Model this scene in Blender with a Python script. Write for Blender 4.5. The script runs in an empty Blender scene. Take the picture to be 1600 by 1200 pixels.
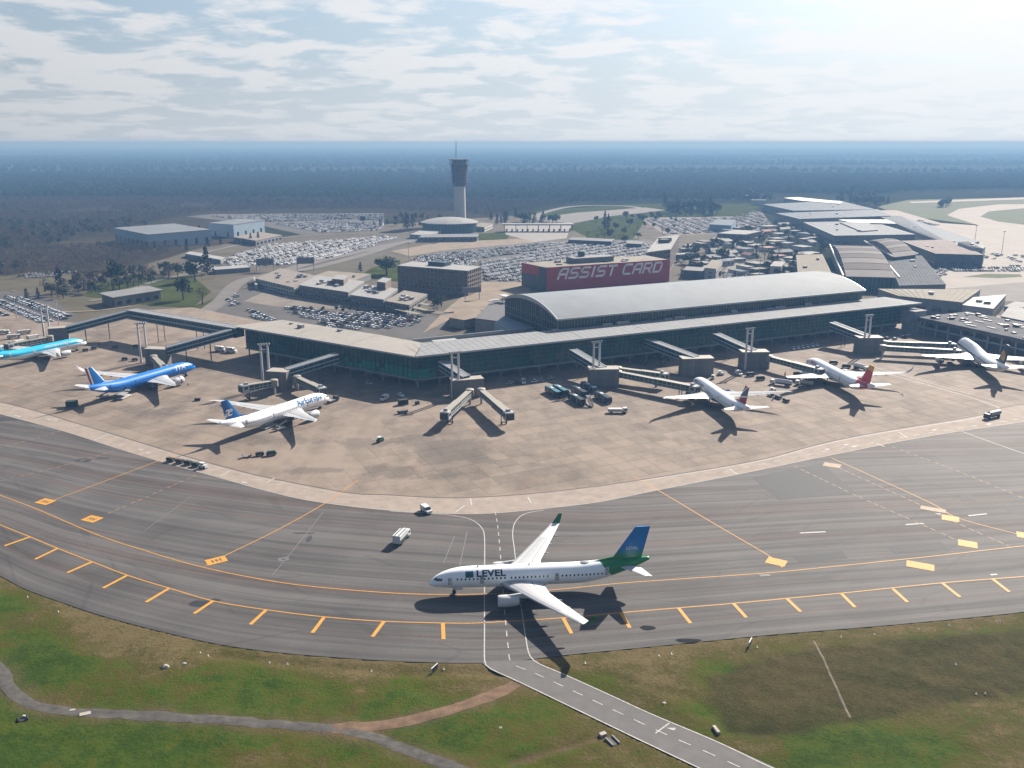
import bpy, bmesh, math, random
import numpy as np
from mathutils import Vector, Matrix
R = math.radians
random.seed(7)
rng = np.random.default_rng(11)
scene = bpy.context.scene
COL = scene.collection

# ------------------------------------------------------------------ camera, sky, sun, exposure
CAM_H, FOCAL = 115.2, 1400.0           # a drone about 115 m up; focal length in pixels of a 1600 px wide frame
PITCH = math.atan(378.0 / FOCAL)       # looking down 15 degrees
cam_data = bpy.data.cameras.new("camera")
cam = bpy.data.objects.new("camera", cam_data)
COL.objects.link(cam)
cam.location = (0, 0, CAM_H)
cam.rotation_euler = (math.pi / 2 - PITCH, 0, 0)
cam_data.sensor_fit = 'HORIZONTAL'
cam_data.sensor_width = 36.0
cam_data.lens = 36.0 * FOCAL / 1600.0
cam_data.clip_start = 1.0
cam_data.clip_end = 120000.0
scene.camera = cam

SUN_AZ, SUN_EL = 35.5, 32.0            # azimuth clockwise from +Y (ahead, to the right)
world = bpy.data.worlds.new("World")
scene.world = world
world.use_nodes = True
wn, wl = world.node_tree.nodes, world.node_tree.links
wn.clear()


def node(nt, kind, **kw):
    n = nt.nodes.new(kind)
    for k, v in kw.items():
        if k.startswith('in_'):
            n.inputs[k[3:]].default_value = v
        else:
            setattr(n, k, v)
    return n


def math_node(nt, op, a, b=None, c=None, clamp=False):
    n = nt.nodes.new('ShaderNodeMath')
    n.operation = op
    n.use_clamp = clamp
    for i, v in enumerate((a, b, c)):
        if v is None:
            continue
        if isinstance(v, (int, float)):
            n.inputs[i].default_value = v
        else:
            nt.links.new(v, n.inputs[i])
    return n.outputs[0]


def build_world():
    nt = world.node_tree
    out = node(nt, 'ShaderNodeOutputWorld')
    bg = node(nt, 'ShaderNodeBackground')
    bg.inputs['Strength'].default_value = 0.055
    sky = node(nt, 'ShaderNodeTexSky')
    sky.sky_type = 'NISHITA'
    sky.sun_disc = False
    sky.sun_elevation = R(SUN_EL)
    sky.sun_rotation = R(SUN_AZ)
    sky.altitude = 100
    sky.air_density = 1.0
    sky.dust_density = 2.2
    sky.ozone_density = 1.5
    tc = node(nt, 'ShaderNodeTexCoord')
    sep = node(nt, 'ShaderNodeSeparateXYZ')
    nt.links.new(tc.outputs['Generated'], sep.inputs[0])
    z = sep.outputs['Z']
    zc = math_node(nt, 'MAXIMUM', z, 0.0)
    den = math_node(nt, 'ADD', zc, 0.13)
    px = math_node(nt, 'DIVIDE', sep.outputs['X'], den)
    py = math_node(nt, 'DIVIDE', sep.outputs['Y'], den)
    comb = node(nt, 'ShaderNodeCombineXYZ')
    nt.links.new(px, comb.inputs[0])
    nt.links.new(py, comb.inputs[1])
    n1 = node(nt, 'ShaderNodeTexNoise', noise_dimensions='3D')
    n1.inputs['Scale'].default_value = 2.6
    n1.inputs['Detail'].default_value = 9
    n1.inputs['Roughness'].default_value = 0.58
    n1.inputs['Distortion'].default_value = 0.25
    nt.links.new(comb.outputs[0], n1.inputs['Vector'])
    n2 = node(nt, 'ShaderNodeTexNoise')
    n2.inputs['Scale'].default_value = 0.8
    n2.inputs['Detail'].default_value = 3
    nt.links.new(comb.outputs[0], n2.inputs['Vector'])
    s = math_node(nt, 'MULTIPLY_ADD', n2.outputs[0], 0.55, n1.outputs[0])
    mr = node(nt, 'ShaderNodeMapRange', interpolation_type='SMOOTHSTEP')
    mr.inputs['From Min'].default_value = 0.71
    mr.inputs['From Max'].default_value = 0.86
    s = math_node(nt, 'ADD', s, math_node(nt, 'MULTIPLY_ADD', zc, -0.22, 0.03))   # low clouds overlap more
    nt.links.new(s, mr.inputs['Value'])
    mask = math_node(nt, 'MULTIPLY', mr.outputs[0], 0.92)
    # sunward brightening of the cloud veil (forward scattering), a smooth lobe round the sun
    sd = (math.sin(R(SUN_AZ)) * math.cos(R(SUN_EL)), math.cos(R(SUN_AZ)) * math.cos(R(SUN_EL)), math.sin(R(SUN_EL)))
    dot = node(nt, 'ShaderNodeVectorMath', operation='DOT_PRODUCT')
    nt.links.new(tc.outputs['Generated'], dot.inputs[0])
    dot.inputs[1].default_value = sd
    dpos = math_node(nt, 'MAXIMUM', dot.outputs['Value'], 0.0)
    lobe = math_node(nt, 'POWER', math_node(nt, 'MULTIPLY_ADD', dot.outputs['Value'], 0.5, 0.5), 2.6)
    cb = math_node(nt, 'MULTIPLY_ADD', lobe, 4.3, 3.5)
    ccol = node(nt, 'ShaderNodeVectorMath', operation='SCALE')
    ccol.inputs[0].default_value = (0.97, 0.99, 1.03)
    nt.links.new(cb, ccol.inputs['Scale'])
    # thin veil of high haze between the clouds
    veil = node(nt, 'ShaderNodeMix', data_type='RGBA')
    vf = math_node(nt, 'MULTIPLY_ADD', zc, -1.3, 0.9, clamp=True)      # the haze layer thins towards the zenith
    nt.links.new(vf, veil.inputs[0])
    nt.links.new(sky.outputs[0], veil.inputs[6])
    vb = math_node(nt, 'MULTIPLY_ADD', lobe, 4.5, 1.5)
    vcol = node(nt, 'ShaderNodeVectorMath', operation='SCALE')
    vcol.inputs[0].default_value = (0.72, 0.96, 1.22)
    nt.links.new(vb, vcol.inputs['Scale'])
    nt.links.new(vcol.outputs[0], veil.inputs[7])
    mix = node(nt, 'ShaderNodeMix', data_type='RGBA')
    nt.links.new(mask, mix.inputs[0])
    nt.links.new(veil.outputs[2], mix.inputs[6])
    nt.links.new(ccol.outputs[0], mix.inputs[7])
    # pale band at the horizon where the veil is thickest
    hz = node(nt, 'ShaderNodeMapRange', interpolation_type='SMOOTHSTEP')
    hz.inputs['From Min'].default_value = 0.13
    hz.inputs['From Max'].default_value = -0.02
    nt.links.new(z, hz.inputs['Value'])
    hm = math_node(nt, 'MULTIPLY', hz.outputs[0], 0.8)
    hb = math_node(nt, 'MULTIPLY_ADD', lobe, 4.4, 2.6)
    hcol = node(nt, 'ShaderNodeVectorMath', operation='SCALE')
    hcol.inputs[0].default_value = (0.93, 1.0, 1.06)
    nt.links.new(hb, hcol.inputs['Scale'])
    mix2 = node(nt, 'ShaderNodeMix', data_type='RGBA')
    nt.links.new(hm, mix2.inputs[0])
    nt.links.new(mix.outputs[2], mix2.inputs[6])
    nt.links.new(hcol.outputs[0], mix2.inputs[7])
    nt.links.new(mix2.outputs[2], bg.inputs['Color'])
    nt.links.new(bg.outputs[0], out.inputs[0])


build_world()
sun_data = bpy.data.lights.new("sun", 'SUN')
sun_data.energy = 5.0
sun_data.angle = R(0.53)
sun_data.color = (1.0, 0.93, 0.84)
sun = bpy.data.objects.new("sun", sun_data)
COL.objects.link(sun)
sun.rotation_euler = (R(90 - SUN_EL), 0, R(180 - SUN_AZ))   # shines from azimuth SUN_AZ
sun.location = (300, 400, 400)
scene.view_settings.view_transform = 'Standard'
scene.view_settings.look = 'None'
scene.view_settings.exposure = 1.35
scene.view_settings.gamma = 1.0
scene.view_settings.use_curve_mapping = False
scene.render.engine = 'CYCLES'
scene.cycles.max_bounces = 4
scene.cycles.diffuse_bounces = 1
scene.cycles.glossy_bounces = 2
scene.cycles.transmission_bounces = 2
scene.cycles.volume_bounces = 0
scene.cycles.use_denoising = True
scene.cycles.sample_clamp_indirect = 4.0


# ------------------------------------------------------------------ placing on the ground
def G(px, py, z=0.0):
    """World point of height z seen at the photograph's pixel (1600 x 1200)."""
    u = (px - 800.0) / FOCAL
    v = (py - 600.0) / FOCAL
    dn = math.sin(PITCH) + v * math.cos(PITCH)
    fw = math.cos(PITCH) - v * math.sin(PITCH)
    t = (CAM_H - z) / dn
    return Vector((u * t, fw * t, z))


# ------------------------------------------------------------------ materials
MATS = {}


def mat(name, col, rough=0.6, metal=0.0, var=0.0, scale=1.0, spec=0.5, bump=0.0, stretch=None, detail=4, rand=0.0, emit=None):
    if name in MATS:
        return MATS[name]
    col = tuple(c * 0.63 for c in col)
    m = bpy.data.materials.new(name)
    m.use_nodes = True
    nt = m.node_tree
    b = nt.nodes['Principled BSDF']
    b.inputs['Base Color'].default_value = (*col, 1)
    b.inputs['Roughness'].default_value = rough
    b.inputs['Metallic'].default_value = metal
    b.inputs['Specular IOR Level'].default_value = spec
    if var or bump or rand:
        tc = node(nt, 'ShaderNodeTexCoord')
        mp = node(nt, 'ShaderNodeMapping')
        if stretch:
            mp.inputs['Scale'].default_value = stretch
        nt.links.new(tc.outputs['Object'], mp.inputs['Vector'])
        nz = node(nt, 'ShaderNodeTexNoise')
        nz.inputs['Scale'].default_value = scale
        nz.inputs['Detail'].default_value = detail
        nz.inputs['Roughness'].default_value = 0.62
        nt.links.new(mp.outputs[0], nz.inputs['Vector'])
        mr = node(nt, 'ShaderNodeMapRange')
        mr.inputs['From Min'].default_value = 0.25
        mr.inputs['From Max'].default_value = 0.75
        mr.inputs['To Min'].default_value = 1 - var
        mr.inputs['To Max'].default_value = 1 + var
        nt.links.new(nz.outputs[0], mr.inputs['Value'])
        f = mr.outputs[0]
        if rand:
            oi = node(nt, 'ShaderNodeObjectInfo')
            r2 = math_node(nt, 'MULTIPLY_ADD', oi.outputs['Random'], 2 * rand, 1 - rand)
            f = math_node(nt, 'MULTIPLY', f, r2)
        vm = node(nt, 'ShaderNodeVectorMath', operation='SCALE')
        vm.inputs[0].default_value = col
        nt.links.new(f, vm.inputs['Scale'])
        nt.links.new(vm.outputs[0], b.inputs['Base Color'])
        if bump:
            bp = node(nt, 'ShaderNodeBump')
            bp.inputs['Strength'].default_value = bump
            bp.inputs['Distance'].default_value = 0.1
            nt.links.new(nz.outputs[0], bp.inputs['Height'])
            nt.links.new(bp.outputs[0], b.inputs['Normal'])
    MATS[name] = m
    return m


def livery(name, base, layers, rough=0.28, dirt=0.06):
    """Painted skin: base colour, then each layer ((a,b,c,d), colour) covers where a*x+b*y+c*z+d > 0 in the part's own metres;
    a layer with two planes covers where both hold."""
    if name in MATS:
        return MATS[name]
    m = bpy.data.materials.new(name)
    m.use_nodes = True
    nt = m.node_tree
    b = nt.nodes['Principled BSDF']
    b.inputs['Roughness'].default_value = rough
    tc = node(nt, 'ShaderNodeTexCoord')
    rgb = node(nt, 'ShaderNodeRGB')
    rgb.outputs[0].default_value = (*base, 1)
    cur = rgb.outputs[0]
    for planes, c in layers:
        if not isinstance(planes[0], (tuple, list)):
            planes = (planes,)
        mk = None
        for (pa, pb, pc, pd) in planes:
            d = node(nt, 'ShaderNodeVectorMath', operation='DOT_PRODUCT')
            nt.links.new(tc.outputs['Object'], d.inputs[0])
            d.inputs[1].default_value = (pa, pb, pc)
            s = math_node(nt, 'MULTIPLY_ADD', d.outputs['Value'], 8.0, pd * 8.0 + 0.5, clamp=True)
            mk = s if mk is None else math_node(nt, 'MULTIPLY', mk, s)
        mx = node(nt, 'ShaderNodeMix', data_type='RGBA')
        nt.links.new(mk, mx.inputs[0])
        nt.links.new(cur, mx.inputs[6])
        mx.inputs[7].default_value = (*c, 1)
        cur = mx.outputs[2]
    nz = node(nt, 'ShaderNodeTexNoise')
    nz.inputs['Scale'].default_value = 0.5
    nz.inputs['Detail'].default_value = 6
    nt.links.new(tc.outputs['Object'], nz.inputs['Vector'])
    f = math_node(nt, 'MULTIPLY_ADD', nz.outputs[0], 2 * dirt, 1 - dirt)
    vm = node(nt, 'ShaderNodeVectorMath', operation='SCALE')
    nt.links.new(cur, vm.inputs[0])
    nt.links.new(f, vm.inputs['Scale'])
    nt.links.new(vm.outputs[0], b.inputs['Base Color'])
    MATS[name] = m
    return m


WHITE = mat('white_paint', (0.78, 0.79, 0.80), 0.35, var=0.05, scale=0.6)
OFFWHITE = mat('off_white', (0.62, 0.61, 0.58), 0.6, var=0.1, scale=0.4)
LGREY = mat('light_grey', (0.42, 0.43, 0.44), 0.55, var=0.1, scale=0.5)
MGREY = mat('mid_grey', (0.22, 0.23, 0.24), 0.6, var=0.12, scale=0.5)
DGREY = mat('dark_grey', (0.06, 0.065, 0.07), 0.6, var=0.15, scale=0.6)
BLACK = mat('rubber_black', (0.015, 0.015, 0.016), 0.7)
STEEL = mat('bare_metal', (0.5, 0.5, 0.5), 0.35, metal=0.8)
GLASS = mat('dark_glass', (0.012, 0.018, 0.022), 0.08, spec=0.6)
TEAL = mat('teal_glass', (0.003, 0.12, 0.11), 0.15, spec=0.28, var=0.5, scale=0.12)
TEAL2 = mat('lit_teal_glass', (0.01, 0.33, 0.25), 0.2, spec=0.3, var=0.4, scale=0.2)
GREEN = mat('green_paint', (0.02, 0.09, 0.06), 0.5, var=0.15, scale=0.5)
ORANGE = mat('orange_paint', (0.6, 0.12, 0.04), 0.5)
YELLOWP = mat('yellow_paint', (0.62, 0.33, 0.03), 0.6, var=0.15, scale=0.4)
CONC = mat('concrete_wall', (0.30, 0.285, 0.27), 0.8, var=0.2, scale=0.35)
BROWNST = mat('dark_brown_steel', (0.07, 0.055, 0.05), 0.7)


# ------------------------------------------------------------------ mesh building
class MB:
    def __init__(self):
        self.v, self.f, self.m = [], [], []

    def poly(self, pts, mi=0):
        i = len(self.v)
        self.v += [tuple(p) for p in pts]
        self.f.append(tuple(range(i, i + len(pts))))
        self.m.append(mi)

    def box(self, c, s, mi=0, rz=0.0, taper=(1, 1), shear=0.0):
        """centre of the base c, size s; top scaled by taper, shifted in x by shear"""
        cx, cy, cz = c
        sx, sy, sz = s[0] / 2, s[1] / 2, s[2]
        ca, sa = math.cos(rz), math.sin(rz)
        i = len(self.v)
        for k, (zz, tx, ty, sh) in enumerate(((0, 1, 1, 0), (sz, taper[0], taper[1], shear))):
            for dx, dy in ((-1, -1), (1, -1), (1, 1), (-1, 1)):
                x, y = dx * sx * tx + sh, dy * sy * ty
                self.v.append((cx + x * ca - y * sa, cy + x * sa + y * ca, cz + zz))
        for q in ((3, 2, 1, 0), (4, 5, 6, 7), (0, 1, 5, 4), (1, 2, 6, 5), (2, 3, 7, 6), (3, 0, 4, 7)):
            self.f.append(tuple(i + k for k in q))
            self.m.append(mi)

    def prism(self, poly, z0, z1, mi=0, mside=None):
        """poly: list of (x, y); z1 may be a list of heights"""
        n = len(poly)
        a = sum(poly[k][0] * poly[(k + 1) % n][1] - poly[(k + 1) % n][0] * poly[k][1] for k in range(n))
        poly = list(poly)
        zt = list(z1) if isinstance(z1, (list, tuple)) else [z1] * n
        if a < 0:
            poly.reverse()
            zt.reverse()
        i = len(self.v)
        self.v += [(p[0], p[1], z0) for p in poly]
        self.v += [(p[0], p[1], z) for p, z in zip(poly, zt)]
        self.f.append(tuple(i + n + k for k in range(n)))
        self.m.append(mi)
        self.f.append(tuple(i + n - 1 - k for k in range(n)))
        self.m.append(mi)
        for k in range(n):
            j = (k + 1) % n
            self.f.append((i + k, i + j, i + n + j, i + n + k))
            self.m.append(mi if mside is None else mside)

    def loft(self, rings, mi=0, cap=True, closed=True):
        n = len(rings[0])
        i = len(self.v)
        for r in rings:
            self.v += [tuple(p) for p in r]
        for a in range(len(rings) - 1):
            for k in range(n if closed else n - 1):
                j = (k + 1) % n
                self.f.append((i + a * n + k, i + a * n + j, i + (a + 1) * n + j, i + (a + 1) * n + k))
                self.m.append(mi(a, k) if callable(mi) else mi)
        if cap and closed:
            c = 0 if callable(mi) else mi
            self.f.append(tuple(i + n - 1 - k for k in range(n)))
            self.m.append(c)
            o = i + (len(rings) - 1) * n
            self.f.append(tuple(o + k for k in range(n)))
            self.m.append(c)

    def tube(self, p0, p1, r0, r1=None, n=8, mi=0, cap=True):
        p0, p1 = Vector(p0), Vector(p1)
        r1 = r0 if r1 is None else r1
        d = (p1 - p0).normalized()
        a = d.orthogonal().normalized()
        b = d.cross(a)
        rings = []
        for p, r in ((p0, r0), (p1, r1)):
            rings.append([p + (a * math.cos(2 * math.pi * k / n) + b * math.sin(2 * math.pi * k / n)) * r for k in range(n)])
        self.loft(rings, mi, cap)

    def lathe(self, prof, n=24, axis='z', origin=(0, 0, 0), mi=0, cap=True):
        """prof: list of (radius, height) along the axis"""
        ox, oy, oz = origin
        rings = []
        for r, h in prof:
            ring = []
            for k in range(n):
                a = 2 * math.pi * k / n
                c, s = r * math.cos(a), r * math.sin(a)
                ring.append((ox + c, oy + s, oz + h) if axis == 'z' else (ox + h, oy + c, oz + s))
            rings.append(ring)
        self.loft(rings, mi, cap)

    def build(self, name, mats, parent=None, smooth=False, loc=None, rz=0.0):
        me = bpy.data.meshes.new(name)
        me.from_pydata(self.v, [], self.f)
        for mm in (mats if isinstance(mats, (list, tuple)) else [mats]):
            me.materials.append(mm)
        if len(me.materials) > 1:
            me.polygons.foreach_set('material_index', self.m)
        if smooth:
            me.polygons.foreach_set('use_smooth', [True] * len(me.polygons))
            try:
                me.set_sharp_from_angle(angle=R(40))
            except Exception:
                pass
        me.update()
        o = bpy.data.objects.new(name, me)
        COL.objects.link(o)
        if parent is not None:
            o.parent = parent
        if loc is not None:
            o.location = loc
        o.rotation_euler.z = rz
        return o


def tag(o, label=None, cat=None, group=None, kind=None):
    if label:
        o['label'] = label
    if cat:
        o['category'] = cat
    if group:
        o['group'] = group
    if kind:
        o['kind'] = kind
    return o


def thing(name, label, cat, loc=(0, 0, 0), rz=0.0, group=None):
    o = bpy.data.objects.new(name, None)
    o.empty_display_size = 1.0
    COL.objects.link(o)
    o.location = loc
    o.rotation_euler = (0, 0, rz)
    return tag(o, label, cat, group)


KIDS = {}


def copy_tree(o, parent=None, table=None):
    c = o.copy()
    COL.objects.link(c)
    if parent is not None:
        c.parent = parent
    for ch in list(o.children):
        copy_tree(ch, c)
    return c


def inst(src, name, parent=None, loc=None, rz=None):
    c = bpy.data.objects.new(name, src.data)
    COL.objects.link(c)
    if parent is not None:
        c.parent = parent
    if loc is not None:
        c.location = loc
    if rz is not None:
        c.rotation_euler.z = rz
    return c


def text_mesh(body, size, shear=0.0, bold=0.0, spacing=1.0, depth=0.0):
    """Flat lettering as (verts, faces) in x/y, baseline at y=0, starting at x=0"""
    cu = bpy.data.curves.new('lettering', 'FONT')
    cu.body = body
    cu.size = size
    cu.shear = shear
    cu.offset = bold
    cu.space_character = spacing
    cu.resolution_u = 2
    o = bpy.data.objects.new('lettering', cu)
    COL.objects.link(o)
    dg = bpy.context.evaluated_depsgraph_get()
    me = bpy.data.meshes.new_from_object(o.evaluated_get(dg))
    bpy.data.objects.remove(o)
    bpy.data.curves.remove(cu)
    return me


def hash_noise(x, y, seed=0):
    xi = np.floor(x).astype(np.int64)
    yi = np.floor(y).astype(np.int64)
    xf, yf = x - xi, y - yi
    xf = xf * xf * (3 - 2 * xf)
    yf = yf * yf * (3 - 2 * yf)

    def h(a, b):
        n = (a * 374761393 + b * 668265263 + seed * 974634777) & 0x7fffffff
        n = ((n ^ (n >> 13)) * 1274126177) & 0x7fffffff
        return ((n ^ (n >> 16)) & 0xffff) / 65535.0
    return (h(xi, yi) * (1 - xf) + h(xi + 1, yi) * xf) * (1 - yf) + (h(xi, yi + 1) * (1 - xf) + h(xi + 1, yi + 1) * xf) * yf


def fbm(x, y, scale, octaves=4, seed=0):
    s, a, t = 0.0, 1.0, 0.0
    for k in range(octaves):
        s = s + a * hash_noise(x / scale * 2 ** k, y / scale * 2 ** k, seed + k)
        t += a
        a *= 0.5
    return s / t


def inside(poly, x, y):
    """vectorised point in polygon"""
    x, y = np.asarray(x, float), np.asarray(y, float)
    r = np.zeros(x.shape, bool)
    n = len(poly)
    for k in range(n):
        x0, y0 = poly[k][0], poly[k][1]
        x1, y1 = poly[(k + 1) % n][0], poly[(k + 1) % n][1]
        c = (y0 > y) != (y1 > y)
        with np.errstate(divide='ignore', invalid='ignore'):
            xx = (x1 - x0) * (y - y0) / (y1 - y0 + 1e-12) + x0
        r ^= c & (x < xx)
    return r


def dist_line(pts, x, y, closed=False):
    d = np.full(np.shape(x), 1e9)
    n = len(pts)
    for k in range(n if closed else n - 1):
        ax, ay = pts[k][0], pts[k][1]
        bx, by = pts[(k + 1) % n][0], pts[(k + 1) % n][1]
        L = (bx - ax) ** 2 + (by - ay) ** 2 + 1e-9
        t = np.clip(((x - ax) * (bx - ax) + (y - ay) * (by - ay)) / L, 0, 1)
        d = np.minimum(d, np.hypot(x - ax - t * (bx - ax), y - ay - t * (by - ay)))
    return d


def ground_poly(px, z=0.0):
    return [G(a, b, z) for a, b in px]


def resample(pts, step=None, n=None):
    """even points along a polyline, smoothed with Catmull-Rom first"""
    P = [Vector((p[0], p[1])) for p in pts]
    Q = []
    for i in range(len(P) - 1):
        p0 = P[i - 1] if i else P[0] * 2 - P[1]
        p1, p2 = P[i], P[i + 1]
        p3 = P[i + 2] if i + 2 < len(P) else P[-1] * 2 - P[-2]
        for k in range(8):
            t = k / 8
            Q.append(0.5 * ((2 * p1) + (p2 - p0) * t + (2 * p0 - 5 * p1 + 4 * p2 - p3) * t * t + (3 * p1 - p0 - 3 * p2 + p3) * t ** 3))
    Q.append(P[-1])
    A = np.array([(q.x, q.y) for q in Q])
    s = np.concatenate([[0], np.cumsum(np.hypot(*np.diff(A, axis=0).T))])
    m = n if n else max(2, int(s[-1] / step) + 1)
    ss = np.linspace(0, s[-1], m)
    return np.stack([np.interp(ss, s, A[:, 0]), np.interp(ss, s, A[:, 1])], 1), s[-1]


def ribbon(mb, pts, width, z, step=2.0, dash=None, mi=0, hf=None):
    """painted line or track along a polyline; dash=(on, off)"""
    A, L = resample(pts, step=step if not dash else min(step, dash[0] / 2))
    d = np.gradient(A, axis=0)
    d /= np.maximum(np.hypot(d[:, 0], d[:, 1]), 1e-9)[:, None]
    nrm = np.stack([-d[:, 1], d[:, 0]], 1) * width / 2
    s = np.concatenate([[0], np.cumsum(np.hypot(*np.diff(A, axis=0).T))])
    i0 = len(mb.v)
    for k in range(len(A)):
        for sg in (1, -1):
            x, y = A[k] + sg * nrm[k]
            mb.v.append((x, y, z + (hf(x, y) if hf else 0)))
    for k in range(len(A) - 1):
        if dash and (s[k] % (dash[0] + dash[1])) > dash[0]:
            continue
        a = i0 + 2 * k
        mb.f.append((a, a + 1, a + 3, a + 2))
        mb.m.append(mi)
# ------------------------------------------------------------------ ground, taxiway, apron, grass
def sheet(name, px, z, m, kind='structure', world_pts=None):
    mb = MB()
    pts = world_pts if world_pts else ground_poly(px)
    pts = [(p[0], p[1], z) for p in pts]
    a = sum(pts[k][0] * pts[(k + 1) % len(pts)][1] - pts[(k + 1) % len(pts)][0] * pts[k][1] for k in range(len(pts)))
    if a < 0:
        pts.reverse()
    mb.poly(pts)
    return tag(mb.build(name, m), kind=kind)


def ground_material():
    m = bpy.data.materials.new('far_land')
    m.use_nodes = True
    nt = m.node_tree
    b = nt.nodes['Principled BSDF']
    b.inputs['Roughness'].default_value = 0.95
    b.inputs['Specular IOR Level'].default_value = 0.0
    tc = node(nt, 'ShaderNodeTexCoord')
    n1 = node(nt, 'ShaderNodeTexNoise')
    n1.inputs['Scale'].default_value = 0.0022
    n1.inputs['Detail'].default_value = 8
    nt.links.new(tc.outputs['Object'], n1.inputs['Vector'])
    r = node(nt, 'ShaderNodeValToRGB')
    e = r.color_ramp.elements
    e[0].position, e[0].color = 0.36, (0.016, 0.020, 0.012, 1)
    e[1].position, e[1].color = 0.66, (0.034, 0.033, 0.020, 1)
    e.new(0.47).color = (0.024, 0.027, 0.015, 1)
    e.new(0.56).color = (0.028, 0.030, 0.017, 1)
    nt.links.new(n1.outputs[0], r.inputs[0])
    n2 = node(nt, 'ShaderNodeTexNoise')
    n2.inputs['Scale'].default_value = 0.06
    n2.inputs['Detail'].default_value = 6
    nt.links.new(tc.outputs['Object'], n2.inputs['Vector'])
    f = math_node(nt, 'MULTIPLY_ADD', n2.outputs[0], 0.9, 0.55)
    vm = node(nt, 'ShaderNodeVectorMath', operation='SCALE')
    nt.links.new(r.outputs[0], vm.inputs[0])
    nt.links.new(f, vm.inputs['Scale'])
    nt.links.new(vm.outputs[0], b.inputs['Base Color'])
    return m


mb = MB()
S = 42000.0
NG = 14
gx = [-S + 2 * S * k / NG for k in range(NG + 1)]
for a in range(NG):
    for b in range(NG):
        mb.poly([(gx[a], gx[b] + 30000, -0.45), (gx[a + 1], gx[b] + 30000, -0.45), (gx[a + 1], gx[b + 1] + 30000, -0.45), (gx[a], gx[b + 1] + 30000, -0.45)])
tag(mb.build('ground', ground_material()), kind='structure')

OUTER_PX = [(-330, 760), (-80, 860), (0, 899), (37, 919), (94, 940), (150, 959), (210, 976), (262, 989), (319, 1002), (375, 1012), (450, 1021), (525, 1027), (600, 1032),
            (712, 1036), (790, 1034), (887, 1023), (1000, 1012), (1110, 1001), (1225, 990), (1375, 978), (1525, 964), (1600, 956), (1760, 938), (2050, 905)]
INNER_PX = [(-260, 590), (-80, 627), (0, 647), (100, 674), (175, 698), (250, 721), (337, 745), (412, 766), (487, 783), (600, 797), (709, 803), (772, 802), (830, 797), (887, 791),
            (945, 783), (1028, 766), (1165, 739), (1300, 711), (1450, 682), (1600, 659), (1720, 640), (1950, 606)]
OUTER = [G(a, b) for a, b in OUTER_PX]
INNER = [G(a, b) for a, b in INNER_PX]


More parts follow.
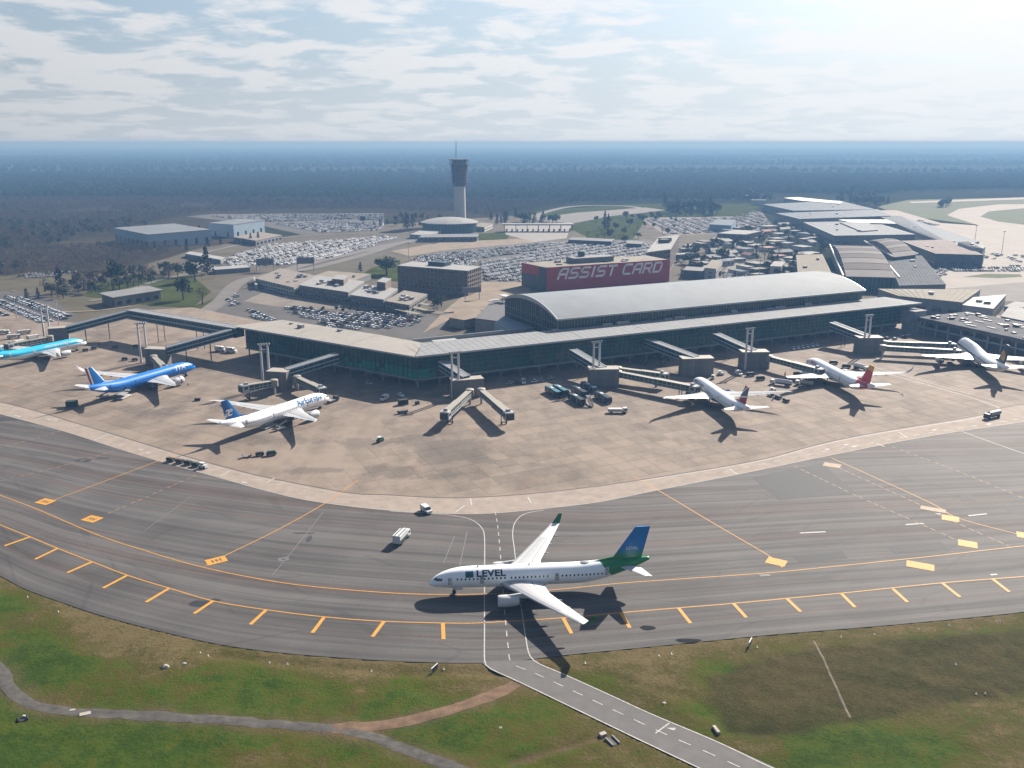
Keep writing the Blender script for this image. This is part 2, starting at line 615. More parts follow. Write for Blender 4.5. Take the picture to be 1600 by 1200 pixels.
def asphalt_material():
    m = bpy.data.materials.new('taxiway_asphalt')
    m.use_nodes = True
    nt = m.node_tree
    b = nt.nodes['Principled BSDF']
    b.inputs['Roughness'].default_value = 0.82
    b.inputs['Specular IOR Level'].default_value = 0.25
    uv = node(nt, 'ShaderNodeUVMap')
    uv.uv_map = 'lanes'
    tc = node(nt, 'ShaderNodeTexCoord')

    def noise(vec, sc, stretch, det=4, rough=0.6):
        mp = node(nt, 'ShaderNodeMapping')
        mp.inputs['Scale'].default_value = stretch
        nt.links.new(vec, mp.inputs['Vector'])
        n = node(nt, 'ShaderNodeTexNoise')
        n.inputs['Scale'].default_value = sc
        n.inputs['Detail'].default_value = det
        n.inputs['Roughness'].default_value = rough
        nt.links.new(mp.outputs[0], n.inputs['Vector'])
        return n.outputs[0]
    lanes = noise(uv.outputs[0], 1.0, (0.003, 0.22, 1), 3, 0.7)       # paving lanes along the curve
    streak = noise(uv.outputs[0], 1.0, (0.012, 0.6, 1), 5, 0.7)      # tyre-polished streaks
    blot = noise(tc.outputs['Object'], 0.035, (1, 1, 1), 5)
    grain = noise(tc.outputs['Object'], 1.6, (1, 1, 1), 5, 0.7)
    v = math_node(nt, 'MULTIPLY_ADD', lanes, 1.6, -0.80)
    v = math_node(nt, 'MULTIPLY_ADD', streak, 0.6, v)
    v = math_node(nt, 'MULTIPLY_ADD', blot, 0.65, v)
    v = math_node(nt, 'MULTIPLY_ADD', grain, 0.35, v)
    # v is centred on about 0.8; cracks sealed with bitumen
    mp = node(nt, 'ShaderNodeMapping')
    mp.inputs['Scale'].default_value = (0.018, 0.09, 1)
    nt.links.new(uv.outputs[0], mp.inputs['Vector'])
    vo = node(nt, 'ShaderNodeTexVoronoi', feature='DISTANCE_TO_EDGE')
    vo.inputs['Scale'].default_value = 1.0
    vo.inputs['Randomness'].default_value = 0.75
    nt.links.new(mp.outputs[0], vo.inputs['Vector'])
    crack = math_node(nt, 'LESS_THAN', vo.outputs['Distance'], 0.012)
    v = math_node(nt, 'MULTIPLY_ADD', crack, -0.10, v)
    r = node(nt, 'ShaderNodeValToRGB')
    e = r.color_ramp.elements
    e[0].position, e[0].color = 0.30, (0.027, 0.0265, 0.0265, 1)
    e[1].position, e[1].color = 1.0, (0.09, 0.084, 0.08, 1)
    e.new(0.6).color = (0.046, 0.0435, 0.042, 1)
    e.new(0.8).color = (0.066, 0.062, 0.0595, 1)
    nt.links.new(v, r.inputs[0])
    # brownish shoulder lanes (different surfacing)
    hue = noise(uv.outputs[0], 1.0, (0.0015, 0.09, 1), 2)
    hm = node(nt, 'ShaderNodeMapRange')
    hm.inputs['From Min'].default_value = 0.5
    hm.inputs['From Max'].default_value = 0.62
    nt.links.new(hue, hm.inputs['Value'])
    hs = math_node(nt, 'MULTIPLY', hm.outputs[0], 0.95)
    mx = node(nt, 'ShaderNodeMix', data_type='RGBA', blend_type='MULTIPLY')
    nt.links.new(hs, mx.inputs[0])
    nt.links.new(r.outputs[0], mx.inputs[6])
    mx.inputs[7].default_value = (0.92, 0.78, 0.74, 1)
    nt.links.new(mx.outputs[2], b.inputs['Base Color'])
    bp = node(nt, 'ShaderNodeBump')
    bp.inputs['Strength'].default_value = 0.25
    bp.inputs['Distance'].default_value = 0.03
    nt.links.new(grain, bp.inputs['Height'])
    nt.links.new(bp.outputs[0], b.inputs['Normal'])
    return m


ASPHALT = asphalt_material()


def ruled(name, A, B, nu, nv, z, m):
    a, La = resample(A, n=nu)
    b, Lb = resample(B, n=nu)
    vs, fs, uvs = [], [], []
    for i in range(nu):
        w = np.hypot(*(b[i] - a[i]))
        for j in range(nv):
            t = j / (nv - 1)
            p = a[i] * (1 - t) + b[i] * t
            vs.append((p[0], p[1], z))
            uvs.append((La * i / (nu - 1), w * t))
    for i in range(nu - 1):
        for j in range(nv - 1):
            q = i * nv + j
            fs.append((q, q + nv, q + nv + 1, q + 1))
    me = bpy.data.meshes.new(name)
    me.from_pydata(vs, [], fs)
    l = me.uv_layers.new(name='lanes')
    idx = np.zeros(len(me.loops), np.int32)
    me.loops.foreach_get('vertex_index', idx)
    l.data.foreach_set('uv', np.array(uvs, np.float32)[idx].ravel())
    me.materials.append(m)
    o = bpy.data.objects.new(name, me)
    COL.objects.link(o)
    return tag(o, kind='structure')


ruled('taxiway', OUTER, INNER, 150, 14, 0.0, ASPHALT)

# service road crossing the taxiway and running off over the grass
ROAD_L_PX = [(752, 1034), (758, 1040), (769, 1047), (814, 1066), (916, 1116), (997, 1155), (1090, 1200), (1200, 1252), (1330, 1316)]
ROAD_R_PX = [(838, 1031), (842, 1036), (852, 1042), (890, 1058), (960, 1089), (1020, 1116), (1122, 1159), (1204, 1196), (1330, 1255), (1440, 1310)]
ROAD_L, ROAD_R = [G(a, b) for a, b in ROAD_L_PX], [G(a, b) for a, b in ROAD_R_PX]
ROADMAT = mat('road_asphalt', (0.150, 0.143, 0.138), 0.85, var=0.16, scale=0.35, detail=8, spec=0.25)
ruled('service_road', ROAD_L, ROAD_R, 60, 4, 0.008, ROADMAT)
ROADPOLY = [(p[0], p[1]) for p in ROAD_L] + [(p[0], p[1]) for p in reversed(ROAD_R)]

# gravel perimeter path and bare earth track in the grass
PATH_PX = [(-60, 1000), (0, 1046), (12, 1072), (38, 1095), (75, 1108), (130, 1114), (250, 1122), (400, 1132), (520, 1141), (585, 1156), (640, 1176), (700, 1198), (770, 1230)]
TRACK_PX = [(520, 1141), (585, 1138), (640, 1129), (700, 1113), (750, 1096), (790, 1078), (806, 1068)]
PATH, TRACK = [G(a, b) for a, b in PATH_PX], [G(a, b) for a, b in TRACK_PX]
OUT2 = [(p[0], p[1]) for p in OUTER]
TAXIPOLY = OUT2 + [(p[0], p[1]) for p in reversed(INNER)]


def smooth(a, b, v):
    t = np.clip((v - a) / (b - a), 0, 1)
    return t * t * (3 - 2 * t)


# earth ditch left of the road mouth, drain right of the road
DITCH = [G(a, b) for a, b in ((800, 1192), (850, 1178), (900, 1163), (938, 1150))]
SWALE = [G(a, b) for a, b in ((330, 1023), (450, 1036), (560, 1046), (640, 1052), (720, 1050), (775, 1052))]
SWALE2 = [G(a, b) for a, b in ((905, 1040), (960, 1062), (1020, 1078), (1080, 1092), (1118, 1120), (1135, 1140), (1200, 1146))]


def grass_height(x, y):
    x, y = np.asarray(x, float), np.asarray(y, float)
    d = dist_line(OUT2, x, y)
    d2 = np.minimum(dist_line(ROAD_L, x, y), dist_line(ROAD_R, x, y))
    w = smooth(0.6, 9, d) * smooth(0.5, 6, d2)
    h = (fbm(x, y, 16, 4, 3) - 0.5) * 1.3 + (fbm(x, y, 3.0, 3, 9) - 0.5) * 0.45
    h = h * w - 0.06 + 0.32 * w
    h = h - 0.5 * np.exp(-(dist_line(DITCH, x, y) / 1.3) ** 2)
    h = h - 0.42 * np.exp(-(dist_line(SWALE, x, y) / 1.6) ** 2) * smooth(0.5, 3, d)
    h = h - 0.25 * np.exp(-(dist_line(SWALE2, x, y) / 1.4) ** 2)
    ins = inside(TAXIPOLY, x, y) | inside(ROADPOLY, x, y)
    return np.where(ins, -0.25, np.maximum(h, -0.36))


def grass_field():
    xs = np.arange(-215, 235, 0.9)
    ys = np.arange(112, 262, 0.9)
    X, Y = np.meshgrid(xs, ys)
    Z = grass_height(X, Y)
    d = dist_line(OUT2, X, Y)
    dry = fbm(X, Y, 22, 5, 21)
    dry2 = fbm(X * 0.55, Y * 1.6, 9, 4, 33)
    edge = np.exp(-(d / 7.0) ** 2)
    t = 0.9 * (dry - 0.5) + 0.8 * (dry2 - 0.5) + 0.42 * edge + 0.42
    right = smooth(12, 30, X)
    t = t + 0.16 * right
    for (cx, cy, r, a) in ((75, 1015, 9, -0.3), (60, 1040, 9, -0.25), (330, 1095, 16, -0.25), (450, 1090, 12, -0.28), (560, 1085, 10, -0.2), (130, 990, 9, 0.3), (160, 1000, 8, 0.3),
                           (40, 1170, 8, -0.15), (300, 1165, 12, -0.2), (450, 1185, 9, 0.12), (1400, 1165, 9, -0.42), (1480, 1160, 8, -0.35), (1300, 1170, 7, -0.3), (1560, 1150, 6, 0.1),
                           (700, 1150, 10, -0.12), (740, 1060, 7, 0.18), (560, 1082, 2.5, 0.5), (850, 1170, 8, -0.1), (1000, 1045, 8, 0.1), (1180, 1045, 9, 0.0)):
        g = G(cx, cy)
        t = t + a * np.exp(-(((X - g.x) / r) ** 2 + ((Y - g.y) / (r * 0.8)) ** 2))
    marsh_poly = [G(a, b) for a, b in ((1105, 1060), (1240, 1020), (1420, 1000), (1700, 970), (1700, 1060), (1600, 1083), (1450, 1110), (1330, 1130), (1250, 1146), (1180, 1150), (1130, 1143), (1118, 1110))]
    md = dist_line(marsh_poly, X, Y, True)
    mi = inside(marsh_poly, X, Y)
    wob = (fbm(X, Y, 6, 3, 55) - 0.5) * 4
    marsh = np.clip(0.5 + (np.where(mi, md, -md) + wob) / 3.0, 0, 1)
    earth = np.exp(-(dist_line(TRACK, X, Y) / 2.6) ** 2) * 0.8 + 0.75 * np.exp(-(dist_line(PATH, X, Y) / 2.7) ** 2)
    earth = earth + 0.8 * np.exp(-(dist_line(DITCH, X, Y) / 0.9) ** 2)
    earth = np.clip(earth + (fbm(X, Y, 4, 3, 77) - 0.5) * 0.9 * (earth > 0.08), 0, 1)
    ny, nx = X.shape
    idx = np.arange(nx * ny).reshape(ny, nx)
    q = np.stack([idx[:-1, :-1], idx[:-1, 1:], idx[1:, 1:], idx[1:, :-1]], -1).reshape(-1, 4)
    ok = ~((inside(TAXIPOLY, X, Y) & (d > 2)).ravel()[q].all(1)) & ((Y.ravel()[q] < 250).all(1))
    beyond = ((Y - np.interp(X, [p[0] for p in OUT2], [p[1] for p in OUT2])) > 3).ravel()
    ok &= ~beyond[q].all(1)
    q = q[ok]
    me = bpy.data.meshes.new('grass_field')
    me.from_pydata(np.stack([X.ravel(), Y.ravel(), Z.ravel()], 1).tolist(), [], q.tolist())
    at = me.attributes.new('cover', 'FLOAT_COLOR', 'POINT')
    c = np.stack([np.clip(t, 0, 1).ravel(), marsh.ravel(), earth.ravel(), np.ones(nx * ny)], 1).astype(np.float32)
    at.data.foreach_set('color', c.ravel())
    me.polygons.foreach_set('use_smooth', [True] * len(me.polygons))
    m = bpy.data.materials.new('rough_grass')
    m.use_nodes = True
    nt = m.node_tree
    b = nt.nodes['Principled BSDF']
    b.inputs['Roughness'].default_value = 0.95
    b.inputs['Specular IOR Level'].default_value = 0.1
    an = node(nt, 'ShaderNodeAttribute', attribute_name='cover')
    sp = node(nt, 'ShaderNodeSeparateColor')
    nt.links.new(an.outputs['Color'], sp.inputs[0])
    tc = node(nt, 'ShaderNodeTexCoord')

    def nz(sc, det=6, rough=0.65):
        n = node(nt, 'ShaderNodeTexNoise')
        n.inputs['Scale'].default_value = sc
        n.inputs['Detail'].default_value = det
        n.inputs['Roughness'].default_value = rough
        nt.links.new(tc.outputs['Object'], n.inputs['Vector'])
        return n.outputs[0]
    a1, a2 = nz(0.22, 7, 0.7), nz(1.1, 7, 0.8)
    tt = math_node(nt, 'ADD', sp.outputs[0], math_node(nt, 'MULTIPLY_ADD', a1, 1.6, -0.82))
    tt = math_node(nt, 'ADD', tt, math_node(nt, 'MULTIPLY_ADD', a2, 1.9, -0.95))
    r = node(nt, 'ShaderNodeValToRGB')
    e = r.color_ramp.elements
    e[0].position, e[0].color = 0.0, (0.02478, 0.048, 0.0013, 1)
    e[1].position, e[1].color = 1.0, (0.1057, 0.08064, 0.0336, 1)
    e.new(0.16).color = (0.0354, 0.0624, 0.0016, 1)
    e.new(0.3).color = (0.0472, 0.0648, 0.0022, 1)
    e.new(0.5).color = (0.05546, 0.0534, 0.005, 1)
    e.new(0.75).color = (0.06986, 0.0576, 0.0168, 1)
    nt.links.new(tt, r.inputs[0])
    r2 = node(nt, 'ShaderNodeValToRGB')
    e = r2.color_ramp.elements
    e[0].position, e[0].color = 0.25, (0.02832, 0.0288, 0.0032, 1)
    e[1].position, e[1].color = 0.85, (0.05664, 0.04416, 0.0128, 1)
    nt.links.new(tt, r2.inputs[0])
    mx = node(nt, 'ShaderNodeMix', data_type='RGBA')
    nt.links.new(sp.outputs[1], mx.inputs[0])
    nt.links.new(r.outputs[0], mx.inputs[6])
    nt.links.new(r2.outputs[0], mx.inputs[7])
    mx2 = node(nt, 'ShaderNodeMix', data_type='RGBA')
    nt.links.new(sp.outputs[2], mx2.inputs[0])
    nt.links.new(mx.outputs[2], mx2.inputs[6])
    mx2.inputs[7].default_value = (0.0944, 0.06528, 0.0352, 1)
    nt.links.new(mx2.outputs[2], b.inputs['Base Color'])
    bp = node(nt, 'ShaderNodeBump')
    bp.inputs['Strength'].default_value = 0.9
    bp.inputs['Distance'].default_value = 0.6
    nt.links.new(a2, bp.inputs['Height'])
    nt.links.new(bp.outputs[0], b.inputs['Normal'])
    me.materials.append(m)
    o = bpy.data.objects.new('grass_field', me)
    COL.objects.link(o)
    tag(o, kind='structure')
    return X, Y, Z, t, marsh, earth, d


GR = grass_field()


def gh1(x, y):
    return float(grass_height(np.array([x]), np.array([y]))[0])


def drape(name, pts, width, m, lift=0.05, jitter=0.25, nv=5):
    A, L = resample(pts, step=0.8)
    d = np.gradient(A, axis=0)
    d /= np.maximum(np.hypot(d[:, 0], d[:, 1]), 1e-9)[:, None]
    nr = np.stack([-d[:, 1], d[:, 0]], 1)
    n = len(A)
    w = width * (1 + jitter * 2 * (fbm(np.arange(n) * 0.8, np.zeros(n), 5, 3, 5) - 0.5))
    w2 = width * (1 + jitter * 2 * (fbm(np.arange(n) * 0.8, np.zeros(n) + 50, 4, 3, 6) - 0.5))
    vs, fs = [], []
    T = np.linspace(-1, 1, nv)
    for j, t in enumerate(T):
        ww = np.where(t < 0, w, w2) * t / 2
        P = A + nr * ww[:, None]
        z = np.maximum(grass_height(P[:, 0], P[:, 1]), -0.05) + lift * (1 - abs(t) ** 4) + 0.03
        vs.append(np.column_stack([P, z]))
    V = np.stack(vs, 1).reshape(-1, 3)
    for i in range(n - 1):
        for j in range(nv - 1):
            q = i * nv + j
            fs.append((q, q + 1, q + nv + 1, q + nv))
    me = bpy.data.meshes.new(name)
    me.from_pydata(V.tolist(), [], fs)
    me.materials.append(m)
    o = bpy.data.objects.new(name, me)
    COL.objects.link(o)
    return tag(o, kind='structure')


drape('gravel_path', PATH, 2.8, mat('gravel_path', (0.115, 0.108, 0.098), 0.95, var=0.35, scale=0.6, detail=9, spec=0.1))
drape('earth_track', TRACK, 3.4, mat('earth_track', (0.19, 0.125, 0.082), 0.95, var=0.35, scale=0.5, detail=9, spec=0.1), nv=5)
drape('drain_strip', [G(1271, 1002), G(1290, 1040), (G(1310, 1085)), G(1328, 1124)], 0.55, mat('drain_strip', (0.20, 0.17, 0.13), 0.95, var=0.3, scale=1.0, spec=0.1))


# ------------------------------------------------------------------ concrete apron with its slabs
APRON_BACK = [G(a, b) for a, b in ((1950, 560), (1700, 520), (1600, 500), (1430, 470), (1300, 480), (900, 510), (640, 540), (400, 500), (300, 480), (200, 487), (120, 505), (70, 500), (0, 480), (-260, 470))]
APRON = [(p[0], p[1]) for p in INNER] + [(p[0], p[1]) for p in APRON_BACK]


def concrete_material():
    m = bpy.data.materials.new('apron_concrete')
    m.use_nodes = True
    nt = m.node_tree
    b = nt.nodes['Principled BSDF']
    b.inputs['Roughness'].default_value = 0.88
    b.inputs['Specular IOR Level'].default_value = 0.25
    geo = node(nt, 'ShaderNodeNewGeometry')
    oi = node(nt, 'ShaderNodeObjectInfo')

    def nz(sc, det=5, stretch=(1, 1, 1), rough=0.6, rot=0):
        mp = node(nt, 'ShaderNodeMapping')
        mp.inputs['Scale'].default_value = stretch
        mp.inputs['Rotation'].default_value = (0, 0, rot)
        nt.links.new(geo.outputs['Position'], mp.inputs['Vector'])
        n = node(nt, 'ShaderNodeTexNoise')
        n.inputs['Scale'].default_value = sc
        n.inputs['Detail'].default_value = det
        n.inputs['Roughness'].default_value = rough
        nt.links.new(mp.outputs[0], n.inputs['Vector'])
        return n.outputs[0]
    big, mid, fine = nz(0.018, 4), nz(0.11, 5), nz(1.2, 6, rough=0.7)
    at = node(nt, 'ShaderNodeAttribute', attribute_name='tone')
    rnd = math_node(nt, 'ADD', at.outputs['Fac'], oi.outputs['Random'])
    rnd = math_node(nt, 'FRACT', rnd)
    v = math_node(nt, 'MULTIPLY_ADD', big, 0.9, -0.32)
    v = math_node(nt, 'MULTIPLY_ADD', mid, 0.85, math_node(nt, 'ADD', v, -0.07))
    v = math_node(nt, 'MULTIPLY_ADD', fine, 0.45, math_node(nt, 'ADD', v, -0.08))
    ray = nz(0.09, 4, (1.0, 0.12, 1), 0.6, 0.35)
    v = math_node(nt, 'MULTIPLY_ADD', ray, 0.8, math_node(nt, 'ADD', v, -0.33))
    v = math_node(nt, 'MULTIPLY_ADD', rnd, 0.26, math_node(nt, 'ADD', v, -0.055))
    r = node(nt, 'ShaderNodeValToRGB')
    e = r.color_ramp.elements
    e[0].position, e[0].color = 0.25, (0.07627, 0.06024, 0.04819, 1)
    e[1].position, e[1].color = 1.05 if False else 1.0, (0.1967, 0.1569, 0.1241, 1)
    e.new(0.5).color = (0.1125, 0.09038, 0.07229, 1)
    e.new(0.72).color = (0.1461, 0.1167, 0.09201, 1)
    nt.links.new(v, r.inputs[0])
    # oil and rubber stains
    # places where engines and spills have blackened or reddened the concrete
    def spot(px, py, rx, ry, k):
        g = G(px, py)
        d = node(nt, 'ShaderNodeVectorMath', operation='SUBTRACT')
        nt.links.new(geo.outputs['Position'], d.inputs[0])
        d.inputs[1].default_value = (g.x, g.y, 0)
        e = node(nt, 'ShaderNodeVectorMath', operation='MULTIPLY')
        nt.links.new(d.outputs[0], e.inputs[0])
        e.inputs[1].default_value = (1 / rx, 1 / ry, 0)
        ln = node(nt, 'ShaderNodeVectorMath', operation='LENGTH')
        nt.links.new(e.outputs[0], ln.inputs[0])
        f = math_node(nt, 'SUBTRACT', 1.0, ln.outputs['Value'], clamp=True)
        return math_node(nt, 'MULTIPLY', f, k)
    spots = None
    for s in ((690, 708, 14, 18, 1.1), (650, 690, 14, 12, .8), (735, 700, 14, 22, .8), (600, 735, 14, 10, .5), (560, 690, 20, 10, .6), (430, 690, 26, 12, .6), (250, 640, 30, 14, .5), (150, 600, 30, 16, .5), (770, 640, 22, 10, .5), (480, 735, 20, 6, .6), (390, 640, 26, 20, .5), (670, 745, 30, 8, .5)):
        q = spot(*s)
        spots = q if spots is None else math_node(nt, 'ADD', spots, q)
    st = math_node(nt, 'ADD', nz(0.05, 6, (1, 1, 1), 0.7), math_node(nt, 'MULTIPLY', spots, nz(0.35, 5, (1, .35, 1), .7, .6)))
    sm = node(nt, 'ShaderNodeMapRange', interpolation_type='SMOOTHSTEP')
    sm.inputs['From Min'].default_value = 0.58
    sm.inputs['From Max'].default_value = 0.72
    nt.links.new(st, sm.inputs['Value'])
    sf = math_node(nt, 'MULTIPLY', sm.outputs[0], 0.5)
    mx = node(nt, 'ShaderNodeMix', data_type='RGBA')
    nt.links.new(sf, mx.inputs[0])
    nt.links.new(r.outputs[0], mx.inputs[6])
    mx.inputs[7].default_value = (0.0624, 0.0536, 0.048, 1)
    # rust-coloured patches
    ru = nz(0.033, 5, (1.3, 0.8, 1))
    rm = node(nt, 'ShaderNodeMapRange', interpolation_type='SMOOTHSTEP')
    rm.inputs['From Min'].default_value = 0.60
    rm.inputs['From Max'].default_value = 0.74
    nt.links.new(ru, rm.inputs['Value'])
    rf = math_node(nt, 'MULTIPLY', rm.outputs[0], 0.45)
    mx2 = node(nt, 'ShaderNodeMix', data_type='RGBA')
    nt.links.new(rf, mx2.inputs[0])
    nt.links.new(mx.outputs[2], mx2.inputs[6])
    mx2.inputs[7].default_value = (0.152, 0.0896, 0.0576, 1)
    nt.links.new(mx2.outputs[2], b.inputs['Base Color'])
    return m


CONCRETE = concrete_material()
apron = sheet('concrete_apron', None, 0.0, CONCRETE, world_pts=APRON)


def concrete_slabs():
    """cast slabs laid in rays that fan out from the bend of the pier; the 300 largest in view are parts, the rest one part"""
    cx, cy = -46.0, 470.0
    border = [(p[0], p[1]) for p in [G(a, b) for a, b in ((-260, 572), (0, 628), (125, 663), (250, 701), (322, 722), (412, 745), (544, 770), (600, 773), (700, 778), (800, 774), (900, 764), (1000, 750), (1180, 720), (1285, 693), (1375, 675), (1525, 650), (1600, 632), (1950, 590))]]
    keep_in = border + [(p[0], p[1]) for p in APRON_BACK]
    cells = []
    # three sectors: left field, fan, right field
    le, re_ = Vector((0.901, 0.434)), Vector((-0.83, 0.558))
    for sec in range(2):
        if sec == 0:
            u, o = Vector((0.901, 0.434)), Vector((-46.2, 413.8))
            n = Vector((0.434, -0.901))
        else:
            u, o = Vector((-0.83, 0.558)), Vector((-46.2, 413.8))
            n = Vector((-0.558, -0.83))
        for i in range(-14 if sec == 0 else 0, 46):
            for j in range(-3, 22):
                w, h = 7.5, 7.5
                c = o + u * (i * w + w / 2) + n * (j * h + h / 2)
                # the fan: split the wedge between the two fields along the bisector
                bis = c.x - o.x
                if sec == 0 and (c.x - o.x) < -0.12 * (o.y - c.y):
                    continue
                if sec == 1 and (c.x - o.x) > -0.12 * (o.y - c.y) - 6:
                    continue
                cells.append((c, u, n, w, h))
    P = np.array([(c.x, c.y) for c, *_ in cells])
    ok = inside(keep_in, P[:, 0], P[:, 1])
    for sx in (-.5, .5):
        for sy in (-.5, .5):
            q = np.array([(c + u * (w * sx) + n * (h * sy))[:] for c, u, n, w, h in cells])
            ok &= inside(keep_in, q[:, 0], q[:, 1])
    cells = [c for c, k in zip(cells, ok) if k]
    vis = [(c[0].x ** 2 + c[0].y ** 2, c) for c in cells if abs(c[0].x) < 0.57 * (c[0].y + 30)]
    vis.sort(key=lambda t: t[0])
    first = [c for _, c in vis[:300]]
    ids = set(id(c[0]) for c in first)
    rest = [c for c in cells if id(c[0]) not in ids]
    src = MB()
    g = 0.13
    src.box((0, 0, -0.02), (7.5 - g, 7.5 - g, 0.05), taper=(0.996, 0.996))
    me = None
    for k, (c, u, n, w, h) in enumerate(first):
        a = math.atan2(u.y, u.x)
        if me is None:
            o = src.build('concrete_slab', CONCRETE, apron, loc=(c.x, c.y, 0), rz=a)
            me = o
        else:
            o = inst(me, 'concrete_slab', apron, (c.x, c.y, random.uniform(-0.004, 0.004)), a)
    mb = MB()
    tone = []
    for (c, u, n, w, h) in rest:
        mb.box((c.x, c.y, -0.02), (w - g, h - g, 0.05), rz=math.atan2(u.y, u.x))
        tone += [random.random()] * 8
    o = mb.build('far_slabs', CONCRETE, apron)
    at = o.data.attributes.new('tone', 'FLOAT', 'POINT')
    at.data.foreach_set('value', tone)
    o['kind'] = 'stuff'
    return border


BORDER = concrete_slabs()
ZM = 0.05
# pale edge strip of the apron (a separate paving), with a dark slot drain
STRIP = mat('edge_strip_concrete', (0.37, 0.31, 0.26), 0.88, var=0.22, scale=0.22, detail=8, spec=0.2)
strip_in = [(p[0], p[1]) for p in INNER]
ruled('edge_strip', [Vector((p[0], p[1], 0)) for p in INNER], [Vector((p[0], p[1], 0)) for p in BORDER], 150, 4, 0.035, STRIP)
mb = MB()
ribbon(mb, BORDER, 0.55, 0.06)
tag(mb.build('slot_drain', mat('slot_drain', (0.075, 0.062, 0.052), 0.9, var=0.3, scale=0.5)), kind='structure')

# ------------------------------------------------------------------ painted markings
def paint(name, col, wear=0.35, scale=1.2):
    """worn road paint: the surface shows through in scuffs"""
    m = bpy.data.materials.new(name)
    m.use_nodes = True
    nt = m.node_tree
    b = nt.nodes['Principled BSDF']
    b.inputs['Roughness'].default_value = 0.75
    geo = node(nt, 'ShaderNodeNewGeometry')
    n = node(nt, 'ShaderNodeTexNoise')
    n.inputs['Scale'].default_value = scale
    n.inputs['Detail'].default_value = 8
    n.inputs['Roughness'].default_value = 0.75
    nt.links.new(geo.outputs['Position'], n.inputs['Vector'])
    mr = node(nt, 'ShaderNodeMapRange')
    mr.inputs['From Min'].default_value = 0.35
    mr.inputs['From Max'].default_value = 0.65
    mr.inputs['To Max'].default_value = wear
    nt.links.new(n.outputs[0], mr.inputs['Value'])
    mx = node(nt, 'ShaderNodeMix', data_type='RGBA')
    nt.links.new(mr.outputs[0], mx.inputs[0])
    mx.inputs[6].default_value = (*col, 1)
    mx.inputs[7].default_value = (0.056, 0.0536, 0.0512, 1)
    nt.links.new(mx.outputs[2], b.inputs['Base Color'])
    MATS[name] = m
    return m


YEL = paint('yellow_marking', (0.42, 0.195, 0.013), 0.45)
YEL2 = paint('faded_yellow_marking', (0.28, 0.165, 0.05), 0.65)
YBOX = paint('yellow_box_marking', (0.46, 0.215, 0.009), 0.25, 0.8)
WHT = paint('white_marking', (0.40, 0.39, 0.375), 0.55)
BLKP = paint('black_marking', (0.03, 0.03, 0.03), 0.3)
BITU = mat('bitumen_patch', (0.047, 0.048, 0.050), 0.8, var=0.15, scale=0.4, spec=0.3)


def line(name, px, width, m=YEL, z=ZM, dash=None, step=2.0, pts=None):
    mb = MB()
    ribbon(mb, pts if pts else [G(a, b) for a, b in px], width, z, step, dash)
    return tag(mb.build(name, m), kind='structure')


CL_PX = [(-60, 752), (0, 774), (56, 795), (150, 835), (225, 860), (319, 887), (450, 912), (600, 926), (700, 929), (790, 927), (873, 921), (974, 911), (1060, 905), (1202, 895), (1325, 883), (1450, 870), (1600, 853), (1700, 842)]
EL_PX = [(-60, 793), (0, 820), (47, 839), (90, 857), (144, 878), (199, 899), (270, 921), (337, 940), (416, 953), (506, 964), (600, 971), (715, 974), (758, 973), (873, 966), (1000, 955), (1060, 950), (1146, 943), (1315, 927), (1472, 911), (1600, 901), (1700, 892)]
line('taxi_centre_line', CL_PX, 0.42, YEL)
line('taxi_edge_line', EL_PX, 0.45, YEL)
mb = MB()
TICKS = [((-8, 818), (-50, 836)), ((47, 839), (7, 853)), ((90, 857), (55, 874)), ((144, 878), (105, 895)), ((199, 899), (161, 919)), ((265, 919), (228, 941)), ((333, 939), (303, 959)), ((416, 953), (391, 976)), ((506, 965), (488, 989)),
         ((600, 971), (582, 995)), ((692, 974), (693, 999)), ((880, 966), (893, 990)), ((970, 957), (984, 981)), ((1060, 950), (1079, 974)), ((1146, 943), (1166, 965)), ((1230, 936), (1251, 956)), ((1315, 928), (1336, 949)),
         ((1395, 920), (1418, 941)), ((1472, 911), (1500, 933)), ((1550, 904), (1577, 925)), ((1628, 898), (1655, 917))]
tk = None
for a, b in TICKS:
    mb = MB()
    ribbon(mb, [G(*a), G(*b)], 0.95, ZM + 0.004, 1.0)
    o = mb.build('edge_tick_marking', YBOX)
    tag(o, kind='structure')
# stand lead-in lines
line('lead_in_line', [(300, 700), (240, 723), (150, 757), (85, 781)], 0.4)
line('lead_in_line', [(560, 750), (505, 788), (430, 830), (352, 868), (322, 884)], 0.42)
line('lead_in_line', [(990, 745), (1028, 766), (1115, 818), (1202, 869), (1222, 887)], 0.42)
line('lead_in_line', [(1300, 716), (1450, 784), (1495, 809), (1594, 836), (1680, 860)], 0.42, YEL)
line('lead_in_line', [(1290, 722), (1440, 790), (1470, 806), (1577, 854)], 0.4, YEL2, dash=(2.0, 1.2))
line('lead_in_line', [(1240, 728), (1350, 780), (1450, 824), (1525, 858)], 0.4, YEL2, dash=(1.9, 1.3))
line('lead_in_line', [(1394, 698), (1500, 738), (1600, 779), (1680, 812)], 0.4, YEL2, dash=(1.9, 1.3))
line('lead_in_line', [(1502, 674), (1600, 709), (1700, 742)], 0.4, WHT)
line('lead_in_line', [(319, 737), (230, 776), (161, 806)], 0.4, YEL2, dash=(1.8, 1.3))
line('lead_in_line', [(215, 684), (187, 701), (90, 730), (0, 752), (-60, 766)], 0.4, YEL2, dash=(1.8, 1.3))
line('lead_in_line', [(120, 662), (90, 675), (0, 700), (-60, 715)], 0.4, YEL2, dash=(1.8, 1.3))
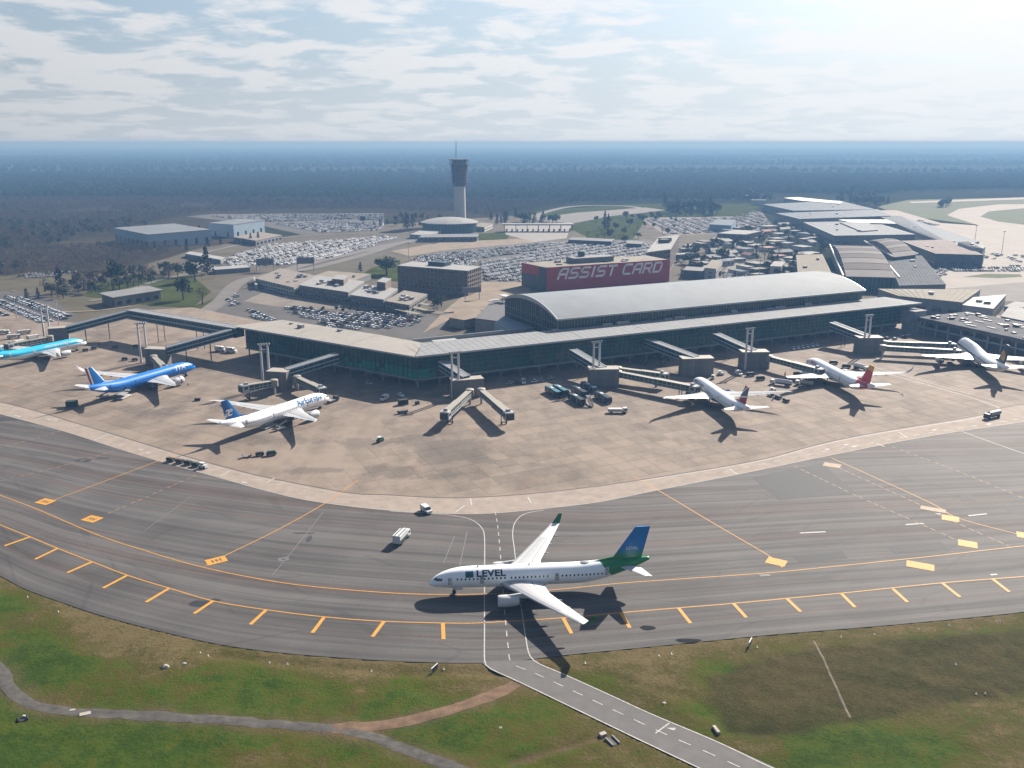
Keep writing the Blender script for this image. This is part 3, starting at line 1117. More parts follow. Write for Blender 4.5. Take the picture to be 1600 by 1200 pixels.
# faint old lines on the asphalt
OLD = paint('worn_white_marking', (0.12, 0.118, 0.112), 0.9)
line('old_line_marking', [(300, 775), (225, 830)], 0.3, OLD)
line('old_line_marking', [(505, 800), (470, 845), (425, 900)], 0.3, OLD)
line('old_line_marking', [(710, 838), (693, 880)], 0.3, OLD)
line('old_line_marking', [(730, 830), (718, 885)], 0.3, OLD)
# painted stand boxes with their black figures
BOXES = [((71, 784), 5.4, 4.2, -24, '11'), ((144, 811), 5.4, 4.2, -24, '1'), ((338, 876), 5.6, 4.0, 33, '10'), ((1213, 878), 5.4, 4.2, 150, ''), ((1438, 884), 7.2, 4.2, 155, ''), ((1512, 850), 5.2, 4.6, 155, ''), ((1485, 810), 5.0, 4.4, 155, ''), ((1603, 837), 5.0, 4.4, 155, '')]
for (px, py), w, h, ang, txt in BOXES:
    g = G(px, py)
    mb = MB()
    mb.box((g.x, g.y, ZM), (w, h, 0.012), rz=R(ang if ang < 90 else ang - 180))
    o = tag(mb.build('stand_box_marking', YBOX), kind='structure')
    if px < 400:
        mb2 = MB()
        for dx in (-1.1, 0.1, 1.2):
            ca, sa = math.cos(R(ang)), math.sin(R(ang))
            mb2.box((g.x + dx * ca, g.y + dx * sa, ZM + 0.012), (0.35, 1.9, 0.01), rz=R(ang))
        mb2.box((g.x, g.y, ZM + 0.010), (2.6, 0.35, 0.01), rz=R(ang))
        mb2.build('box_figures', BLKP, o)
for (px, py), w, h, ang in (((1300, 727), 6.0, 4.5, -28), ((1458, 796), 7.5, 3.2, -28), ((1262, 870), 0.1, 0.1, 0)):
    g = G(px, py)
    mb = MB()
    mb.box((g.x, g.y, ZM), (w, h, 0.01), rz=R(ang))
    tag(mb.build('worn_box_marking', paint('worn_box_paint_%d' % px, (0.33, 0.20, 0.09), 0.9, 1.5)), kind='structure')
g = G(443, 874)
for s, m, z in ((3.0, OLD, ZM), (1.0, BITU, ZM + 0.012)):
    mb = MB()
    mb.box((g.x, g.y, z), (s, s * 0.8, 0.01), rz=R(20))
    tag(mb.build('check_mark_marking', m), kind='structure')
# white dashes on the right
for a, b in (((1250, 833), (1290, 831)), ((1415, 820), (1443, 818)), ((1513, 806), (1542, 803)), ((1462, 803), (1470, 803))):
    line('white_dash_marking', [a, b], 0.7, WHT)
for px, py, w, h in ((1195, 899, 3, 1.3), (1553, 898, 2, 0.8)):
    g = G(px, py)
    mb = MB()
    mb.box((g.x, g.y, ZM), (w, h, 0.01), rz=R(8))
    tag(mb.build('white_patch_marking', OLD if px < 1300 else WHT), kind='structure')
# bitumen patches and spills
for px in ([(1175, 746), (1285, 724), (1338, 771), (1217, 781)], [(1237, 869), (1316, 861), (1325, 872), (1250, 879)], [(1385, 853), (1470, 847), (1481, 858), (1397, 865)], [(1500, 772), (1520, 774), (1524, 782), (1502, 782)], [(1570, 792), (1608, 795), (1605, 806), (1575, 801)], [(1580, 775), (1612, 776), (1612, 783), (1585, 783)]):
    sheet('bitumen_patch', px, 0.02, BITU)
SPILL = mat('oil_spill', (0.022, 0.022, 0.023), 0.5, var=0.3, scale=0.7)


def blot(name, px, py, rx, ry, m, seed, z=0.03, n=40):
    g = G(px, py)
    pts = []
    for k in range(n):
        a = 2 * math.pi * k / n
        f = 0.72 + 0.55 * float(fbm(np.array([math.cos(a) * 2 + seed]), np.array([math.sin(a) * 2 + seed * 3]), 1.0, 3, seed)[0])
        pts.append((g.x + rx * f * math.cos(a), g.y + ry * f * math.sin(a), z))
    mb = MB()
    mb.poly(pts)
    return tag(mb.build(name, m), kind='structure')


blot('oil_stain', 312, 943, 3.0, 1.6, SPILL, 3)
blot('oil_stain', 335, 938, 1.6, 0.8, SPILL, 5)
blot('oil_stain', 1012, 981, 1.8, 1.1, mat('water_stain', (0.02, 0.022, 0.025), 0.85, spec=.05, var=0.4, scale=1.0), 8)
blot('oil_stain', 1075, 1001, 3.0, 0.9, mat('water_stain', (0.02, 0.022, 0.025), 0.85, spec=.05), 11)
blot('oil_stain', 130, 719, 3.4, 2.2, BITU, 12)
blot('oil_stain', 160, 716, 2.6, 1.0, BITU, 13)
blot('oil_stain', 5, 655, 6, 3, BITU, 14)
blot('oil_stain', 475, 833, 3.4, 0.5, BITU, 15)
blot('oil_stain', 483, 842, 0.8, 2.4, BITU, 16)
STAIN = mat('apron_stain', (0.125, 0.108, 0.097), 0.9, var=0.4, scale=0.3, detail=8)
STAIN2 = mat('apron_rust_stain', (0.26, 0.155, 0.10), 0.9, var=0.4, scale=0.3, detail=8)
STAIN3 = mat('apron_dark_stain', (0.085, 0.078, 0.072), 0.9, var=0.5, scale=0.3, detail=8)

# service road markings across taxiway
line('road_edge_marking', [(610, 799), (680, 803), (710, 806), (736, 812), (752, 824), (757, 840), (757, 900), (757, 980), (757, 1030), (760, 1040), (770, 1047), (814, 1067), (916, 1116), (997, 1155), (1090, 1199), (1250, 1275)], 0.28, WHT)
line('road_edge_marking', [(850, 797), (820, 803), (805, 816), (801, 835), (804, 860), (812, 930), (822, 1000), (827, 1022), (838, 1035), (884, 1055), (957, 1088), (1018, 1116), (1120, 1159), (1200, 1197), (1330, 1255)], 0.28, WHT)
line('road_centre_marking', [(774, 800), (778, 825), (783, 880), (788, 950), (794, 1010), (800, 1036), (835, 1052), (900, 1082), (1030, 1143), (1110, 1178), (1260, 1247)], 0.26, WHT, dash=(2.6, 2.6), z=ZM + 0.01)
line('stop_line_marking', [(1024, 1146), (1046, 1130)], 0.3, WHT, z=ZM + 0.012)
mb = MB()
g = G(1050, 1139)
mb.poly([(g.x - 1.2, g.y + 0.3, ZM + 0.01), (g.x + 0.3, g.y - 0.6, ZM + 0.01), (g.x + 0.9, g.y + 0.3, ZM + 0.01)])
tag(mb.build('yield_triangle_marking', WHT), kind='structure')
# markings along the edge strip
line('strip_edge_marking', None, 0.22, WHT, pts=INNER, z=ZM + 0.01)
line('strip_edge_marking', [(150, 672), (250, 703), (330, 727), (420, 750), (540, 774)], 0.22, WHT, z=ZM + 0.01)
line('strip_edge_marking', [(1000, 752), (1180, 722), (1285, 695), (1375, 677), (1525, 653), (1560, 640), (1548, 632), (1500, 616), (1400, 588), (1310, 565)], 0.4, WHT, z=ZM + 0.01)
line('strip_edge_marking', [(1600, 637), (1500, 612), (1440, 595), (1360, 572)], 0.3, WHT, z=ZM + 0.02)
line('strip_centre_marking', [(1130, 738), (1290, 705), (1420, 682), (1590, 655)], 0.3, WHT, dash=(3, 5), z=ZM + 0.01)
for a, b in (((146, 688), (170, 678)), ((343, 744), (358, 737)), ((416, 755), (429, 747)), ((711, 801), (726, 790)), ((737, 790), (735, 779)), ((830, 786), (825, 777)), ((1140, 733), (1152, 741)), ((1370, 693), (1382, 698)), ((1405, 676), (1418, 684))):
    line('strip_bar_marking', [a, b], 0.5, WHT, z=ZM + 0.012)
for px, py in ((25, 649), (30, 651), (77, 656), (87, 657), (220, 703), (232, 708), (382, 754), (1293, 702), (1322, 695), (1335, 698), (1460, 672), (1545, 663)):
    g = G(px, py)
    mb = MB()
    mb.box((g.x, g.y, ZM + 0.01), (2.0, 1.0, 0.01), rz=R(-20 if px < 800 else 15))
    tag(mb.build('strip_patch_marking', WHT), kind='structure')
# ------------------------------------------------------------------ airliners
NOSE = [(0.0, 0.02, -.27), (0.03, .13, -.265), (0.09, .26, -.245), (0.2, .40, -.21), (0.36, .55, -.165), (0.55, .675, -.12), (0.78, .785, -.08), (1.05, .88, -.045), (1.4, .955, -.015), (1.8, .99, 0), (2.1, 1, 0)]
TAIL = [(0.0, 1, 0), (.10, .995, .01), (.22, .965, .05), (.34, .91, .11), (.46, .83, .19), (.58, .725, .275), (.70, .595, .37), (.80, .47, .45), (.89, .34, .52), (.96, .22, .575), (.99, .15, .60), (1.0, .06, .61)]


class Hull:
    """fuselage profile: radius and axis height along x (0 at the nose tip, aft positive)"""

    def __init__(s, L, D, zc, tail=3.6, hump=None):
        s.L, s.D, s.zc, s.hump = L, D, zc, hump
        x0 = L - tail * D
        st = [(x * D, r, z * D) for x, r, z in NOSE]
        n = 18
        st += [(2.1 * D + (x0 - 2.1 * D) * k / n, 1, 0) for k in range(1, n)]
        st += [(x0 + t * tail * D, r, z * D) for t, r, z in TAIL]
        s.st = st
        s.xs = np.array([a for a, _, _ in st])
        s.rs = np.array([b for _, b, _ in st]) * D / 2
        s.zs = np.array([c for _, _, c in st]) + zc

    def at(s, x):
        return float(np.interp(x, s.xs, s.rs)), float(np.interp(x, s.xs, s.zs))

    def pt(s, x, a, off=0.0):
        """point at station x; a = angle from the side (0) to the top (90 deg); y positive"""
        r, zc = s.at(x)
        y, z = (r + off) * math.cos(a), (r + off) * math.sin(a)
        if s.hump and math.sin(a) > 0:
            k = float(np.interp(x, [p[0] for p in s.hump], [p[1] for p in s.hump]))
            z *= 1 + k * math.sin(a) ** 0.7
            y *= 1 - 0.10 * min(1, k * 2.5) * math.sin(a)
        return y, zc + z

    def patch(s, mb, x0, x1, a0, a1, side, off=0.03, nx=1, na=2, mi=0):
        for i in range(nx):
            for j in range(na):
                q = []
                for (fx, fa) in ((i, j), (i + 1, j), (i + 1, j + 1), (i, j + 1)):
                    x = x0 + (x1 - x0) * fx / nx
                    y, z = s.pt(x, a0 + (a1 - a0) * fa / na, off)
                    q.append((x, side * y, z))
                if side > 0:
                    q.reverse()
                mb.poly(q, mi)


def airfoil(xle, chord, y, z, tc, n=9, twist=0.0):
    up, lo = [], []
    for k in range(n + 1):
        t = (1 - math.cos(math.pi * k / n)) / 2
        th = 5 * tc * (0.2969 * math.sqrt(t) - 0.126 * t - 0.3516 * t * t + 0.2843 * t ** 3 - 0.1015 * t ** 4)
        cam_ = 0.02 * 4 * t * (1 - t)
        up.append((xle + t * chord, y, z + (cam_ + th) * chord - twist * t * chord))
        lo.append((xle + t * chord, y, z + (cam_ - th) * chord - twist * t * chord))
    return up + lo[-2:0:-1]


def conform_text(hull, body, size, x0, zmid, side, m, parent, name='lettering', shear=0.0, bold=0.0, spacing=1.0, off=0.035, sx=1.0):
    me = text_mesh(body, size, shear, bold, spacing)
    bm = bmesh.new()
    bm.from_mesh(me)
    ys = [v.co.y for v in bm.verts]
    xs = [v.co.x for v in bm.verts]
    y0, y1 = min(ys), max(ys)
    k = max(3, int((y1 - y0) / 0.22))
    for i in range(1, k):
        bmesh.ops.bisect_plane(bm, geom=bm.verts[:] + bm.edges[:] + bm.faces[:], plane_co=(0, y0 + (y1 - y0) * i / k, 0), plane_no=(0, 1, 0))
    k = max(3, int((max(xs) - min(xs)) / 1.2))
    for i in range(1, k):
        bmesh.ops.bisect_plane(bm, geom=bm.verts[:] + bm.edges[:] + bm.faces[:], plane_co=(min(xs) + (max(xs) - min(xs)) * i / k, 0, 0), plane_no=(1, 0, 0))
    for v in bm.verts:
        x = x0 + v.co.x * sx if side < 0 else x0 - v.co.x * sx
        r, zc = hull.at(x)
        a = math.asin(max(-.9, min(.9, (zmid - zc) / r))) + (v.co.y - (y0 + y1) / 2) / r
        y, z = hull.pt(x, a, off)
        v.co = (x, side * y, z)
    bm.normal_update()
    bm.to_mesh(me)
    bm.free()
    me.materials.clear()
    me.materials.append(m)
    me.name = name
    o = bpy.data.objects.new(name, me)
    COL.objects.link(o)
    o.parent = parent
    return o


def flat_text(body, size, m, parent, M, name='lettering', shear=0.0, bold=0.0, spacing=1.0):
    """flat lettering moved by the 4x4 matrix M, in its parent's space"""
    me = text_mesh(body, size, shear, bold, spacing)
    me.transform(M)
    me.materials.clear()
    me.materials.append(m)
    me.name = name
    o = bpy.data.objects.new(name, me)
    COL.objects.link(o)
    o.parent = parent
    return o


def airliner(name, label, spec, loc, rz):
    """spec: dict of the type's sizes and colours. Local x runs aft from the nose tip, z up from the ground."""
    S_ = spec
    root = thing(name, label, 'airplane', loc, rz, 'airliners on the airport')
    H = Hull(S_['L'], S_['D'], S_['zc'], S_.get('tail', 3.6), S_.get('hump'))
    skin = S_['skin']
    # fuselage
    mb = MB()
    rings = []
    n = 36
    for x in H.xs:
        ring = []
        for k in range(n):
            a = 2 * math.pi * k / n
            aa = a if a <= math.pi else a
            s_ = 1 if math.cos(a) >= 0 else -1
            y, z = H.pt(x, math.asin(math.sin(a)))
            ring.append((x, s_ * y, z))
        rings.append(ring)
    mb.loft(rings)
    body = mb.build('fuselage', skin, root, smooth=True)
    # belly fairing
    D, zc = S_['D'], S_['zc']
    xw = S_['xroot']
    mb = MB()
    rings = []
    cl = S_['croot']
    for t in np.linspace(0, 1, 13):
        x = xw - 2.0 + (cl + 7) * t
        e = math.sin(math.pi * t) ** 0.45
        rings.append([(x, 0.5 * D * 1.10 * e * math.cos(a), zc - 0.22 * D + 0.36 * D * e * math.sin(a) * (1 if math.sin(a) < 0 else 0.5)) for a in np.linspace(0, 2 * math.pi, 24, endpoint=False)])
    mb.loft(rings)
    mb.build('belly_fairing', S_.get('belly', skin), root, smooth=True)
    # cockpit panes
    for side in (1, -1):
        for (x0, x1, a0, a1) in ((0.26, 0.40, 38, 62), (0.36, 0.52, 24, 44), (0.50, 0.64, 20, 36)):
            mb = MB()
            H.patch(mb, x0 * D, x1 * D, R(a0), R(a1), side, 0.02, 2, 2)
            mb.build('cockpit_pane', GLASS, root)
    # cabin windows: hundreds of tiny panes, one part
    mb = MB()
    for (xa, xb, zz) in S_['windows']:
        for side in (1, -1):
            x = xa
            while x < xb:
                r, c = H.at(x)
                s0 = (zz - c) / r
                if abs(s0) < 0.95:
                    a = math.asin(s0)
                    H.patch(mb, x, x + 0.40, a - 0.24 / r, a + 0.24 / r, side, 0.02, 1, 1)
                x += 1.06
    o = mb.build('cabin_windows', S_.get('winmat', GLASS), root)
    o['kind'] = 'stuff'
    # doors
    for side in (1, -1):
        for xd in S_['doors']:
            mb = MB()
            r, c = H.at(xd)
            a0 = math.asin((c - 0.75 - c) / r)
            H.patch(mb, xd - 0.55, xd + 0.55, a0, a0 + 2.1 / r, side, 0.015, 1, 4)
            H.patch(mb, xd - 0.15, xd + 0.15, a0 + 1.35 / r, a0 + 1.75 / r, side, 0.03, 1, 1, 1)
            mb.build('door', [S_.get('doormat', OFFWHITE), GLASS], root)
    # wings
    b, zr, zt = S_['span'] / 2, S_['zw'], S_['zwt']
    secs = [(0.0, S_['xroot'] - 1.2, S_['croot'] + 1.2, zr), (D * 0.5, S_['xroot'], S_['croot'], zr), (S_['kink'][0], S_['kink'][1], S_['kink'][2], zr + (zt - zr) * 0.30), (S_['tip'][0], S_['tip'][1], S_['tip'][2], zt)]
    for side in (1, -1):
        mb = MB()
        rings = []
        for i in range(len(secs) - 1):
            (ya, xa, ca, za), (yb, xb, cb, zb) = secs[i], secs[i + 1]
            for k in range(5):
                t = k / 5
                y = ya + (yb - ya) * t
                zz = zr + (zt - zr) * max(0, (y - D * .3) / (S_['tip'][0] - D * .3)) ** 1.25
                rings.append(airfoil(xa + (xb - xa) * t, ca + (cb - ca) * t, side * y, zz, 0.13 - 0.03 * y / b))
        rings.append(airfoil(S_['tip'][1], S_['tip'][2], side * S_['tip'][0], zt, 0.10))
        for (y, x, c, z) in S_.get('tipcurve', []):
            rings.append(airfoil(x, c, side * y, z, 0.09))
        if side < 0:
            rings = [list(reversed(r)) for r in rings]
        nn = len(rings[0])

        def wm(a, k, nn=nn, side=side):
            kk = k if side > 0 else nn - 1 - k
            if kk in (0, 1, nn - 1, nn - 2):
                return 1
            return 2 if kk in (3, 4, 5) and a > 4 and a < len(rings) - 3 else 0
        mb.loft(rings, wm)
        w = mb.build('wing', [S_.get('wing', WHITE), LGREY, WINGBOX], root, smooth=True)
        # gaps ahead of the flaps and the aileron, and along the slats
        for t0, t1, fa, fb_, wd in ((.12, .70, .70, .72, .20), (.74, .96, .72, .74, .16), (.12, .95, .15, .15, .10)):
            mb = MB()
            for k in range(14):
                q = []
                for f, dx in ((k / 14, 0), ((k + 1) / 14, 0), ((k + 1) / 14, wd), (k / 14, wd)):
                    y = (t0 + (t1 - t0) * f) * S_['tip'][0]
                    c = np.interp(y, [s[0] for s in secs], [s[2] for s in secs])
                    xl_ = np.interp(y, [s[0] for s in secs], [s[1] for s in secs])
                    t = fa + (fb_ - fa) * f + dx / c
                    tc_ = 0.13 - 0.03 * y / b
                    th = 5 * tc_ * (0.2969 * math.sqrt(t) - 0.126 * t - 0.3516 * t * t + 0.2843 * t ** 3 - 0.1015 * t ** 4)
                    zz = zr + (zt - zr) * max(0, (y - D * .3) / (S_['tip'][0] - D * .3)) ** 1.25
                    q.append((xl_ + t * c, side * y, zz + (0.08 * t * (1 - t) + th) * c + .035))
                mb.poly(q if side < 0 else list(reversed(q)))
            mb.build('flap_gap', MGREY, root)
        # winglet
        if S_.get('winglet'):
            mb = MB()
            (y0, x0, c0, z0), (y1, x1, c1, z1) = S_['winglet']
            rr = []
            for t in (0, 0.15, 0.4, 0.7, 1.0):
                q = airfoil(0, c0 + (c1 - c0) * t, 0, 0, 0.09)
                rr.append([(x0 + (x1 - x0) * t + px, side * (y0 + (y1 - y0) * t ** 1.0 + pz * 0.8), z0 + (z1 - z0) * t ** 1.15) for px, _, pz in q])
            if side < 0:
                rr = [list(reversed(r)) for r in rr]
            mb.loft(rr)
            mb.build('winglet', S_['wlmat'], root, smooth=True)
        # flap track fairings under the trailing edge
        for yf in S_['fairings']:
            mb = MB()
            t = np.interp(yf, [s[0] for s in secs], [0, 1, 2, 3])
            xle = np.interp(yf, [s[0] for s in secs], [s[1] for s in secs])
            ch = np.interp(yf, [s[0] for s in secs], [s[2] for s in secs])
            zz = zr + (zt - zr) * max(0, (yf - D * .3) / (S_['tip'][0] - D * .3)) ** 1.25 - 0.25
            L_ = 3.6 if yf < b * .5 else 2.8
            rr = []
            for f in np.linspace(0, 1, 8):
                e = math.sin(math.pi * min(1, f * 0.9 + 0.03)) ** 0.7
                rr.append([(xle + ch * 0.62 + L_ * f, side * yf + 0.24 * e * math.cos(a), zz - 0.1 * f + 0.36 * e * math.sin(a)) for a in np.linspace(0, 2 * math.pi, 8, endpoint=False)])
            mb.loft(rr)
            mb.build('flap_fairing', S_.get('wing', WHITE), root, smooth=True)
        # engines
        for (ye, xe, ze, De, Le) in S_['engines']:
            mb = MB()
            r = De / 2
            o_ = (xe, side * ye, ze)
            mb.lathe([(r * .80, 0.18), (r * .86, 0.02), (r * .92, 0.0), (r * .97, 0.12), (r * 1.02, 0.9), (r * 1.03, Le * .35), (r * .97, Le * .6), (r * .80, Le * .86), (r * .74, Le * .9), (r * .70, Le * .9)], 28, 'x', o_, 0, cap=False)
            en = mb.build('engine', S_.get('nacelle', WHITE), root, smooth=True)
            mb = MB()
            mb.lathe([(0.001, 0.3), (r * .16, 0.55), (r * .26, 0.85), (r * .8, 0.86), (r * .8, 0.95)], 24, 'x', o_, 0)
            mb.build('fan', DGREY, en, smooth=True)
            mb = MB()
            mb.lathe([(r * .93, -0.01), (r * .80, 0.2), (r * .80, 0.9)], 28, 'x', o_, 0, cap=False)
            mb.build('intake_lip', STEEL, en, smooth=True)
            mb = MB()
            mb.lathe([(r * .70, Le * .82), (r * .52, Le * .90), (r * .40, Le * 1.02), (r * .22, Le * 1.10), (r * .02, Le * 1.2)], 20, 'x', o_, 0)
            mb.build('exhaust_cone', DGREY, en, smooth=True)
            mb = MB()
            xle = np.interp(ye, [s[0] for s in secs], [s[1] for s in secs])
            zz = zr + (zt - zr) * max(0, (ye - D * .3) / (S_['tip'][0] - D * .3)) ** 1.25
            pts = [(xe + Le * .15, ze + r * .9), (xle + 0.2, zz + 0.25), (xle + 3.0, zz), (xle + 2.4, ze + r * .35), (xe + Le * .8, ze + r * .5)]
            for sg in (1, -1):
                q = [(x, side * ye + sg * 0.22, z) for x, z in pts]
                mb.poly(q if sg < 0 else list(reversed(q)))
            for i in range(len(pts)):
                (xa, za), (xb, zb) = pts[i], pts[(i + 1) % len(pts)]
                mb.poly([(xa, side * ye - .22, za), (xb, side * ye - .22, zb), (xb, side * ye + .22, zb), (xa, side * ye + .22, za)])
            mb.build('pylon', S_.get('wing', WHITE), en)
        # tailplane
        (yr, xr, cr, z0), (yt, xt, ct, z1) = S_['stab']
        mb = MB()
        rr = []
        for k in range(5):
            t = k / 4
            rr.append(airfoil(xr + (xt - xr) * t, cr + (ct - cr) * t, side * (yr + (yt - yr) * t), z0 + (z1 - z0) * t, 0.10))
        if side < 0:
            rr = [list(reversed(r)) for r in rr]
        mb.loft(rr)
        mb.build('tailplane', S_.get('stabmat', WHITE), root, smooth=True)
    # fin
    (xr, cr, z0), (xt, ct, z1) = S_['fin']
    mb = MB()
    rr = []
    for k in range(7):
        t = k / 6
        q = airfoil(xr + (xt - xr) * t, cr + (ct - cr) * t, 0, 0, 0.10 - 0.01 * t)
        rr.append([(x, z - 0.02 * 0, z0 + (z1 - z0) * t) for x, _, z in q])
    rr = [[(x, yy - (max(p[1] for p in r) + min(p[1] for p in r)) / 2, z) for x, yy, z in r] for r in rr]
    mb.loft(rr)
    fin = mb.build('tail_fin', S_['finmat'], root, smooth=True)
    mb = MB()
    mb.poly([(xr - 4.2, 0.12, z0 + .75), (xr + 0.8, 0.16, z0 + 0.5), (xr + 1.7, 0.10, z0 + 2.0)])
    mb.poly([(xr + 1.7, -0.10, z0 + 2.0), (xr + 0.8, -0.16, z0 + 0.5), (xr - 4.2, -0.12, z0 + .75)])
    mb.poly([(xr - 4.2, -0.12, z0 + .75), (xr - 4.2, 0.12, z0 + .75), (xr + 1.7, 0.10, z0 + 2.0), (xr + 1.7, -0.10, z0 + 2.0)])
    mb.build('fin_fillet', S_['finmat'], root)
    # landing gear
    wsrc = None

    def wheel(parent, x, y, z, r, w):
        mb = MB()
        mb.lathe([(r * .55, -w / 2), (r * .9, -w / 2), (r, -w * .3), (r, w * .3), (r * .9, w / 2), (r * .55, w / 2)], 16, 'x', (0, 0, 0), 0)
        for i, v in enumerate(mb.v):
            mb.v[i] = (x + v[1], y + v[0], z + v[2])
        mb.build('wheel', BLACK, parent, smooth=True)
    xn = S_['xnose']
    mb = MB()
    mb.tube((xn, 0, 0.5), (xn + 0.3, 0, zc - D * .42), 0.13, 0.17)
    mb.tube((xn - 0.9, 0, zc - D * .42), (xn + 0.02, 0, 1.1), 0.07)
    mb.box((xn, 0, .35), (0.15, 0.9, 0.15))
    ng = mb.build('nose_gear', MGREY, root)
    for y in (-.32, .32):
        wheel(ng, xn, y, 0.52, 0.52, 0.32)
    for sg in (-.55, .55):
        mb = MB()
        mb.box((xn + 1.2, sg, zc - D * .62), (2.0, 0.05, 0.9))
        mb.build('gear_door', skin, root)
    for (xm, ym, nw) in S_['gear']:
        for side in (1, -1):
            mb = MB()
            mb.tube((xm, side * ym, 0.6), (xm - .1, side * ym * .95, zr + 0.1), 0.22, 0.26)
            mb.tube((xm, side * ym, 1.3), (xm - .1, side * ym * .35, zr - 0.2), 0.11)
            mb.box((xm, side * ym, 0.55), ((nw - 1) * 1.45 + .4, 0.25, 0.25))
            gm = mb.build('main_gear', MGREY, root)
            for i in range(nw):
                for yy in (-.65, .65):
                    wheel(gm, xm + (i - (nw - 1) / 2) * 1.45, side * ym + yy, 0.66, 0.66, 0.48)
    # roof aerials
    for xa in (0.22, 0.45):
        mb = MB()
        mb.box((xa * S_['L'], 0, zc + D * .49), (0.5, 0.06, 0.55), taper=(.5, 1), shear=.15)
        mb.build('antenna', WHITE, root)
    return root, H, fin


WINGBOX = mat('wing_box_grey', (0.56, 0.57, 0.58), 0.4, var=0.06, scale=0.6)
A330 = dict(L=58.8, D=5.64, zc=4.72, span=60.3, xroot=18.6, croot=11.2, zw=3.6, zwt=6.1, kink=(9.6, 23.4, 7.4), tip=(28.9, 36.0, 2.6), winglet=((28.9, 36.2, 2.4, 6.1), (30.1, 38.4, 1.1, 8.7)),
            engines=[(9.37, 17.6, 2.35, 3.05, 6.0)], stab=((1.2, 50.2, 5.6, 6.5), (9.7, 55.4, 1.9, 7.8)), fin=((47.6, 8.6, 7.0), (54.6, 4.0, 17.3)), xnose=6.67, gear=[(28.9, 5.34, 2)], fairings=(4.9, 8.0, 13.5, 18.0, 22.6),
            doors=(5.6, 13.9, 33.6, 46.9), windows=[(7.3, 13.6, 5.35), (14.4, 20.2, 5.35), (21.4, 31.4, 5.35), (34.8, 45.9, 5.35)])
B787 = dict(L=62.8, D=5.85, zc=4.85, span=60.1, xroot=20.0, croot=11.5, zw=3.7, zwt=7.4, kink=(9.9, 25.4, 7.2), tip=(27.0, 36.5, 2.5), tipcurve=[(28.6, 38.4, 1.6, 7.75), (29.7, 40.4, 0.9, 8.0), (30.05, 41.6, .35, 8.1)],
            engines=[(9.8, 18.2, 2.45, 3.4, 5.6)], stab=((1.2, 53.2, 5.9, 6.6), (9.9, 58.8, 1.9, 7.6)), fin=((50.4, 8.2, 7.2), (57.6, 3.6, 16.9)), xnose=5.9, gear=[(31.5, 4.9, 2)], fairings=(5.6, 12.4, 16.8, 21.0),
            doors=(5.0, 16.6, 36.5, 51.0), windows=[(7, 15.6, 5.3), (18, 35.5, 5.3), (38, 49.8, 5.3)])
A350 = dict(L=66.8, D=6.0, zc=4.95, span=64.7, xroot=21.0, croot=12.6, zw=3.8, zwt=7.0, kink=(10.5, 26.8, 8.0), tip=(29.6, 39.0, 2.9), tipcurve=[(31.0, 40.3, 2.3, 7.5), (31.9, 41.6, 1.7, 8.4), (32.3, 42.9, 1.1, 9.6), (32.4, 43.9, .5, 10.6)],
            engines=[(10.5, 19.2, 2.5, 3.7, 5.8)], stab=((1.2, 56.0, 6.4, 6.8), (9.9, 61.6, 2.2, 7.9)), fin=((53.6, 8.9, 7.3), (61.0, 4.0, 17.1)), xnose=6.5, gear=[(33.0, 5.3, 2)], fairings=(5.6, 12.8, 17.6, 22.0),
            doors=(5.4, 17.4, 40.5, 54.4), windows=[(7.5, 16.4, 5.4), (18.8, 39.4, 5.4), (42, 53.2, 5.4)])
B747 = dict(L=76.3, D=6.5, zc=5.2, span=68.4, xroot=24.5, croot=15.5, zw=4.2, zwt=7.6, kink=(12.0, 32.6, 9.4), tip=(30.8, 47.4, 3.4), tipcurve=[(32.4, 49.6, 2.2, 7.9), (33.5, 51.6, 1.2, 8.2), (34.1, 53.2, .4, 8.4)],
            engines=[(11.7, 27.0, 2.2, 2.9, 5.4), (20.9, 36.2, 2.8, 2.9, 5.4)], stab=((1.3, 64.0, 8.0, 7.4), (11.1, 71.2, 2.4, 9.0)), fin=((60.6, 10.6, 8.2), (69.8, 4.4, 19.3)), xnose=7.6, gear=[(37.0, 5.5, 2), (40.0, 1.9, 2)], fairings=(6.0, 13.5, 18.0, 24.5),
            hump=[(0, 0), (1.4, .04), (3.0, .28), (5.5, .46), (9, .50), (25, .50), (30, .40), (36, .16), (41, 0.0)], doors=(6.0, 15.0, 46.0, 58.0), windows=[(8, 44, 5.8), (48, 57, 5.8), (6.5, 26, 8.1)])

FWHITE = livery('fuselage_white', (0.80, 0.81, 0.83), [], 0.3)
BLUE_T = (0.006, 0.16, 0.46)
GREEN_T = (0.005, 0.18, 0.045)


def place(nose_px, tail_px, zn, zt_, L):
    """nose tip on the ground plan and heading, from where nose and tail cone are seen"""
    a, b = G(*nose_px, zn), G(*tail_px, zt_)
    d = (b - a)
    ang = math.atan2(d.y, d.x)
    mid = (a + b) / 2
    return (mid.x - math.cos(ang) * L / 2, mid.y - math.sin(ang) * L / 2, 0.03), ang


# --- the taxiing jet in the foreground
lv = dict(A330)
lv['skin'] = livery('green_tail_white_fuselage', (0.80, 0.82, 0.84), [((1.0, 0, 0.88, -52.3), GREEN_T)], 0.28)
lv['belly'] = FWHITE


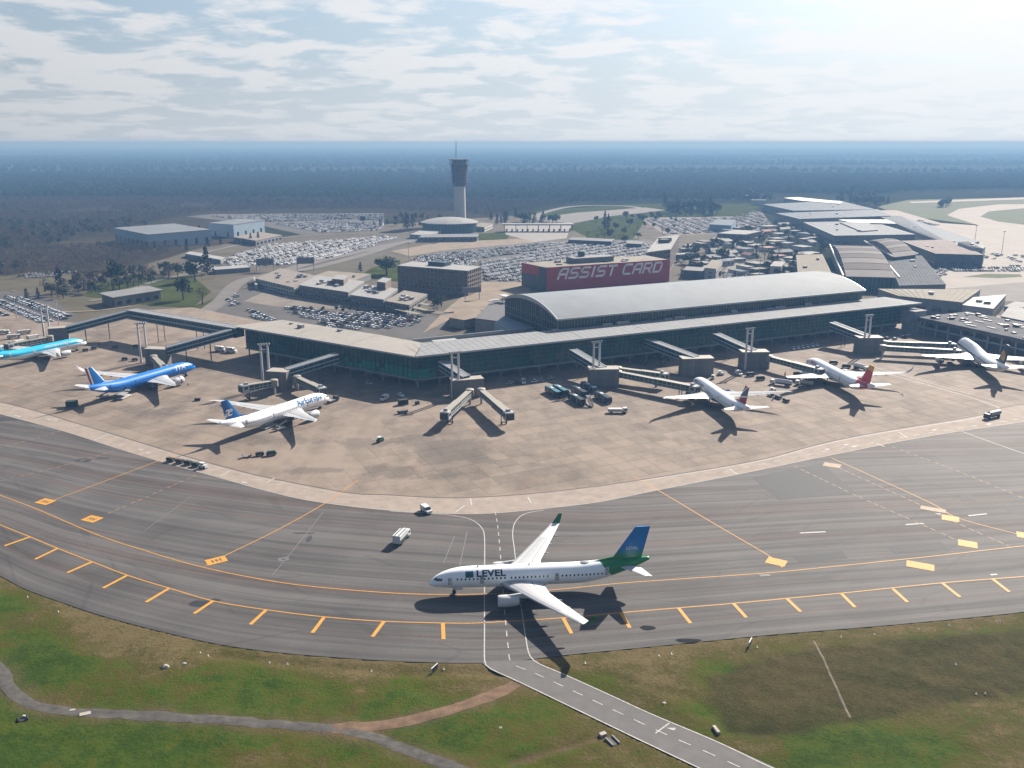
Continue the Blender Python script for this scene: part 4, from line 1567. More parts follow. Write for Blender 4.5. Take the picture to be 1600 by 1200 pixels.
def fin_gradient(name, lo, hi, z0, z1):
    m = bpy.data.materials.new(name)
    m.use_nodes = True
    nt = m.node_tree
    b = nt.nodes['Principled BSDF']
    b.inputs['Roughness'].default_value = 0.3
    tc = node(nt, 'ShaderNodeTexCoord')
    sp = node(nt, 'ShaderNodeSeparateXYZ')
    nt.links.new(tc.outputs['Object'], sp.inputs[0])
    mr = node(nt, 'ShaderNodeMapRange', interpolation_type='SMOOTHSTEP')
    mr.inputs['From Min'].default_value = z0
    mr.inputs['From Max'].default_value = z1
    nt.links.new(sp.outputs['Z'], mr.inputs['Value'])
    mx = node(nt, 'ShaderNodeMix', data_type='RGBA')
    nt.links.new(mr.outputs[0], mx.inputs[0])
    mx.inputs[6].default_value = (*lo, 1)
    mx.inputs[7].default_value = (*hi, 1)
    nt.links.new(mx.outputs[2], b.inputs['Base Color'])
    return m


lv['finmat'] = fin_gradient('blue_to_green_fin', GREEN_T, BLUE_T, 8.6, 12.0)
lv['wlmat'] = mat('green_winglet', GREEN_T, 0.3)
NAVY = mat('navy_lettering', (0.012, 0.014, 0.05), 0.4)
pos, ang = place((670, 903), (1008, 878), 3.4, 7.9, 58.8)
pos = (-21.9, 213.6, 0.03)
ang = R(4.9)
root, H, fin = airliner('taxiing_airliner', 'large white airliner with a blue and green tail, taxiing alone on the taxiway', lv, pos, ang)
for side in (-1, 1):
    conform_text(H, 'LEVEL', 2.5, 12.4 if side < 0 else 20.6, 6.6, side, NAVY, root, bold=0.07, spacing=1.02, sx=1.18)
    for k, c in ((0, (0.004, 0.17, 0.27)), (1, (0.006, 0.12, 0.10))):
        mb = MB()
        r, c0 = H.at(10)
        xs = (9.6, 11.7) if side < 0 else (9.6, 11.7)
        a0 = R(39)
        hh = R(17.5)
        H.patch(mb, xs[0], xs[1], a0 + (0 if k == 0 else -hh), a0 + (hh if k == 0 else 0), side, 0.035, 1, 4)
        mb.build('square_emblem', mat('emblem_half_%d' % k, c, 0.4), root)
    mb = MB()
    M = Matrix(((1, 0, 0, 52.2), (0, 0, 1, -0.45), (0, 1, 0, 11.0), (0, 0, 0, 1))) if side < 0 else Matrix(((-1, 0, 0, 56.3), (0, 0, -1, 0.45), (0, 1, 0, 11.0), (0, 0, 0, 1)))
    flat_text('LEVEL', 1.2, mat('pale_lettering', (0.75, 1.0, 1.1), 0.5), root, M, bold=0.03, spacing=1.08)
mb = MB()
mb.lathe([(0.9, 0.0), (0.85, .25), (0.5, .42), (0.01, .48)], 16, 'z', (0, 0, 0))
for i, v in enumerate(mb.v):
    mb.v[i] = (41.5 + v[0] * 1.7, v[1] * .8, 4.72 + 2.72 + v[2])
mb.build('antenna_dome', LGREY, root, smooth=True)

# --- white jet with a blue tail at the left pier
ae = dict(B787)
AEBLUE = (0.01, 0.15, 0.47)
ae['skin'] = FWHITE
ae['finmat'] = mat('blue_fin', AEBLUE, 0.3, var=0.05)
pos, ang = place((517, 620), (338, 664), 3.6, 8.2, 62.8)
root, H, fin = airliner('parked_airliner', 'white airliner with blue lettering and a blue tail, parked at the curved pier', ae, pos, ang)
AEB = mat('light_blue_lettering', (0.012, 0.20, 0.55), 0.8, spec=.03)
for side in (1, -1):
    conform_text(H, 'AirEuropa', 3.7, 22.4 if side > 0 else 6.2, 6.4, side, AEB, root, bold=0.07, spacing=1.0, off=.06)
    M = Matrix(((-1, 0, 0, 60.3), (0, 0, -1, 0.5), (0, 1, 0, 10.2), (0, 0, 0, 1))) if side > 0 else Matrix(((1, 0, 0, 55.6), (0, 0, 1, -0.5), (0, 1, 0, 10.2), (0, 0, 0, 1)))
    flat_text('\u00e6', 6.2, WHITE, root, M, shear=0.25, bold=0.02, name='fin_emblem')

# --- blue jet
it = dict(A350)
ITBLUE = (0.004, 0.145, 0.52)
it['skin'] = livery('royal_blue_fuselage', ITBLUE, [((1.0, 0, -0.35, -61.4), (0.78, 0.79, 0.8))], 0.3)
it['belly'] = mat('royal_blue_belly', ITBLUE, 0.3)
it['doormat'] = mat('royal_blue_door', (0.005, 0.125, 0.45), 0.3)
sl = (61.0 + 4.0 - 53.6 - 8.9) / (17.1 - 7.3)
TE = 53.6 + 8.9


def fb(off):
    return (1.0, 0, -sl, -(TE - sl * 7.3) + off)


sl2 = (61.0 - 53.6) / (17.1 - 7.3)
it['finmat'] = livery('tricolour_fin', (0.004, 0.12, 0.38), [(fb(2.2), (0.01, 0.09, 0.06)), (fb(1.9), (0.75, 0.75, 0.75)), (fb(1.2), (0.22, 0.012, 0.02)), (fb(0.25), (0.7, 0.7, 0.7)), ((-1.0, 0, sl2, (53.6 - sl2 * 7.3) + 0.35), (0.72, 0.73, 0.75))], 0.3)
pos, ang = place((311, 571), (122, 610), 3.6, 8.2, 66.8)
root, H, fin = airliner('parked_airliner', 'bright blue airliner with white wings, parked at the left end of the pier', it, pos, ang)
for side in (1, -1):
    conform_text(H, 'ITA', 3.4, 15.6 if side > 0 else 7.6, 6.3, side, WHITE, root, bold=0.09, spacing=1.12, shear=0.1, sx=1.15)
    mb = MB()
    for (ye, xe, ze, De, Le) in it['engines']:
        mb.lathe([(De / 2 * 1.035, Le * .3), (De / 2 * 1.04, Le * .42)], 28, 'x', (xe, side * ye, ze), cap=False)
    mb.build('nacelle_band', mat('nacelle_band_blue', (0.01, 0.05, 0.2), .4), root)

# --- turquoise jet cut by the left edge
ar = dict(A330)
ar['skin'] = livery('turquoise_fuselage', (0.70, 0.72, 0.74), [((0, 0, 1.0, -4.75), (0.01, 0.38, 0.62))], 0.28)
ar['belly'] = mat('silver_belly', (0.68, 0.7, 0.72), 0.35)
ar['finmat'] = mat('turquoise_fin', (0.01, 0.36, 0.60), 0.3)
ar['wlmat'] = WHITE
a = G(135, 535, 3.6)
ang = R(-119)
pos = (a.x, a.y, 0.03)
root, H, fin = airliner('parked_airliner', 'turquoise and white airliner cut by the left edge of the photo', ar, pos, ang)
for side in (1, -1):
    conform_text(H, 'AEROLINEAS ARGENTINAS', 1.45, 27.0 if side > 0 else 8.5, 6.4, side, WHITE, root, bold=0.03)

# --- white jet with a red, white and blue tail
ba = dict(B787)
ba['skin'] = livery('white_fuselage_blue_belly', (0.79, 0.80, 0.82), [((0, 0, -1.0, 3.55), (0.03, 0.045, 0.17))], 0.28)
ba['belly'] = mat('navy_belly', (0.03, 0.045, 0.17), 0.35)
ba['nacelle'] = mat('navy_nacelle', (0.03, 0.045, 0.17), 0.35)
RED_B = (0.30, 0.012, 0.025)
NVY = (0.012, 0.025, 0.09)
ba['finmat'] = livery('flag_fin', RED_B, [((-0.25, 0, 1.0, 2.9), (0.75, 0.75, 0.76)), ((-0.25, 0, 1.0, 2.3), NVY), ((-0.75, 0, 1.0, 28.6), (0.75, 0.75, 0.76)), ((-0.75, 0, 1.0, 27.9), RED_B), ((0.5, 0, -1.0, -20.6), RED_B)], 0.3)
pos, ang = place((1080, 592), (1178, 643), 3.6, 8.2, 62.8)
root, H, fin = airliner('parked_airliner', 'white airliner with a red, white and navy tail, middle of the right pier', ba, pos, ang)
for side in (1, -1):
    conform_text(H, 'BRITISH AIRWAYS', 1.5, 20.5 if side > 0 else 7.0, 6.0, side, mat('navy_lettering', (0.012, 0.014, 0.05)), root, bold=0.02)

# --- white jet with a red and yellow tail
ib = dict(A350)
RED_I = (0.50, 0.012, 0.03)
ib['skin'] = livery('white_fuselage_red_tail', (0.80, 0.81, 0.83), [((1.0, 0, 0.75, -59.6), RED_I), ((1.0, 0, -0.2, -61.2), (0.78, 0.78, 0.80))], 0.28)
ib['finmat'] = livery('red_yellow_fin', RED_I, [((0.1, 0, 1.0, -20.6), (0.62, 0.33, 0.03))], 0.3)
pos, ang = place((1250, 560), (1382, 611), 3.6, 8.4, 66.8)
root, H, fin = airliner('parked_airliner', 'white airliner with a red tail topped in yellow, right part of the pier', ib, pos, ang)
for side in (1, -1):
    conform_text(H, 'IBERIA', 1.9, 18.0 if side > 0 else 9.5, 6.3, side, mat('red_lettering', RED_I, .4), root, bold=0.05, spacing=1.1)
    mb = MB()
    rr = []
    for (y, x, c, z) in ib['tipcurve'][1:]:
        rr.append([(p[0], p[1] + 0.03 * side, p[2] + 0.03) for p in airfoil(x - 0.03, c + 0.06, side * y, z, 0.13)])
    if side < 0:
        rr = [list(reversed(r)) for r in rr]
    mb.loft(rr)
    mb.build('wing_tip', mat('red_wing_tip', RED_I, .35), root, smooth=True)

# --- four-engined jet with a dark blue tail and a yellow disc
lh = dict(B747)
lh['skin'] = livery('white_fuselage_blue_band', (0.76, 0.78, 0.80), [(((0, 0, -1.0, 6.15), (0, 0, 1.0, -5.35), (-1.0, 0, 0, 62.0)), (0.012, 0.03, 0.12))], 0.28)
DBL = (0.012, 0.018, 0.065)
lh['finmat'] = mat('dark_blue_fin', DBL, 0.3)
a = G(1499, 531, 6.5)
ang = R(-99.5)
root, H, fin = airliner('parked_airliner', 'four-engined white airliner with a dark blue tail bearing a yellow disc, far right', lh, (a.x, a.y, 0.03), ang)
for side in (1, -1):
    mb = MB()
    cx, cz, rr_ = 69.0, 13.4, 2.7
    mb.poly([(cx + rr_ * math.cos(t) * (-1 if side > 0 else 1), side * 0.52, cz + rr_ * math.sin(t)) for t in np.linspace(0, 2 * math.pi, 28, endpoint=False)])
    em = mb.build('fin_disc', mat('yellow_disc', (0.68, 0.38, 0.03), .4), root)
    mb = MB()
    f = -1 if side > 0 else 1
    bird = [(-1.6, -0.9), (-0.4, -0.2), (1.7, 1.3), (1.0, 0.5), (0.4, 0.1), (1.2, -0.3), (0.2, -0.4), (-0.5, -1.7), (-0.6, -0.8)]
    mb.poly([(cx + x * f, side * 0.545, cz + z) for x, z in bird])
    mb.build('bird_emblem', mat('disc_bird', DBL, .4), root)
# ------------------------------------------------------------------ pier, hall and the bridges
PC = Vector((-46.2, 413.8))
UE, NE = Vector((0.901, 0.434)), Vector((-0.434, 0.901))
UW, NW = Vector((-0.83, 0.558)), Vector((0.558, 0.83))


def PE(a, p, z=0):
    q = PC + UE * a + NE * p
    return (q.x, q.y, z)


def PW(a, p, z=0):
    q = PC + UW * a + NW * p
    return (q.x, q.y, z)


AE_, AW_ = math.atan2(UE.y, UE.x), math.atan2(UW.y, UW.x)
ROOFM = mat('pale_metal_roof', (0.36, 0.37, 0.38), 0.8, var=0.10, scale=0.25, spec=0.08)
ROOFW = mat('cream_metal_roof', (0.44, 0.41, 0.365), 0.65, var=0.10, scale=0.25, spec=0.25)
FASC = mat('white_fascia', (0.55, 0.56, 0.57), 0.45, var=0.08, scale=0.3)
MULL = mat('green_grey_mullion', (0.09, 0.16, 0.155), 0.5)
MULL2 = mat('grey_mullion', (0.27, 0.30, 0.31), 0.5)
SOFFIT = mat('grey_soffit', (0.25, 0.27, 0.28), 0.7)  # plain grey of the solid floors behind the glazing
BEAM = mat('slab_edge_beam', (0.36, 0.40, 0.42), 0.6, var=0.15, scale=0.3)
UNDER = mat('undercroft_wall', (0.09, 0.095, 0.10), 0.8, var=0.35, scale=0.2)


def prism3(mb, bot, top, mi=0):
    """closed body between two rings of 3D points (same order, anticlockwise from above)"""
    n = len(bot)
    i = len(mb.v)
    mb.v += [tuple(p) for p in bot] + [tuple(p) for p in top]
    mb.f.append(tuple(i + n + k for k in range(n)))
    mb.m.append(mi)
    mb.f.append(tuple(i + n - 1 - k for k in range(n)))
    mb.m.append(mi)
    for k in range(n):
        j = (k + 1) % n
        mb.f.append((i + k, i + j, i + n + j, i + n + k))
        mb.m.append(mi)


def zset(p, z):
    return (p[0], p[1], z)


def pier():
    t = thing('pier_building', 'long bent glass pier with a pale overhanging roof facing the apron', 'terminal', (PC.x, PC.y, 0))
    inv = Vector((PC.x, PC.y, 0))

    def B(mb, name, m, kind=None, **k):
        mb.v = [(x - inv.x, y - inv.y, z) for x, y, z in mb.v]
        o = mb.build(name, m, t, **k)
        if kind:
            o['kind'] = kind
        return o
    mit_f, mit_b = (PC.x, PC.y), (-44.5, 437.4)
    # roof bays
    for wing, P, length, m, depth, cuts in (('e', PE, 339, ROOFM, 20.5, [0, 16, 52, 92, 132, 172, 212, 252, 292, 339]), ('w', PW, 128, ROOFW, 23.0, [0, 44, 84, 128])):
        for a, b in zip(cuts[:-1], cuts[1:]):
            mb = MB()
            g = 0.12
            f0 = mit_f if a == 0 else P(a + g, 0)
            b0 = mit_b if a == 0 else P(a + g, depth)
            if a == 0:
                f0 = P(0.35, 0.05)
                q = P(0, 0)
                b0 = (mit_b[0] + (UE if wing == 'e' else UW).x * .35, mit_b[1] + (UE if wing == 'e' else UW).y * .35)
            f1, b1 = P(b - g, 0), P(b - g, depth)
            if wing == 'e' and b == 339:
                f1, b1 = P(b, 0), P(b - 10, depth)
            if wing == 'w' and b == 128:
                f1, b1 = P(b + 3, 0), P(b - 12, depth)
            ring = [f0, f1, b1, b0]
            if wing == 'w':
                ring.reverse()
                zz = [18.4, 18.4, 17.0, 17.0]
            else:
                zz = [17.0, 17.0, 18.4, 18.4]
            prism3(mb, [zset(p, z - 0.55) for p, z in zip(ring, zz)], [zset(p, z) for p, z in zip(ring, zz)])
            B(mb, 'roof_panel', m)
        # fascia along the front edge
        mb = MB()
        ring = [P(0.2 if wing == 'e' else 0.2, -0.35), P(length, -0.35), P(length, -0.02), P(0.2, -0.02)]
        if wing == 'w':
            ring.reverse()
        prism3(mb, [zset(p, 16.25) for p in ring], [zset(p, 17.12) for p in ring])
        B(mb, 'fascia', FASC)
        # standing seams, small ribs over the roof
        mb = MB()
        k = 3.0
        while k < length - 14:
            lo = 0.3
            p0, p1 = P(k, lo), P(k, depth - .3)
            if k > 14 or True:
                q0 = (p0[0], p0[1], 17.0 + 1.4 * lo / depth + .02)
                q1 = (p1[0], p1[1], 18.40)
                mb.tube(q0, q1, 0.05, n=4)
            k += 3.6
        B(mb, 'roof_seams', m, 'stuff')
    # glazing
    for wing, P, a0, a1, u in (('e', PE, 2.7, 335, UE), ('w', PW, 2.4, 126, UW)):
        pn, pm, ps = MB(), MB(), MB()
        off = 4.6
        na = int((a1 - a0) / 3.0)
        levels = [4.7, 7.0, 9.2, 11.4, 13.4, 15.2, 16.6]
        for i in range(na):
            x0, x1 = a0 + (a1 - a0) * i / na, a0 + (a1 - a0) * (i + 1) / na
            for j in range(6):
                tl = rng.uniform(-.03, .03, 4)
                q = [P(x0, off + tl[0], levels[j]), P(x1, off + tl[1], levels[j]), P(x1, off + tl[2], levels[j + 1]), P(x0, off + tl[3], levels[j + 1])]
                if wing == 'w':
                    q.reverse()
                lit = (j < 2 and wing == 'w' and x0 < 48) or (j < 2 and wing == 'e' and x0 < 10)  # lower panes by the bend: their highlight is put into a brighter glass colour
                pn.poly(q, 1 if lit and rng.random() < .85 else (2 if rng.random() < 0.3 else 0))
            c = P(x0, off - 0.12, 4.6)
            pm.box(c, (0.16, 0.3, 12.0), rz=AE_ if wing == 'e' else AW_)
        for z in levels[1:-1]:
            c = P((a0 + a1) / 2, off - 0.1, z)
            pm.box(c, (a1 - a0, 0.22, 0.14), rz=AE_ if wing == 'e' else AW_)
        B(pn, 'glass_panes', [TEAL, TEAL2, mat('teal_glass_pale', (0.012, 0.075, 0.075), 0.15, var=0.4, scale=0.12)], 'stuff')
        B(pm, 'mullions', MULL, 'stuff')
        # slab edge at first floor, soffit and undercroft
        mb = MB()
        c = P((a0 + a1) / 2, off - 0.4, 3.9)
        mb.box(c, (a1 - a0, 0.9, 0.62), rz=AE_ if wing == 'e' else AW_)
        B(mb, 'slab_edge', BEAM)
        mb = MB()
        ring = [P(a0, off + .1), P(a1, off + .1), P(a1, 19.5), P(a0 + 9, 19.5)]
        if wing == 'w':
            ring.reverse()
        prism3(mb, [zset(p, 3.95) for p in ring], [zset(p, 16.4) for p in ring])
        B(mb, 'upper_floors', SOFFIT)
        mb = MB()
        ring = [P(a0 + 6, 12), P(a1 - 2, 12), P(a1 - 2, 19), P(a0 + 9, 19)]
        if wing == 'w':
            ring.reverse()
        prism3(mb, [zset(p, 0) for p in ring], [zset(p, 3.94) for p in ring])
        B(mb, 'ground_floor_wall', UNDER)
        # ground floor doors and pale panels in the undercroft
        first = None
        for i in range(int((a1 - 10) / 11)):
            a = 8 + i * 11
            if first is None:
                mb = MB()
                mb.box((0, 0, 0.02), (5.2, 0.12, 3.1))
                first = mb.build('bay_door', mat('bay_door_grey', (0.17, 0.18, 0.19), 0.6, rand=.4), t)
                o = first
            else:
                o = inst(first, 'bay_door', t)
            c = P(a, 11.9)
            o.location = (c[0] - inv.x, c[1] - inv.y, 0)
            o.rotation_euler.z = AE_ if wing == 'e' else AW_
        first = None
        a = a0 + .5
        while a < a1:
            if first is None:
                mb = MB()
                mb.tube((0, 0, 0), (0, 0, 3.9), 0.38, n=10)
                first = mb.build('column', CONC, t, smooth=True)
                o = first
            else:
                o = inst(first, 'column', t)
            c = P(a, off + .1)
            o.location = (c[0] - inv.x, c[1] - inv.y, 0)
            a += 11.0
        # roof struts under the overhang
        first = None
        a = a0 + 8
        while a < a1 - 6:
            if first is None:
                mb = MB()
                mb.box((0, 0, 16.15), (0.3, 4.3, 0.35))
                first = mb.build('eave_bracket', FASC, t)
                o = first
            else:
                o = inst(first, 'eave_bracket', t)
            c = P(a, 2.4)
            o.location = (c[0] - inv.x, c[1] - inv.y, 0)
            o.rotation_euler.z = AE_ if wing == 'e' else AW_
            a += 12.0
    # roof plant along the back edge
    for i, a in enumerate((86, 118, 128, 158, 166, 205, 232, 240, 262)):
        mb = MB()
        mb.box((0, 0, 18.2), (4 + (i * 37 % 5), 1.6, 0.9 + (i % 3) * .4))
        c = PE(a, 18.6)
        o = mb.build('roof_vent', LGREY, t, loc=(c[0] - inv.x, c[1] - inv.y, 0), rz=AE_)
    for (px, py, s) in ((470, 511, 1.6), (531, 517, 1.2), (455, 506, .9)):
        g = G(px, py, 18.2)
        mb = MB()
        mb.box((0, 0, -.4), (2.2 * s, 1.2 * s, 1.1 * s))
        mb.build('roof_hatch', LGREY, t, loc=(g.x - inv.x, g.y - inv.y, 18.2), rz=AW_)
    return t


pier()


def hall():
    t = thing('arched_hall', 'big hall with a pale grey arched roof behind the pier', 'terminal', PE(200, 60))
    o0 = Vector(PE(200, 60))

    def B(mb, name, m, kind=None, **k):
        mb.v = [(x - o0.x, y - o0.y, z) for x, y, z in mb.v]
        o = mb.build(name, m, t, **k)
        if kind:
            o['kind'] = kind
        return o
    s0, s1, z0, pk = 20.0, 90.0, 24.0, 31.2
    ch = s1 - s0
    sag = pk - z0
    rad = (ch * ch / 4 + sag * sag) / (2 * sag)
    mid, zc = (s0 + s1) / 2, pk - rad

    def arc(s, dz=0):
        return zc + math.sqrt(max(0, rad * rad - (s - mid) ** 2)) + dz
    N = 26
    ss = [s0 + ch * k / N for k in range(N + 1)]
    a0, a1 = 88.0, 311.0
    cuts = np.linspace(a0, a1, 8)
    HR = mat('hall_roof_metal', (0.285, 0.32, 0.35), 0.75, var=0.10, scale=0.10, spec=0.15, rand=.05)
    for a, b in zip(cuts[:-1], cuts[1:]):
        mb = MB()
        g = 0.012
        rings = []
        for x in (a + g, b - g):
            rings.append([PE(x, s, arc(s)) for s in ss] + [PE(x, s, arc(s, -0.7)) for s in reversed(ss)])
        rings = [list(reversed(r)) for r in rings]
        mb.loft(rings)
        B(mb, 'roof_panel', HR, smooth=True)
    # white edge beam at the eave and arched gable fascia
    mb = MB()
    mb.box(PE((a0 + a1) / 2, s0 - .25, z0 - .75), (a1 - a0, .5, .95), rz=AE_)
    B(mb, 'eave_beam', FASC)
    for x in (a0 - .15, a1 + .15):
        mb = MB()
        rr = []
        for xx in (x - .3, x + .3):
            rr.append([PE(xx, s, arc(s, .12)) for s in ss] + [PE(xx, s, arc(s, -.9 - 1.3 * math.sin(math.pi * (s - s0) / ch))) for s in reversed(ss)])
        mb.loft([list(reversed(r)) for r in rr])
        B(mb, 'gable_fascia', FASC)
    # front clerestory
    mb, mm = MB(), MB()
    fr = s0 + 1.6
    na = 110
    HG = mat('hall_glass', (0.008, 0.045, 0.06), 0.1, var=.5, scale=.2, spec=.5)
    for i in range(na):
        xa, xb = a0 + 1 + (a1 - a0 - 2) * i / na, a0 + 1 + (a1 - a0 - 2) * (i + 1) / na
        tl = rng.uniform(-.02, .02, 2)
        mb.poly([PE(xa, fr + tl[0], 16), PE(xb, fr + tl[1], 16), PE(xb, fr + tl[1], 23.4), PE(xa, fr + tl[0], 23.4)])
        mm.box(PE(xa, fr - .15, 16), (0.32, 0.35, 7.3), rz=AE_)
    B(mb, 'clerestory_panes', HG, 'stuff')
    B(mm, 'clerestory_mullions', MULL2, 'stuff')
    # gable walls
    for x, sg in ((a0 + 1.2, 1), (a1 - 1.2, -1)):
        mb, mm = MB(), MB()
        q = [PE(x, s0 + 1.6, 0)] + [PE(x, s, arc(s, -.9)) for s in ss[1:-1]] + [PE(x, s1 - 1.6, 0)]
        mb.poly(q if sg < 0 else list(reversed(q)))
        k = s0 + 3
        while k < s1 - 2:
            mm.box(PE(x - .18 * sg, k, 14), (0.35, 0.3, arc(k, -1.2) - 14), rz=AE_)
            k += 2.7
        for z in (16.5, 20.5):
            mm.box(PE(x - .16 * sg, mid, z), (0.3, ch - 5, .3), rz=AE_)
        B(mb, 'gable_glass', HG)
        B(mm, 'gable_mullions', MULL2, 'stuff')
    # solid lower storeys and back wall
    mb = MB()
    mb.box(PE((a0 + a1) / 2, (s0 + s1) / 2 + 1, 0), (a1 - a0 - 3.2, ch - 4.5, 16), rz=AE_)
    B(mb, 'lower_floors', SOFFIT)
    mb = MB()
    mb.box(PE((a0 + a1) / 2, s1 - 2, 0), (a1 - a0 - 3, .6, 23.4), rz=AE_)
    B(mb, 'back_wall', LGREY)


hall()

# low link roofs between pier and hall
def slab_on(name, label, cat, ring, z0, z1, m, mw, group=None, roof_t=0.5, par=0.25):
    cx = sum(p[0] for p in ring) / len(ring)
    cy = sum(p[1] for p in ring) / len(ring)
    t = thing(name, label, cat, (cx, cy, 0), 0, group)
    loc = [(p[0] - cx, p[1] - cy) for p in ring]
    mb = MB()
    mb.prism(loc, z0, z1 - roof_t)
    mb.build('wall', mw, t)
    mb = MB()
    big = [(x * (1 + par / max(2, math.hypot(x, y))), y * (1 + par / max(2, math.hypot(x, y)))) for x, y in loc]
    mb.prism(big, z1 - roof_t + .002, z1)
    mb.build('roof', m, t)
    return t


BLUEW = mat('pale_blue_wall', (0.20, 0.36, 0.50), 0.6, var=.1, scale=.2)
PALER = mat('pale_flat_roof', (0.30, 0.30, 0.30), 0.85, var=.18, scale=.3)
t = slab_on('link_building', 'low flat-roofed link between the bend of the pier and the arched hall', 'building', [PE(12, 21), PE(86, 21), PE(86, 44), PE(14, 40)], 0, 14.0, PALER, LGREY)
mb = MB()
mb.box(PE(27, 29, 14.01), (13, 6, 2.6), rz=AE_)
cx, cy = t.location.x, t.location.y
mb.v = [(x - cx, y - cy, z) for x, y, z in mb.v]
mb.build('roof_box', LGREY, t)
mb = MB()
mb.box(PE(47, 41.5, 14.01), (66, .6, 2.0), rz=AE_)
mb.v = [(x - cx, y - cy, z) for x, y, z in mb.v]
mb.build('parapet', LGREY, t)
slab_on('plant_building', 'pale blue block tucked against the arched west end of the hall', 'building', [PE(72, 45), PE(86.5, 45), PE(86.5, 84), PE(72, 66)], 0, 15.0, mat('blue_grey_roof', (0.22, 0.30, 0.37), .7, var=.12, scale=.3), BLUEW)

# elevated road and forecourt behind the bend
DARKROAD = mat('elevated_roadway', (0.085, 0.085, 0.088), .85, var=.2, scale=.3)
BEIGE = mat('sandy_ground', (0.30, 0.245, 0.19), .95, var=.28, scale=.06, detail=9, spec=.1)


def raised(name, label, cat, px, h, m, mw=CONC):
    ring = [G(a, b, h) for a, b in px]
    return slab_on(name, label, cat, [(p.x, p.y) for p in ring], 0, h, m, mw)


raised('approach_ramp', 'dark elevated approach road rising to the west end of the arched hall', 'ramp', [(742, 497), (771, 468), (796, 464), (802, 476), (798, 500), (790, 503)], 9.0, DARKROAD)
raised('forecourt_deck', 'sandy forecourt deck beside the dark approach ramp', 'deck', [(702, 496), (728, 468), (760, 463), (773, 467), (744, 496), (725, 500)], 6.0, BEIGE)
t = thing('white_canopy', 'small white angled canopy at the west end of the arched hall', 'canopy', G(790, 492, 0))
g = G(790, 484, 16)
mb = MB()
mb.box((0, 0, 13), (5, 10, .5), rz=.6, shear=0)
mb.box((-6, -5, 11), (2, 14, .6), rz=-.9)
mb.build('canopy_roof', WHITE, t)
mb = MB()
for x, y in ((-2, -3), (2, 3)):
    mb.tube((x, y, 0), (x, y, 13), .3)
mb.build('canopy_post', FASC, t)['kind'] = 'stuff'
t = thing('gantry_sign', 'grey road sign panel on two posts behind the bend of the pier', 'sign', G(738, 468, 6))
mb = MB()
mb.box((-.5, 0, 5), (14, .5, 4))
mb.build('sign_panel', MGREY, t, rz=.3)
for x in (-5, 5):
    mb = MB()
    mb.tube((x, x * .3, 0), (x, x * .3, 5), .3)
    mb.build('sign_post', LGREY, t)


# twin masts, bridge heads and passenger bridges
def twin_mast(px, py, ptop, label, sep=10):
    g = G(px, py)
    h = 21.5
    t = thing('twin_mast', label, 'light mast', g, 0, 'twin white masts along the pier')
    d = 3.0
    for x in (-d / 2, d / 2):
        mb = MB()
        mb.tube((x, x * .4, 0), (x, x * .4, h), .58, .50, n=12)
        mb.build('mast', WHITE, t, smooth=True)
    mb = MB()
    mb.box((0, 0, h - .5), (5.0, .5, .5), rz=.38)
    mb.box((0, 0, h - 2.6), (3.2, .3, .3), rz=.38)
    mb.build('crossbar', FASC, t)
    first = None
    for k in range(5):
        if first is None:
            mb = MB()
            mb.box((0, -.3, h), (.8, .9, .7), taper=(.8, .6))
            first = mb.build('floodlight', LGREY, t)
            o = first
        else:
            o = inst(first, 'floodlight', t)
        o.location = ((k - 2) * 1.15, (k - 2) * .45, .02)
    return t


def local_frame(root, p):
    return (p[0] - root.location.x, p[1] - root.location.y)


PANEL = mat('bridge_head_panel', (0.235, 0.225, 0.215), .8, var=.18, scale=.4, rand=.14)


def bridge_head(px0, px1, py, depth, h, label, rz):
    """grey panelled block where the bridges start; front edge seen from px0 to px1 at py"""
    a, b = G(px0, py), G(px1, py)
    w = (b - a).length
    c = (a + b) / 2 + Vector((0, depth / 2, 0))
    t = thing('bridge_head', label, 'bridge head', (c.x, c.y, 0), rz, 'grey bridge heads along the pier')
    mb = MB()
    mb.box((0, 0, 0), (w - .3, depth - .3, h - .35))
    mb.build('core', mat('bridge_head_core', (.12, .115, .11), .85), t)
    mb = MB()
    mb.box((0, 0, h - .34), (w + .3, depth + .3, .35))
    mb.build('roof', ROOFW, t)
    n = max(3, int(w / 1.6))
    first = None
    for sd in (-1, 1):
        for k in range(n):
            if first is None:
                mb = MB()
                mb.box((0, 0, .1), (w / n - .06, .16, h - .5))
                first = o = mb.build('wall_panel', PANEL, t)
            else:
                o = inst(first, 'wall_panel', t)
            o.location = (-w / 2 + (k + .5) * w / n, sd * (depth / 2 - .07), 0)
    m2 = max(2, int(depth / 1.6))
    mb = MB()
    mb.box((0, 0, .1), (.16, depth / m2 - .06, h - .5))
    first2 = None
    for sd in (-1, 1):
        for k in range(m2):
            if first2 is None:
                first2 = o = mb.build('wall_panel', PANEL, t)
            else:
                o = inst(first2, 'wall_panel', t)
            o.location = (sd * (w / 2 - .07), -depth / 2 + (k + .5) * depth / m2, 0)
    return t, c, w


